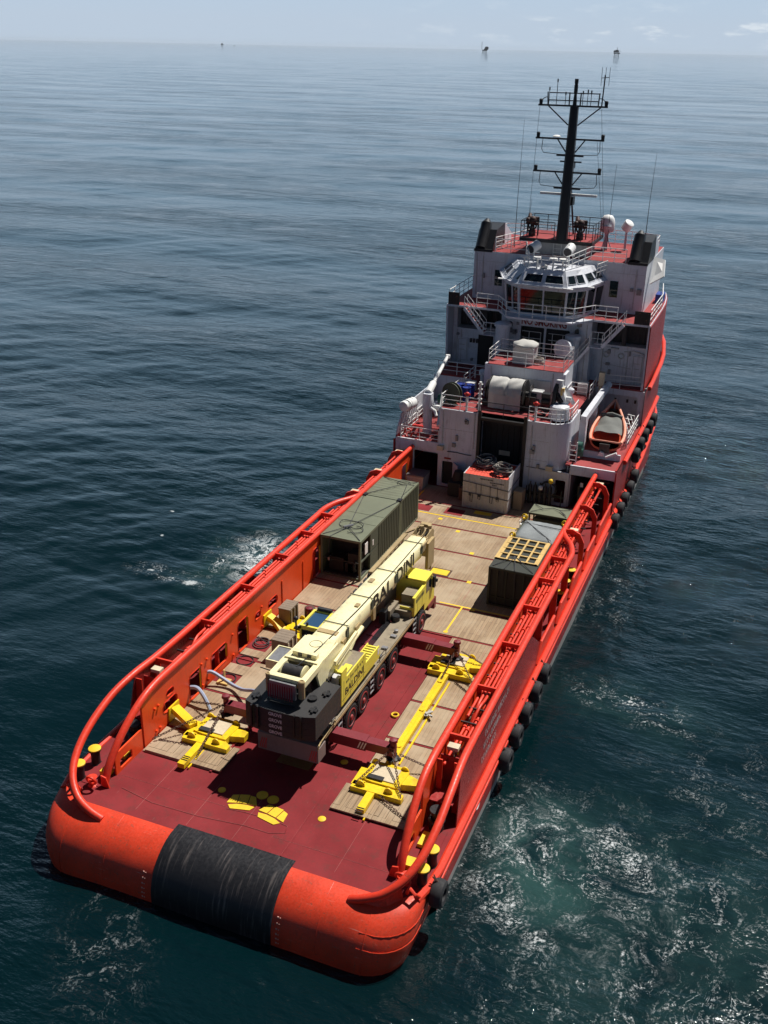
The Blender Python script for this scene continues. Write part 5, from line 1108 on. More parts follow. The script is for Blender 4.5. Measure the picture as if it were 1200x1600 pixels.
    for sd in (-1, 1): b.prism([(47.95, Z4-.15), (47.95, 9.2), (48.3, Z2+.03), (49.4, Z2+.03), (49.4, Z4-.15)], sd*7.68-.05, sd*7.68+.05, 'yz')
    part(b, 'side_screen', 'white', each=True)
    b = MB()
    for sd in (1, -1):
        st = [(48.02, Z4-.1, 48.34), (54, Z4-.1, 54), (56, Z4-.1, 56), (58, Z4-.1, 58), (60, Z4-.1, 60)]; vs = []
        for k in (0, -.08):
            for y, zt, yb in st: w = sd*(min(7.82, hullw(y)-.2)+k); vs += [(w, y, zt), (w, yb, Z2-.05)]
        m = 10; fs = [(2*i, 2*i+1, 2*i+3, 2*i+2) for i in range(4)]+[(m+2*i+2, m+2*i+3, m+2*i+1, m+2*i) for i in range(4)]+[(0, m, m+1, 1), (8, 9, m+9, m+8)]+[(2*i+2, m+2*i+2, m+2*i, 2*i) for i in range(4)]
        b = MB(); b.add(vs, fs if sd > 0 else [f[::-1] for f in fs]); part(b, 'side_plating', 'hull red')
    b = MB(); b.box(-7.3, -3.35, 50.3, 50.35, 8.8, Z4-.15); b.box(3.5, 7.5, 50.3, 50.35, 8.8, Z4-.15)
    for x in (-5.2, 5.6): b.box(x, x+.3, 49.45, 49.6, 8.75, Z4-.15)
    part(b, 'shade_panel', 'shade and lens', each=True)  # dark sheets painting in the deep shade under the bridge overhang
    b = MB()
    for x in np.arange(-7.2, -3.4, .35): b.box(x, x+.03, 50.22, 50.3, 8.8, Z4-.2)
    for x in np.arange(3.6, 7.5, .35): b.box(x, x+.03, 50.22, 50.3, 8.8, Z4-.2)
    part(b, 'shade_panel_bar', 'dark steel', each=True)
    # centre bay with double doors under the NO SMOKING fascia
    b = MB(); b.wall('y', 48.05, .1, -3.35, 3.55, Z2+.03, Z4-.15, [(-1.8, .0, Z2+.03, 9.8), (.15, 1.95, Z2+.03, 9.8)], .1); b.box(-3.35, -3.25, 48.1, 50.6, Z2+.03, Z4-.15); b.box(3.45, 3.55, 48.1, 50.6, Z2+.03, Z4-.15); c = part(b, 'centre_bay', 'white')
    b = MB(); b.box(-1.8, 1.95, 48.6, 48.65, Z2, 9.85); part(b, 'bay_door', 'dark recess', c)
    b = MB()
    for x in (-1.2, -.3, .6, 1.4): b.tube([(x, 48.3, Z3-.6), (x, 48.3, Z3+1.0)], .025, 6)
    for z in (.5, 1.0): b.tube([(-1.8, 48.3, Z3+z), (-.3, 48.3, Z3+z)], .025, 6); b.tube([(.3, 48.3, Z3+z), (1.9, 48.3, Z3+z)], .025, 6)
    part(b, 'bay_rail', 'rail white', c)
    b = MB(); b.box(-2.0, 2.0, 47.9, 48.0, 9.88, Z4-.15); f = part(b, 'fascia', 'white'); lettering('fascia_lettering', 'NO SMOKING', .74, 'lettering red', (-1.75, 47.893, 9.98), (1, 0, 0), (0, 0, 1), f, width=3.45, bold=.02)
    b = MB()
    for x in (-2.6, 2.5): b.box(x-.15, x+.15, 47.75, 48.0, 9.7, 9.85); b.cyl((x, 47.7, 9.9), (x, 48, 9.9), .14, 10)
    part(b, 'bay_lamp', 'dark steel')
    # wall fittings of the starboard alcove wall, port store wall
    b = MB()
    for x in (4.6, 5.7): b.torus((x, 49.35, 8.0), .2, .06, (0, 1, 0), 14, 6)
    b.box(4.9, 5.5, 49.2, 49.4, 8.5, 8.58); b.tube([(5.9, 49.34, 8.35), (6.6, 49.3, 8.5), (7.4, 49.34, 8.3)], .04, 6); b.tube([(4.4, 49.36, 7.3), (7.4, 49.36, 7.0)], .02, 5); part(b, 'wall_fitting', 'pale grey')
    for x0, x1, zb, zt in ((6.55, 7.4, 6.2, 8.2), (-7.2, -6.3, 6.1, 8.0)):
        b = MB(); b.box(x0, x1, 49.33, 49.4, zb, zt); d = part(b, 'door', 'white'); b = MB(); k = .1; b.tube([(x0+k, 49.32, zb+k), (x0+k, 49.32, zt-k), (x1-k, 49.32, zt-k), (x1-k, 49.32, zb+k)], .03, 6, True); b.box(x0+.2, x0+.6, 49.31, 49.33, zb+1.3, zb+1.36); b.box(x0+.2, x0+.6, 49.31, 49.33, zb+.9, zb+.96); part(b, 'door_rim', 'pale grey', d)
    b = MB(); b.box(-5.5, -4.3, 49.36, 49.4, Z2+.1, 8.35); part(b, 'store_opening', 'dark recess')
    b = MB()
    for i in range(3): b.box(-6.15+.25*i, -6.0+.25*i, 49.2, 49.4, 7.7, 8.0)
    part(b, 'fire_box', 'dark steel', each=True)
    # mushroom vents and machinery on the winch-house roof
    b = MB(); b.lathe([(.55, Z3), (.55, Z3+1.5), (.65, Z3+1.55), (.65, Z3+1.75), (.4, Z3+1.85)], (-2.9, 46.9, 0), n=20); b.lathe([(.5, Z2), (.5, Z3)], (-2.9, 46.9, 0), n=20); part(b, 'vent', 'white')
    b = MB(); b.lathe([(.55, 0), (.55, .6), (.66, .62), (.66, .9), (.5, .9)], (2.2, 46.4, Z3+.5), (-.25, -.9, .25), 20); b.lathe([(.5, Z2), (.5, Z3+1.0), (.6, Z3+1.05), (.6, Z3+1.3), (.45, Z3+1.35)], (2.35, 47.4, 0), n=18); v = part(b, 'vent', 'white'); b = MB(); b.lathe([(.5, .0), (.5, .02)], (2.2-.25*.905, 46.4-.9*.905, Z3+.5+.25*.905), (-.25, -.9, .25), 18); part(b, 'vent_mouth', 'dark recess', v)
    # railings round the winch deck, boat deck and passage
    railing([(-4.6, 42.5, Z2), (-4.6, 38.2, Z2), (-1.9, 38.2, Z2)]); railing([(1.65, 38.2, Z2), (3.2, 38.2, Z2)]+[(3.2+1.2*math.sin(a), 39.35-1.2*math.cos(a), Z2) for a in np.linspace(.3, PI/2, 6)]+[(4.4, 41.0, Z2)])
    railing([(-1.8, 38.1, Z2-.2), (1.6, 38.1, Z2-.2)], 1.1, 2, 1.8, 'dark steel', 'chain_rail')
    railing([(-7.6, 41.8, Z1), (-7.6, 38.2, Z1), (-4.75, 38.2, Z1)]); railing([(-7.8, 46, Z1), (-7.8, 42, Z1)], 1.0)
    railing([(4.5, 44.5, Z2), (4.5, 47.9, Z2), (7.6, 48.25, Z2)], 1.0); railing([(7.75, 43, Z1), (7.75, 48, Z1)], 1.1, 3, 1.0)
    railing([(-7.6, 46.1, Z2), (-4.6, 46.1, Z2), (-4.6, 43.2, Z2)], 1.0)
    # bulwark cap boards either side of the boat deck
    b = MB(); b.box(-7.96, -7.86, 38.12, 48, Z1-.0, Z1+.25); b.box(7.86, 7.96, 38.12, 48, Z1, Z1+.12); part(b, 'deck_edge', 'hull red')
    b = MB()
    for y in (43.6, 44.6, 45.6, 46.6): b.tube([(7.6, y, Z1), (7.6, y, Z1+1.3), (7.1, y+.2, Z1+1.3), (7.1, y+.2, Z1)], .04, 6); b.tube([(7.6, y, Z1+.6), (7.1, y+.9, Z1+1.2)], .03, 6)
    part(b, 'raft_cradle', 'rail white')
    # stairs
    stairs((-6.1, 47.5, Z4), (-4.5, 47.5, 9.05), .75, 9); stairs((-3.3, 47.4, 9.0), (-1.6, 47.4, Z2+.05), .7, 12)
    b = MB(); b.box(-4.5, -3.2, 47.1, 48.0, 8.95, 9.0); part(b, 'landing', 'white'); railing([(-4.5, 47.12, 9.0), (-3.3, 47.12, 9.0)], .95, 2, .6)
    stairs((5.95, 47.5, Z4), (4.55, 47.5, 9.05), .75, 8); stairs((3.65, 47.3, 9.0), (1.45, 47.3, Z2+.05), .75, 13)
    b = MB(); b.box(3.6, 4.55, 47.1, 48.0, 8.95, 9.0); part(b, 'landing', 'white'); railing([(4.55, 47.95, 9.0), (3.6, 47.95, 9.0)], .95, 2, .6)
deckhouse()
def bridge():
    b = MB(); b.prism([(-7.75, 47.9), (7.75, 47.9), (7.75, 54)]+[(hullw(y)-.27, y) for y in (56, 58, 60)]+[(-hullw(y)+.27, y) for y in (60, 58, 56)]+[(-7.75, 54)], Z4-.15, Z4, 'xy'); b.prism([(-3.6, 47.9), (-2.5, 46.1), (2.4, 46.1), (3.6, 47.9)], Z4-.15, Z4, 'xy'); part(b, 'bridge_deck', 'white')
    b = MB(); b.prism([(-7.7, 47.95), (7.7, 47.95), (7.7, 54)]+[(hullw(y)-.33, y) for y in (56, 58, 59.9)]+[(-hullw(y)+.33, y) for y in (59.9, 58, 56)]+[(-7.7, 54)], Z4, Z4+.02, 'xy'); part(b, 'bridge_deck_covering', 'upper deck red')
    # house behind the wheelhouse bay
    b = MB(); b.box(-6.65, 6.6, 50.9, 59.5, Z4+.02, Z5); h = part(b, 'bridge_house', 'white')
    b = MB(); b.box(-6.6, 6.55, 50.95, 59.45, Z5, Z5+.03); part(b, 'monkey_island', 'upper deck red')
    b = MB()
    for x in (-4.6, 4.35): b.box(x-.3, x+.3, 50.85, 50.9, 12.0, 13.2)
    part(b, 'side_window', 'window glass', h, each=True)
    # after wheelhouse bay: raked windows, overhanging eave, sloping roof with skylights
    lo = [(-4.1, 50.9), (-3.1, 48.35), (-1.78, 46.95), (1.62, 46.95), (2.75, 48.3), (3.45, 50.9)]
    def off(poly, d, c=(0, 50.9)): 
        return [(x*(1+d/3.6), y if y > 50.8 else y-d) for x, y in poly]
    sill, head, eave = Z4+.24, 12.86, 13.12
    b = MB(); b.prism(lo, Z4, sill, 'xy'); top = off(lo, .22); b.prism(top, head, eave-.02, 'xy')
    hi = off(lo, .18)
    for (p, q) in zip(lo, hi): b.bar((p[0], p[1]+.04, sill-.1), (q[0], q[1]+.04, head+.05), .16, .16)
    for i, k in ((0, .5), (1, .5), (2, .52), (3, .5), (4, .5)):
        p = [lo[i][j]*(1-k)+lo[i+1][j]*k for j in (0, 1)]; q = [hi[i][j]*(1-k)+hi[i+1][j]*k for j in (0, 1)]; b.bar((p[0], p[1]+.03, sill-.1), (q[0], q[1]+.03, head+.05), .11, .11)
    wh = part(b, 'wheelhouse', 'white')
    for i in range(5):
        for k in (0, .5):
            a = [lo[i][j]*(1-k)+lo[i+1][j]*k for j in (0, 1)]; c = [lo[i][j]*(.5-k)+lo[i+1][j]*(k+.5) for j in (0, 1)]; a2 = [hi[i][j]*(1-k)+hi[i+1][j]*k for j in (0, 1)]; c2 = [hi[i][j]*(.5-k)+hi[i+1][j]*(k+.5) for j in (0, 1)]
            w = MB(); w.add([(a[0], a[1]+.05, sill), (c[0], c[1]+.05, sill), (c2[0], c2[1]+.05, head), (a2[0], a2[1]+.05, head)], [(0, 1, 2, 3)]); part(w, 'window', 'window glass', wh, smooth=0)
    r0 = off(lo, .42); r1 = [(-3.3, 50.95), (-2.55, 48.75), (-1.5, 47.35), (1.35, 47.35), (2.2, 48.75), (2.8, 50.95)]
    b = MB(); b.prism(r0, eave, eave+.12, 'xy'); vs = [(x*.97, y+.06, eave+.12) for x, y in r0]+[(x, y, 14.25) for x, y in r1]
    b.add(vs, [(i, i+1, 6+i+1, 6+i) for i in range(5)]+[tuple(range(6, 12))]); ro = part(b, 'wheelhouse_roof', 'white', smooth=0)
    for i in range(5):
        for k0, k1 in ((.08, .46), (.54, .92)):
            q = []
            for k, s in ((k0, .18), (k1, .18), (k1, .68), (k0, .68)):
                e = [vs[i][j]*(1-k)+vs[i+1][j]*k for j in range(3)]; u = [vs[6+i][j]*(1-k)+vs[7+i][j]*k for j in range(3)]; q.append(Vector(e).lerp(Vector(u), s))
            n = (q[1]-q[0]).cross(q[3]-q[0]).normalized(); w = MB(); w.add([p+n*.012 for p in q], [(0, 1, 2, 3)]); part(w, 'skylight', 'window glass', ro, smooth=0)
            f = MB(); f.tube([p+n*.01 for p in q], .035, 6, True); part(f, 'skylight_frame', 'white', ro)
    b = MB()
    for i in range(1, 5): x, y = r0[i]; b.box(x-.35, x+.35, y-.12, y+.15, eave+.02, eave+.1)
    b.box(-1.4, -.3, 46.45, 46.65, eave, eave+.08); b.box(.4, 1.4, 46.45, 46.65, eave, eave+.08); part(b, 'visor_lamp', 'rail white', wh, each=True)
    # bridge-wing rails and balcony
    railing([(-7.1, 58, Z4), (-7.6, 54, Z4), (-7.6, 48.05, Z4)], 1.1, 3, 1.2); railing([(7.1, 58, Z4), (7.65, 54, Z4), (7.65, 48.05, Z4)], 1.1, 3, 1.2)
    railing([(-5.4, 48.0, Z4), (-3.7, 48.0, Z4), (-2.55, 46.15, Z4), (2.45, 46.15, Z4), (3.65, 48.0, Z4), (5.3, 48.0, Z4)], 1.05, 3, 1.1)
    b = MB(); b.box(-7.65, -6.75, 47.93, 47.98, Z4+.02, Z4+.95); b.box(6.55, 7.65, 47.93, 47.98, Z4+.02, Z4+.95); part(b, 'windbreak', 'windbreak', each=True)
    b = MB(); b.add([(6.75, 52.0, 13.0), (7.7, 52.4, 13.6), (7.5, 53.6, 14.6), (6.7, 53.4, 14.8), (6.8, 52.1, 12.95), (7.75, 52.5, 13.55), (7.55, 53.7, 14.55), (6.75, 53.5, 14.75)], [(0, 1, 2, 3), (7, 6, 5, 4), (0, 4, 5, 1), (1, 5, 6, 2), (2, 6, 7, 3), (3, 7, 4, 0)]); part(b, 'wing_screen', 'rail white', smooth=0)
    b = MB(); b.box(6.9, 7.5, 55.5, 56.8, Z4+.02, Z4+.7); part(b, 'wing_locker', 'blue')
    # funnels
    for x0 in (-6.68, 5.2):
        b = MB(); b.prism([(50.95, Z5), (52.0, 16.05), (54.0, 16.3), (54.4, Z5)], x0, x0+1.42, 'yz'); b.box(x0-.02, x0+1.44, 50.85, 51.0, Z5-.05, Z5+.15); f = part(b, 'funnel', 'black paint')
        b = MB(); b.tube([(x0+.45, 51.15, Z5+.1), (x0+.45, 52.1, 15.9), (x0+.45, 52.35, 16.4), (x0+.45, 52.6, 16.65)], [.45, .45, .43, .2], 16); part(b, 'exhaust_trunk', 'black paint', f)
        b = MB(); b.prism([(54.7, Z5), (54.5, 16.25), (56.6, 15.2), (56.6, Z5)], x0+.05, x0+1.35, 'yz'); part(b, 'funnel_fairing', 'white', f)
    # monkey island rails
    railing([(-5.0, 51.0, Z5), (-2.6, 51.0, Z5), (-1.45, 47.5, 14.25), (1.3, 47.5, 14.25), (2.4, 51.0, Z5), (5.0, 51.0, Z5)], 1.0, 3, 1.0)
    railing([(6.4, 55, Z5), (6.3, 58.5, Z5), (4, 59.3, Z5), (0, 59.4, Z5), (-4, 59.3, Z5), (-6.3, 58.5, Z5), (-6.4, 55, Z5)], 1.05, 3, 1.2)
    railing([(-5.1, 51.2, Z5), (-4.4, 54, Z5), (-3.6, 57, Z5)], 1.05, 3, .9); railing([(3.7, 50.9, Z5-.8), (3.2, 49.6, Z5-.9)], .9, 3, .4)
    # mast house, platform, mast
    b = MB(); b.box(-1.95, 1.9, 51.7, 54.8, Z5+.03, 15.55); b.box(-.7, -.55, 51.6, 51.7, Z5, 15.5); part(b, 'mast_house', 'pale grey')
    l = MB()
    for x in (-.62, -.02): l.tube([(x, 51.5, 14.4), (x, 51.5, 16.1)], .035, 6)
    for z in np.arange(14.5, 15.9, .3): l.tube([(-.62, 51.5, z), (-.02, 51.5, z)], .025, 5)
    part(l, 'ladder', 'rail white')
    b = MB(); b.box(-3.2, 2.4, 51.0, 55.2, 15.56, 15.8); p = part(b, 'mast_platform', 'black paint'); b = MB(); b.box(-3.1, 2.3, 51.1, 55.1, 15.8, 15.82); part(b, 'platform_covering', 'upper deck red', p)
    railing([(-.55, 51.05, 15.8), (-3.15, 51.05, 15.8), (-3.15, 55.15, 15.8), (2.35, 55.15, 15.8), (2.35, 51.05, 15.8), (.6, 51.05, 15.8)], 1.25, 3, 1.1, 'black paint', 'platform_railing', p)
    b = MB(); m0, m1 = .42, .30; y = 51.35
    def ring(r, z, yy): return [(r*c, yy+r*1.1*s, z) for c, s in ((-1, -.6), (-.6, -1), (.6, -1), (1, -.6), (1, .6), (.6, 1), (-.6, 1), (-1, .6))]
    b.add(ring(.40, 15.8, y)+ring(.28, 25.2, y+.35), [(i, (i+1) % 8, 8+(i+1) % 8, 8+i) for i in range(8)]+[tuple(range(8, 16))]); mast = part(b, 'mast', 'black paint', smooth=0)
    b = MB()
    for s in (-1, 1): b.tube([(s*.25, 54.2, 15.8), (s*.1, 52.1, 20.2)], .07, 8)
    b.tube([(0, 54.2, 18.2), (0, 52, 18.6)], .1, 8); part(b, 'mast_stay', 'black paint', mast)
    for z, hw, top in ((25.2, 2.5, 1), (22.95, 2.5, 0), (20.65, 2.5, 0)):
        b = MB(); yy = y+.02*(z-15.8)+.1; b.box(-hw-.15, hw-.1, yy-.07, yy+.07, z-.06, z+.06)
        for s in (-1, 1): b.tube([(s*.35, yy, z-(1.3 if top else .9)), (s*(1.9 if top else 1.0), yy, z-.05)], .05, 6); b.lathe([(.12, 0), (.14, .3), (.1, .35)], (s*hw*.95-.1, yy, z+.06), n=10)
        if not top:
            for s in (-1, 1): b.tube([(s*2.1, yy, z), (s*2.15, yy, z-.75), (s*2.0, yy, z-1.0), (s*.5, yy, z-1.1)], .025, 5); b.box(min(s*.3, s*1.0), max(s*.3, s*1.0), yy-.06, yy+.06, z-1.2, z-1.05)
        else:
            for k in (.35, .85): b.tube([(-1.9, yy, z+k), (1.7, yy, z+k)], .04, 6)
            for x in (-1.95, -.4, .4, 1.7): b.tube([(x, yy, z), (x*1.03, yy, z+.9)], .05, 6)
            for s in (-1, 1): b.tube(arc((s*1.9-.1, z+.1), .45, PI/2, PI/2-s*PI*.5, 5, 'xz', yy), .03, 5)
            for x, h in ((-1.9, 1.2), (-1.35, 1.75), (-.7, .9), (.55, 1.0), (.9, 1.1), (1.15, 1.05)): b.tube([(x, yy, z), (x, yy, z+h)], .025, 5); b.lathe([(.05, 0), (.05, .22)], (x, yy, z+h-.2), n=8)
            b.tube([(1.95, yy, z), (2.0, yy, z+2.1)], .05, 6); b.tube([(1.75, yy, z+1.9), (2.3, yy, z+1.95)], .025, 5)
            for x in (1.75, 2.02, 2.3): b.tube([(x, yy, z+1.4), (x, yy, z+2.6)], .018, 5)
            b.lathe([(.16, 0), (.1, .8), (.14, .85), (.14, 1.4), (.1, 1.45), (.14, 1.5), (.14, 1.8)], (0, yy, z), n=10)
        part(b, 'mast_spar', 'black paint', mast)
    b = MB(); b.box(-2.1, 2.2, 51.9, 52.1, 18.95, 19.12); s = part(b, 'radar_scanner', 'rail white'); b = MB(); b.box(-.3, .5, 51.7, 52.4, 18.3, 18.9); b.box(-.8, .8, 52.0, 52.12, 21.3, 21.4); b.box(-.2, .3, 51.8, 52.4, 20.9, 21.3); part(b, 'radar_pedestal', 'black paint', s)
    b = MB(); b.lathe([(.28, 0), (.3, .06), (.15, .14)], (-1.1, 51.6, 23.05), n=14); part(b, 'gps_dome', 'rail white', mast)
    b = MB()
    for a, c in (((-2.5, 51.5, 25.1), (-3.4, 54, Z5)), ((2.0, 51.5, 25.1), (2.6, 55, Z5)), ((1.9, 51.5, 22.9), (2.4, 54.5, 16))): b.tube([a, c], .012, 4)
    part(b, 'halyard', 'dark steel', mast)
    # fire monitors, searchlights, domes, whips
    for x in (-2.5, 1.2):
        b = MB(); b.lathe([(.28, 15.8), (.28, 16.2), (.16, 16.4), (.16, 17.0)], (x, 52, 0), n=12); b.tube([(x, 52, 16.9), (x-.3, 52.2, 17.15), (x-.4, 52.7, 17.3)], [.2, .17, .14], 10); b.ball((x-.32, 51.85, 17.0), .2, 10, 7); b.cyl((x-.5, 52, 16.75), (x+.5, 52, 16.75), .1, 8); b.torus((x, 52, 16.6), .3, .06, (0, 1, 0), 14, 6); b.ball((x, 52, 17), .3, 12, 8); b.box(x-.1, x+.35, 52.1, 52.5, 16.6, 17.2); part(b, 'fire_monitor', 'monitor brown')
        b = MB(); b.tube([(x-.35, 51.9, 15.8), (x-.35, 51.9, 17.1)], .05, 6); b.tube([(x+.4, 52.3, 15.8), (x+.4, 52.3, 17.2)], .05, 6); b.torus((x+.1, 51.7, 16.3), .25, .04, (1, 0, 0), 14, 6); part(b, 'monitor_valve', 'black paint')
    for x, dr in ((-1.6, (-.35, -.75, -.25)), (1.05, (-.1, -.8, -.25))):
        b = MB(); d = Vector(dr).normalized(); c = Vector((x, 49.5, 15.45)); b.lathe([(.3, -.45), (.36, -.4), (.36, .45), (.34, .47)], c, d, 18); b.tube([(x, 49.5, 14.3), (x, 49.5, 15.1)], .07, 8); b.box(x-.4, x+.4, 49.45, 49.55, 15.0, 15.1); s = part(b, 'searchlight', 'rail white'); b = MB(); b.lathe([(.31, 0), (.31, .02)], c+d*.465, d, 18); part(b, 'lens', 'shade and lens', s)
    b = MB()
    for x in (-1.9, -.9, .3, 1.0): b.lathe([(.07, 0), (.07, .6), (.32, .65), (.3, .8)], (x, 47.75+.1*abs(x), 14.25), n=12)
    b.box(-.6, -.1, 47.7, 48.0, 14.25, 14.5); b.lathe([(.16, 0), (.16, .5)], (-.35, 47.7, 14.4), (0, -.7, .4), 12); part(b, 'roof_light', 'rail white', each=True)
    b = MB(); b.lathe([(.16, Z5), (.16, Z5+1.25), (.34, Z5+1.5)], (2.5, 56, 0), n=14); 
    for k in range(3): a = k*2.1; b.tube([(2.5+.5*math.cos(a), 56+.5*math.sin(a), Z5), (2.5+.12*math.cos(a), 56+.12*math.sin(a), Z5+.9)], .04, 6)
    b.box(2.2, 2.9, 55.3, 55.5, Z5+1.85, Z5+1.93); d = part(b, 'antenna_pedestal', 'white'); b = MB(); b.lathe([(.5, 0), (.56, .15), (.57, .7), (.5, 1.0), (.34, 1.22), (.02, 1.3)], (2.5, 56, Z5+1.4), n=24); part(b, 'radome', 'rail white', d, smooth=60)
    b = MB(); b.lathe([(.1, Z5), (.1, Z5+1.6)], (4.0, 56.2, 0), n=12); d = part(b, 'antenna_pedestal', 'white'); b = MB(); b.lathe([(.36, -.3), (.38, .0), (.38, .35), (.3, .4)], (4.0, 56.2, Z5+1.9), (.4, -.2, .6), 20); part(b, 'radome', 'rail white', d)
    for x, yy, z0, h in ((-4.2, 53.5, Z5, 9.5), (5.9, 53.2, 16.2, 6.0), (2.7, 55.5, Z5, 6.5), (-3.3, 54, 15.8, 2.5)):
        b = MB(); b.tube([(x, yy, z0), (x, yy, z0+h*.4), (x+.1, yy, z0+h)], [.035, .02, .01], 5); part(b, 'whip_antenna', 'dark steel')
bridge()
def deck_gear():
    # towing winch drum under canvas
    b = MB()
    for x in (-1.75, .75, 1.15, -2.0): b.lathe([(1.0 if x > -1.9 and x < 1 else .7, 0), (1.0 if x > -1.9 and x < 1 else .7, .07)], (x, 40.4, 6.95), (1, 0, 0), 26)
    b.box(-2.2, 1.6, 39.9, 41.0, 5.9, 6.2); b.cyl((-2.2, 40.4, 6.95), (1.6, 40.4, 6.95), .2, 12); b.box(.9, 1.6, 40.0, 41.2, 6.0, 6.9); w = part(b, 'towing_winch', 'dark steel')
    b = MB(); n = 40; m = 30; vs = []; rg = random.Random(11); ph = [rg.uniform(0, 6) for _ in range(8)]
    for i in range(m+1):
        x = -1.62+2.3*i/m; pin = .10*math.exp(-((x+.45)/.09)**2)
        for j in range(n+1):
            a = PI*1.02*j/n-.01*PI; r = .98-pin+.022*math.sin(6*x+3*math.sin(3*a)+ph[0])+.012*math.sin(11*x+6*a+2*math.sin(5*x)); yy, zz = 40.4+r*math.cos(a), 6.95+r*math.sin(a)
            vs.append((x, yy, zz))
        for j in (0,): pass
    b.add(vs, [(i*(n+1)+j, (i+1)*(n+1)+j, (i+1)*(n+1)+j+1, i*(n+1)+j+1) for i in range(m) for j in range(n)])
    k = len(b.v); vs = []
    for i in range(m+1):
        x = -1.62+2.3*i/m
        for z in (6.95, 6.4, 5.95): vs.append((x, 39.42-.03*math.sin(9*x+z), z))
    b.add(vs, [(i*3+j, i*3+j+1, (i+1)*3+j+1, (i+1)*3+j) for i in range(m) for j in range(2)]); part(b, 'winch_cover', 'canvas', w, smooth=60)
    b = MB(); b.box(-2.1, 2.2, 41.82, 41.9, 6.1, 7.6); part(b, 'winch_screen', 'pale grey')
    # control stands with red caps at the deck edge
    for x in (-2.8, 2.1):
        b = MB(); b.lathe([(.09, 0), (.09, 1.1)], (x, 38.3, Z2), n=10); s = part(b, 'hydrant', 'rail white'); b = MB(); b.ball((x, 38.3, Z2+1.2), .17, 12, 8); b.box(x-.22, x+.22, 38.25, 38.35, Z2+1.15, Z2+1.25); part(b, 'hydrant_valve', 'monitor red', s)
    for x in (-6.1, -5.9):
        pass
    b = MB(); b.lathe([(.09, 0), (.09, 1.0)], (-6.3, 38.4, Z1), n=10); b.box(-6.8, -6.0, 38.3, 38.5, Z1+1.0, Z1+1.15); part(b, 'hydrant', 'monitor red')
    # post with white insulator at the port edge of the winch recess
    b = MB(); b.lathe([(.1, 5.9), (.1, 8.0)], (-1.95, 38.5, 0), n=10)
    for z in np.arange(6.4, 8.0, .35): b.box(-2.1, -1.8, 38.42, 38.58, z, z+.06)
    part(b, 'lead_post', 'rail white')
    # starboard knuckle crane on its tower
    b = MB(); b.lathe([(.75, Z2), (.65, Z2+.9), (.5, Z2+1.0)], (3.45, 39.5, 0), n=20); c = part(b, 'deck_crane', 'white', smooth=40)
    b = MB(); b.bar((3.5, 39.7, 6.9), (2.9, 39.9, 7.6), .3, .3); b.bar((2.9, 40.0, 6.2), (3.1, 39.9, 8.0), .22, .35, (0, 1, 0)); b.tube(smoothline([(2.2, 39.6, 6.4), (2.6, 39.3, 6.3), (2.95, 39.4, 6.8), (3.0, 39.5, 7.7), (3.1, 39.7, 8.2)]), .13, 8); b.cyl((2.1, 39.9, 6.8), (2.7, 39.9, 6.8), .28, 14); b.box(2.1, 2.7, 39.6, 40.1, 7.1, 7.4); part(b, 'crane_arm', 'black paint', c)
    b = MB(); b.bar((3.2, 40.0, 8.2), (3.8, 39.8, 6.8), .28, .3); b.bar((3.5, 40.1, 7.9), (4.1, 40.8, 6.6), .2, .25); b.bar((3.0, 40.1, 8.25), (3.45, 39.9, 8.3), .25, .25); b.cyl((3.7, 39.9, 7.2), (4.1, 39.9, 7.2), .15, 12); part(b, 'crane_boom', 'rail white', c)
    b = MB(); b.box(3.35, 3.6, 39.75, 39.95, 7.4, 7.9); part(b, 'hook_block', 'grating', c)
    # port deck crane with white jib raised
    b = MB(); b.lathe([(.34, Z1), (.32, 5.0), (.42, 5.05), (.42, 5.5), (.3, 6.0)], (-6.3, 40.2, 0), n=18); b.box(-6.6, -6.0, 39.9, 40.5, 5.3, 6.1); c = part(b, 'deck_crane', 'white', smooth=40)
    b = MB(); A = Vector((-6.35, 40.3, 6.1)); T = Vector((-6.3, 44.3, 7.8)); b.tube([A, A.lerp(T, .25), A.lerp(T, .3), T], [.28, .26, .14, .12], 10); b.box(T.x-.15, T.x+.15, T.y-.1, T.y+.15, T.z-.15, T.z+.1); part(b, 'crane_jib', 'rail white', c)
    b = MB(); b.box(-5.9, -5.3, 40.0, 40.5, 4.9, 5.3); b.tube([(-6, 40, 5.1), (-5.6, 39.7, 5.0), (-5.4, 39.5, 4.7)], .12, 8); part(b, 'winch_motor', 'rail white', c); b = MB(); b.cyl((-5.7, 40.8, 5.6), (-5.3, 40.8, 5.6), .35, 14); part(b, 'hose_drum', 'green', c)
    b = MB(); b.bar((-5.2, 40.2, 6.3), (-4.9, 38.4, 4.4), .16, .16); part(b, 'crane_rest', 'rail white')
    # cradle, side screen at the port edge
    b = MB(); b.prism([(38.15, Z1), (38.15, Z1+.5), (39.0, Z1+1.6), (41.5, Z1+2.0), (46, Z1+2.0), (46, Z1)], -7.95, -7.88, 'yz'); part(b, 'side_bulwark', 'white')
    b = MB()
    for y in np.arange(38.6, 41.6, .5): b.bar((-7.8, y, Z1+.2), (-7.5, y+.3, Z1+1.6+.3), .06, .06)
    part(b, 'raft_cradle', 'rail white')
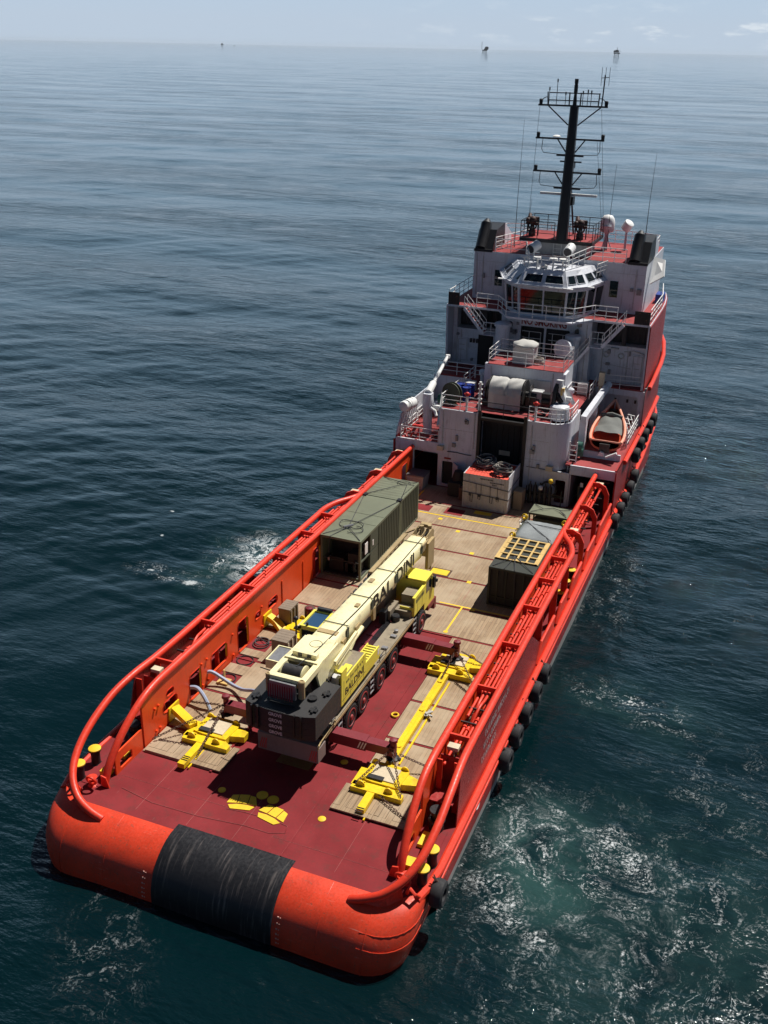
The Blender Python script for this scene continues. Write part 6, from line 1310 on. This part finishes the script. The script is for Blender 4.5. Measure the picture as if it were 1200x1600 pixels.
    # davit for the rescue boat
    b = MB(); b.box(4.75, 5.2, 40.4, 40.9, Z1, 5.6); b.box(4.75, 5.2, 44.2, 44.6, Z1, 5.4); b.bar((5.0, 40.3, 5.75), (5.35, 46.6, 6.35), .38, .42); b.cyl((5.35, 46.5, 6.35), (5.4, 47.0, 6.4), .26, 14); b.bar((5.0, 42, 5.6), (5.0, 40.6, 4.0), .2, .2); b.box(5.2, 7.8, 40.2, 40.35, Z1, Z1+.45); d = part(b, 'boat_davit', 'white'); b = MB(); b.cyl((4.9, 39.6, 4.0), (5.25, 39.6, 4.0), .35, 14); b.box(4.9, 5.3, 39.5, 39.9, 3.3, 3.8); part(b, 'davit_winch', 'green', d)
    b = MB(); b.prism([(-.0, 0), (.45, 0), (.35, .25), (.15, .3)], 0, .25, 'xz'); b.v = [(v[0]+6.3, v[1]+39.7, v[2]+Z1+.4) for v in b.v]; b.bar((6.9, 39.6, 3.5), (7.6, 39.6, 3.9), .2, .12); part(b, 'boat_chock', 'rail white')
    b = MB()
    for x in (4.55, 5.05): b.tube([(x-.0, 38.7, 2.4), (x, 38.7, 4.6)], .04, 6)
    for z in np.arange(2.6, 4.5, .35): b.tube([(4.55, 38.7, z), (5.05, 38.7, z)], .03, 5)
    part(b, 'ladder', 'rail white')
    b = MB(); b.box(5.2, 5.55, 42.6, 43.0, Z2, Z2+.9) if 0 else b.box(4.75, 5.15, 46.2, 46.6, Z2+.6, Z2+1.6); b.tube([(4.9, 46.4, Z1), (4.9, 46.4, Z2+.6)], .12, 8); part(b, 'lamp_box', 'wood pale')
deck_gear()
def wall_details():
    # pipes, boxes, lamps and cables on the after faces, and plate seams on the white walls
    rg = random.Random(21); b = MB()
    for x, z0, z1, y in ((-4.0, 6.0, 8.2, 49.36), (-6.9, 6.0, 8.6, 49.36), (-7.25, 6.0, 8.6, 49.36), (4.3, 6.1, 8.6, 49.36), (6.2, 6.1, 8.4, 49.36), (-3.0, 8.6, 10.6, 47.98), (2.6, 8.6, 10.5, 47.98), (3.2, 6.2, 10.4, 47.98), (-2.2, 6.0, 8.2, 41.86), (2.3, 6.0, 8.2, 41.86), (-4.4, 3.3, 5.8, 38.06), (-2.1, 3.2, 5.8, 38.06), (2.0, .3, 5.6, 38.06), (-5.9, 11.2, 14.2, 50.86), (5.9, 11.2, 14.2, 50.86), (-6.4, 11.2, 14.4, 50.86)):
        b.tube([(x, y, z0), (x, y, z1)], .035, 6)
        for k in range(3): z = z0+(z1-z0)*(k+.5)/3; b.box(x-.07, x+.07, y-.01, y+.05, z-.02, z+.02)
    part(b, 'wall_pipe', 'pale grey', each=True)
    b = MB()
    for i in range(26):
        y, x0, x1, z0, z1 = rg.choice(((49.3, -7.2, -5.7, 6.2, 8.4), (49.3, 4.4, 7.4, 6.3, 8.4), (47.95, -3.2, -2.0, 8.6, 10.4), (47.95, 2.1, 3.4, 6.5, 10.4), (41.82, -2.3, 2.8, 6.1, 8.1), (38.04, -4.4, -2.2, 2.9, 5.4), (38.04, 1.8, 3.1, 2.6, 5.4), (50.84, -6.4, -4.4, 11.2, 14), (50.84, 4.6, 6.4, 11.2, 14)))
        x, z, w, h = rg.uniform(x0, x1), rg.uniform(z0, z1), rg.uniform(.05, .17), rg.uniform(.06, .22); b.box(x-w, x+w, y-.08, y+.1, z-h, z+h)
    part(b, 'junction_box', 'grey steel', each=True)
    b = MB()
    for y, x0, x1, zs in ((38.09, -4.66, -1.9, (4.4,)), (38.09, 1.62, 3.2, (3.1, 4.5)), (50.89, -6.6, -4.2, (12.6, 13.8)), (50.89, 4.2, 6.55, (12.6, 13.8)), (49.39, -7.3, -5.6, (7.3,)), (41.89, -2.5, 3.0, (7.2,))):
        for z in zs: b.box(x0, x1, y-.004, y+.01, z-.012, z+.012)
    part(b, 'plate_seam', 'pale grey', each=True)
    b = MB()   # ventilator cowls, lockers and lashings that crowd the boat deck and winch deck
    for x, y, z, r, h in ((-5.2, 43.0, Z1, .3, 1.2), (-7.0, 44.2, Z1, .25, 1.0), (5.2, 47.0, Z1, .25, 1.1), (-3.6, 44.6, Z2, .28, 1.1), (3.4, 43.2, Z2, .22, 1.0)): b.lathe([(r*.6, z), (r*.6, z+h*.7), (r, z+h*.75), (r, z+h), (r*.5, z+h*1.1)], (x, y, 0), n=14)
    part(b, 'ventilator', 'white', each=True)
    b = MB()
    for q in ((-5.6, -4.9, 45.0, 45.8, Z1, Z1+.8), (-7.7, -7.1, 45.0, 45.9, Z1, Z1+.7), (-4.4, -3.6, 42.4, 43.2, Z2+.03, Z2+.7), (3.4, 4.1, 45.4, 46.2, Z2+.03, Z2+.8), (1.2, 2.0, 40.3, 41.0, Z2+.9, Z2+1.4)): b.box(*q)
    part(b, 'deck_locker', 'pale grey', each=True)
    railing([(-1.7, 41.5, Z2), (1.6, 41.5, Z2)], 1.0, 3, 1.0); railing([(3.05, 42.4, Z2), (3.05, 45.0, Z2), (4.2, 45.0, Z2)], 1.0, 3, 1.0); railing([(-4.6, 45.9, Z2), (-2.6, 45.9, Z2)], 1.0, 3, 1.0)
    b = MB(); b.tube(smoothline([(-5.6, 39.2, Z1+.05), (-5.2, 40.1, Z1+.05), (-5.7, 41.0, Z1+.05), (-5.1, 41.6, Z1+.05), (-5.5, 42.4, Z1+.05)]), .05, 6); b.tube(smoothline([(2.0, 38.9, Z2+.05), (2.5, 39.6, Z2+.06), (1.9, 40.1, Z2+.05), (2.4, 40.8, Z2+.05)]), .05, 6); part(b, 'deck_hose', 'black paint', each=True)
wall_details()
# ------------------------------------------------------------------ loose things on the upper decks and at the deckhouse
t = thing('rescue_boat', 'open orange rescue boat with grey canvas, in its davit above the starboard side', 'boat', (6.5, 43.5, 3.6))
def boat():
    n = 15; St = []
    def P(s):  # s 0 stern .. 1 bow
        w = 1.2*(1-max(0, (s-.28)/.72)**1.7) if s < 1 else .02
        w = max(w, .03)*(1 if s > .12 else .9+.8*s); gz = 4.42+.80*s**2; kz = 3.72+.75*max(0, s-.6)**1.6*2.2; return w, gz, kz
    def ctr(s): return 6.68-.66*s, 40.2+6.9*s
    def loft(mi, t0, name, mat, par, zoff=0.):
        b = MB(); rows = []
        for i in range(n):
            s = i/(n-1); w, gz, kz = P(s); cx, cy = ctr(s); r = []
            for j in range(9):
                a = PI*j/8; x = -w*math.cos(a)*t0; z = gz-(gz-kz-zoff)*math.sin(a)**.8; r.append((cx+x, cy, z))
            rows.append(r)
        b.add([p for r in rows for p in r], [(i*9+j, i*9+j+1, (i+1)*9+j+1, (i+1)*9+j)[::mi] for i in range(n-1) for j in range(8)]+[tuple(range(9))[::-mi]]); return b.build(name, mat, par, smooth=50)
    loft(1, 1.0, 'hull', 'boat orange', t); loft(-1, .9, 'inner_hull', 'boat orange', t, .15)
    b = MB(); L = []; R = []
    for i in range(n): s = i/(n-1); w, gz, kz = P(s); cx, cy = ctr(s); L.append((cx-w*.96, cy, gz+.02)); R.append((cx+w*.96, cy, gz+.02))
    b.tube(L, .1, 8); b.tube(R, .1, 8); b.tube([L[0], R[0]], .06, 6); b.build('gunwale', 'boat rim', t)
    b = MB(); vs = []; m = 12
    for i in range(m+1):
        for j in range(m+1):
            u, v = i/m, j/m; s = .22+.4*v; w, gz, kz = P(s); cx, cy = ctr(s)
            vs.append((cx-w*.8+w*1.6*u, cy, gz+.22*math.sin(PI*u)**.5*(.6+.4*math.sin(PI*v))+.04*math.sin(9*u+7*v)-.12*math.exp(-((v-.5)/.1)**2)))
    b.add(vs, [(i*(m+1)+j, i*(m+1)+j+1, (i+1)*(m+1)+j+1, (i+1)*(m+1)+j)[::-1] for i in range(m) for j in range(m)]); b.build('canvas_cover', 'grey canvas', t, smooth=60)
    b = MB(); s = .63; w, gz, kz = P(s); cx, cy = ctr(s); b.tube([(cx-w*.9, cy, gz+.1), (cx, cy, gz+.28), (cx+w*.9, cy, gz+.1)], .13, 8); b.box(cx-.3, cx+.3, cy+.8, cy+1.3, 4.4, 4.7); b.build('canvas_roll', 'grey canvas', t)
    b = MB(); cx, cy = ctr(.0); b.box(cx-.35, cx+.35, cy-.25, cy+.05, 3.7, 4.3); b.build('engine', 'dark steel', t)
    b = MB(); cx, cy = ctr(.84); b.box(cx-.28, cx+.28, cy-.2, cy+.2, 4.75, 4.86); b.build('bow_locker', 'dark recess', t)
boat()
def fender(y, z, label, first=[None]):
    if first[0] is None:
        t = thing('tyre_fender', label, 'tyre fender', (8.38, y, z), 'tyre fenders hung along the starboard side'); 
        b = MB(); b.lathe([(.25, -.24), (.42, -.27), (.52, -.21), (.56, -.08), (.56, .08), (.52, .21), (.42, .27), (.25, .24), (.21, .08), (.21, -.08), (.25, -.24)], (8.32, y, z), (1, 0, 0), 26); b.build('tyre', 'tyre', t); b = MB(); b.tube([(8.08, y-.06, z+.78), (8.16, y-.03, z+.66), (8.32, y, z+.5)], .03, 5); b.tube([(8.08, y+.06, z+.78), (8.16, y+.03, z+.66), (8.32, y, z+.5)], .03, 5); b.build('hanging_chain', 'rusty steel', t)
        first[0] = t
    else: copy_thing(first[0], (8.38, y, z), label)
A = ['aftermost tyre fender, hung alone at the starboard stern quarter', 'tyre fender nearest the stern in the row below the white lettering', 'second tyre fender from aft in the row below the starboard rail', 'middle tyre fender in the row of five amidships', 'fourth tyre fender from aft in the row of five amidships', 'foremost tyre fender in the row of five amidships',
     'aftermost tyre fender in the lower row below the boat deck break', 'second tyre fender from aft in the lower row abreast of the white box', 'middle tyre fender in the lower row below the boat deck', 'fourth tyre fender from aft in the lower row below the rescue boat', 'foremost tyre fender in the lower row, below the rescue boat bow',
     'aftermost tyre fender in the upper row beside the rescue boat stern', 'second tyre fender from aft in the upper row beside the rescue boat', 'middle tyre fender in the upper row beside the raft cradles', 'fourth tyre fender from aft in the upper row under the bridge side', 'foremost tyre fender high on the red side under the bridge']
for (y, z), l in zip(((1.3, -.35), (10.75, -.9), (12.5, -.75), (14.3, -.65), (16.2, -.6), (18.0, -.6), (37.6, -.2), (39.6, -.15), (41.4, -.1), (43.4, 0), (45.2, .25), (44.4, 2.2), (46.3, 2.4), (48.4, 2.4), (50.6, 2.35), (52.5, 2.35)), A): fender(y, z, l)
t0 = None
for i, (x, y, l) in enumerate(((-4.2, 40.3, 'after outboard blue drum in the group of four on the port winch deck'), (-3.5, 40.4, 'after inboard blue drum of the four, nearest the towing winch'), (-4.15, 41.05, 'forward outboard blue drum of the four on the port winch deck'), (-3.45, 41.15, 'forward inboard blue drum of the four, beside the winch house'))):
    if t0 is None:
        t0 = thing('drum', l, 'drum', (x, y, Z2+.03), 'blue drums on the winch deck'); b = MB(); b.lathe([(.29, 0), (.3, .3), (.315, .32), (.3, .34), (.3, .6), (.315, .62), (.3, .64), (.29, .95), (.3, .97), (.3, 1.0), (.25, 1.0), (.25, .97)], (x, y, Z2+.03), n=22); b.build('barrel', 'blue', t0); b = MB(); b.lathe([(.05, .97), (.05, 1.0)], (x+.15, y, Z2+.03), n=8); b.build('bung', 'black paint', t0)
    else: copy_thing(t0, (x, y, Z2+.03), l)
b = MB(); b.box(-4.6, -3.1, 40.0, 41.5, Z2+.03, Z2+.04); 
t = thing('hose_reel', 'olive covered reel standing at the port corner of the winch deck', 'reel', (-4.3, 39.3, Z2+.03)); b = MB(); b.lathe([(.75, -.18), (.75, -.12), (.6, -.1), (.6, .1), (.75, .12), (.75, .18)], (-4.25, 39.4, Z2+.8), (.3, 1, 0), 24); b.build('reel', 'olive shade', t); b = MB(); b.box(-4.7, -3.9, 39.3, 39.5, Z2+.03, Z2+.15); b.build('stand', 'tan', t)
t = thing('liferaft_canister', 'white life raft canister on the port edge of the boat deck', 'life raft', (-7.6, 39.6, 5.2)); b = MB(); b.lathe([(.1, -.75), (.36, -.7), (.4, -.6), (.4, -.03), (.42, -.02), (.42, .02), (.4, .03), (.4, .6), (.36, .7), (.1, .75)], (-7.6, 39.6, 5.25), (.2, 1, 0), 20); b.build('canister', 'rail white', t); b = MB(); b.torus((-7.6, 39.25, 5.25), .415, .03, (.2, 1, 0), 18, 5); b.torus((-7.6, 39.95, 5.25), .415, .03, (.2, 1, 0), 18, 5); b.build('strap', 'grey steel', t, each=True)
t = thing('lifebuoy', 'dark red lifebuoy hung on the port boat deck rail', 'lifebuoy', (-7.0, 38.1, 3.7)); b = MB(); b.torus((-7.0, 38.08, 3.65), .3, .07, (0, 1, 0), 20, 8); b.build('ring', 'monitor red', t); b = MB()
for k in range(4): a = k*PI/2+.4; b.torus((-7.0+.3*math.cos(a), 38.08, 3.65+.3*math.sin(a)), .078, .02, (-math.sin(a), 0, math.cos(a)), 10, 5)
b.build('band', 'rail white', t, each=True)
t = thing('machinery_cover', 'canvas covered machine standing on the winch house roof', 'machine', (-.3, 43.2, Z3)); b = MB(); b.box(-.9, .6, 42.6, 43.9, Z3+.04, Z3+1.2); b.build('casing', 'pale grey', t); b = MB()
b.lathe([(.85, 1.18), (.92, 1.25), (.9, 1.42), (.6, 1.56), (.1, 1.6)], (-.15, 43.25, Z3), n=22); b.v = [(v[0], v[1], v[2]+.03*math.sin(7*v[0]+5*v[1])) for v in b.v]; b.build('canvas', 'canvas', t, smooth=60)
t = thing('cable_coil', 'grey cable coil dropped beside the canvas covered machine', 'cable', (.9, 43.4, Z3)); b = MB()
for k in range(6): b.torus((.85+.05*math.sin(k), 43.3+.05*math.cos(2*k), Z3+.1+.07*k), .35+.04*math.sin(3*k), .04, (0, .1, 1), 18, 5)
b.build('coil', 'rope', t)
t = thing('bin', 'grey plastic bin standing in the dark port passage', 'bin', (-5.8, 37.3, 0)); b = MB(); b.add([(-6.4, 36.7, 0), (-5.3, 36.7, 0), (-5.3, 37.9, 0), (-6.4, 37.9, 0), (-6.5, 36.6, 1.0), (-5.2, 36.6, 1.0), (-5.2, 38.0, 1.0), (-6.5, 38.0, 1.0)], [(3, 2, 1, 0), (0, 1, 5, 4), (1, 2, 6, 5), (2, 3, 7, 6), (3, 0, 4, 7)]); b.build('body', 'pale grey', t, smooth=0); b = MB(); b.box(-6.52, -5.18, 36.58, 38.0, 1.0, 1.08); b.build('lid', 'grey steel', t)
t = thing('tank_trolley', 'dark equipment under a black sheet beside the open door', 'equipment', (-2.8, 37.2, 0)); b = MB(); b.box(-3.3, -2.3, 36.4, 37.4, .1, 1.1); b.lathe([(.4, 0), (.45, 1.2), (.3, 1.7), (.1, 1.75)], (-2.75, 37.1, .1), n=14); b.build('sheet', 'dark recess', t); b = MB(); b.lathe([(.2, 0), (.2, 1.0)], (-2.2, 36.2, 0), n=12); b.build('cylinder', 'rusty steel', t)
t = thing('gas_bottle_rack', 'dark rack of hoses and bottles against the white crane tower wall', 'rack', (3.2, 37.5, 0)); b = MB()
for i in range(5): b.lathe([(.14, 0), (.14, 1.3), (.05, 1.45), (.05, 1.6)], (2.3+.35*i, 37.6, .1), n=12)
b.build('bottle', 'dark steel', t, each=True); b = MB()
for k in range(5): b.torus((3.55, 37.75-.06*k, 1.3), .55+.03*math.sin(5*k), .05, (0, 1, .05), 20, 6)
b.build('hose', 'black paint', t); b = MB(); b.box(2.0, 4.6, 37.95, 38.05, .6, .7); b.box(2.05, 2.1, 37.4, 37.5, 0, 1.4); b.box(4.5, 4.55, 37.4, 37.5, 0, 1.4); b.box(2.05, 4.55, 37.38, 37.42, 1.0, 1.06); b.build('frame', 'black paint', t); b = MB(); b.ball((3.1, 37.3, 1.45), .17, 12, 8); b.build('float', 'rail white', t); b = MB(); b.ball((3.75, 37.4, 2.0), .18, 10, 7); b.build('lamp', 'marking yellow', t)
t = thing('locker', 'brown wooden locker standing close behind the white box', 'locker', (1.9, 36.2, 0)); b = MB(); b.box(1.55, 2.15, 36.0, 36.9, 0, 1.4); b.build('body', 'crate', t); b = MB(); b.box(1.53, 2.17, 35.98, 36.92, 1.4, 1.45); b.build('lid', 'crate', t)
t = thing('deck_machine', 'dark machinery standing in the shaded starboard recess', 'machine', (6.3, 39.5, 0)); b = MB(); b.box(5.4, 7.4, 38.6, 40.5, 0, 1.5); b.cyl((5.6, 38.4, 1.0), (7.0, 38.4, 1.0), .45, 16); b.build('housing', 'dark steel', t); b = MB(); b.box(5.6, 5.8, 38.25, 38.3, 1.6, 1.9); b.build('gauge', 'rail white', t)
# ------------------------------------------------------------------ offshore platforms on the horizon
def jacket(loc, s, label, flare, rz=0.):
    t = thing('oil_platform', label, 'platform', (loc[0], loc[1], WATER), 'oil platforms on the horizon'); t.rotation_euler.z = rz; ORG[t.name] = Vector((0, 0, 0))
    b = MB()
    for sx in (-1, 1):
        for sy in (-1, 1): b.tube([(sx*22*s, sy*18*s, -5), (sx*18*s, sy*14*s, 26*s)], 2.2*s, 6)
    for z in (4*s, 14*s): b.bar((-21*s, -17*s, z), (21*s, -17*s, z), 2*s, 2*s); b.bar((-21*s, 17*s, z), (21*s, 17*s, z), 2*s, 2*s)
    for sy in (-1, 1): b.bar((-21*s, sy*17*s, 2*s), (19*s, sy*15*s, 24*s), 1.6*s, 1.6*s); b.bar((21*s, sy*17*s, 2*s), (-19*s, sy*15*s, 24*s), 1.6*s, 1.6*s)
    b.build('jacket', 'platform far', t, smooth=0); b = MB()
    if flare: b.box(-24*s, 26*s, -18*s, 18*s, 22*s, 32*s); b.box(-8*s, 38*s, -16*s, 16*s, 32*s, 44*s); b.box(2*s, 40*s, -16*s, 16*s, 44*s, 60*s); b.box(10*s, 30*s, -8*s, 8*s, 60*s, 64*s)
    else: b.box(-26*s, 30*s, -18*s, 18*s, 24*s, 34*s); b.box(-28*s, 20*s, -16*s, 16*s, 36*s, 48*s); b.box(-12*s, 14*s, -10*s, 10*s, 48*s, 56*s); b.box(-24*s, -10*s, -8*s, 8*s, 48*s, 52*s); b.bar((14*s, 0, 50*s), (40*s, 0, 44*s), 2*s, 2*s)
    b.build('topsides', 'platform far', t, smooth=0); b = MB()
    if flare: b.tube([(-24*s, 0, 30*s), (-30*s, 0, 48*s), (-30*s, 0, 110*s)], 2*s, 6)
    else: b.tube([(2*s, 0, 56*s), (2*s, 0, 78*s)], 1.6*s, 6); b.bar((-4*s, 0, 62*s), (8*s, 0, 62*s), 1.4*s, 1.4*s)
    b.build('flare_boom' if flare else 'crane_mast', 'platform far', t, smooth=0)
cam0 = Vector((16.9, -26.9, 0))
def horizon(px, py, s, label, flare, dist=None):
    m = S.camera.matrix_world; d = m.to_3x3() @ Vector((px-600, 800-py, -1600)); k = dist/math.hypot(d.x, d.y); p = m.translation+d*k
    jacket((p.x, p.y), s, label, flare, math.atan2(d.y, d.x)-PI/2)
horizon(757, 82, .80, 'distant dark platform with tall flare boom on the horizon', True, 9500)
horizon(963, 88, .78, 'distant dark platform standing on thin legs near the horizon beyond the mast', False, 8000)
horizon(347, 68, .62, 'very distant low hazy platform far from the mast, beside a tiny one', False, 16000)
horizon(366, 69, .25, 'tiny dark speck of a platform next to the low hazy one', False, 16000)
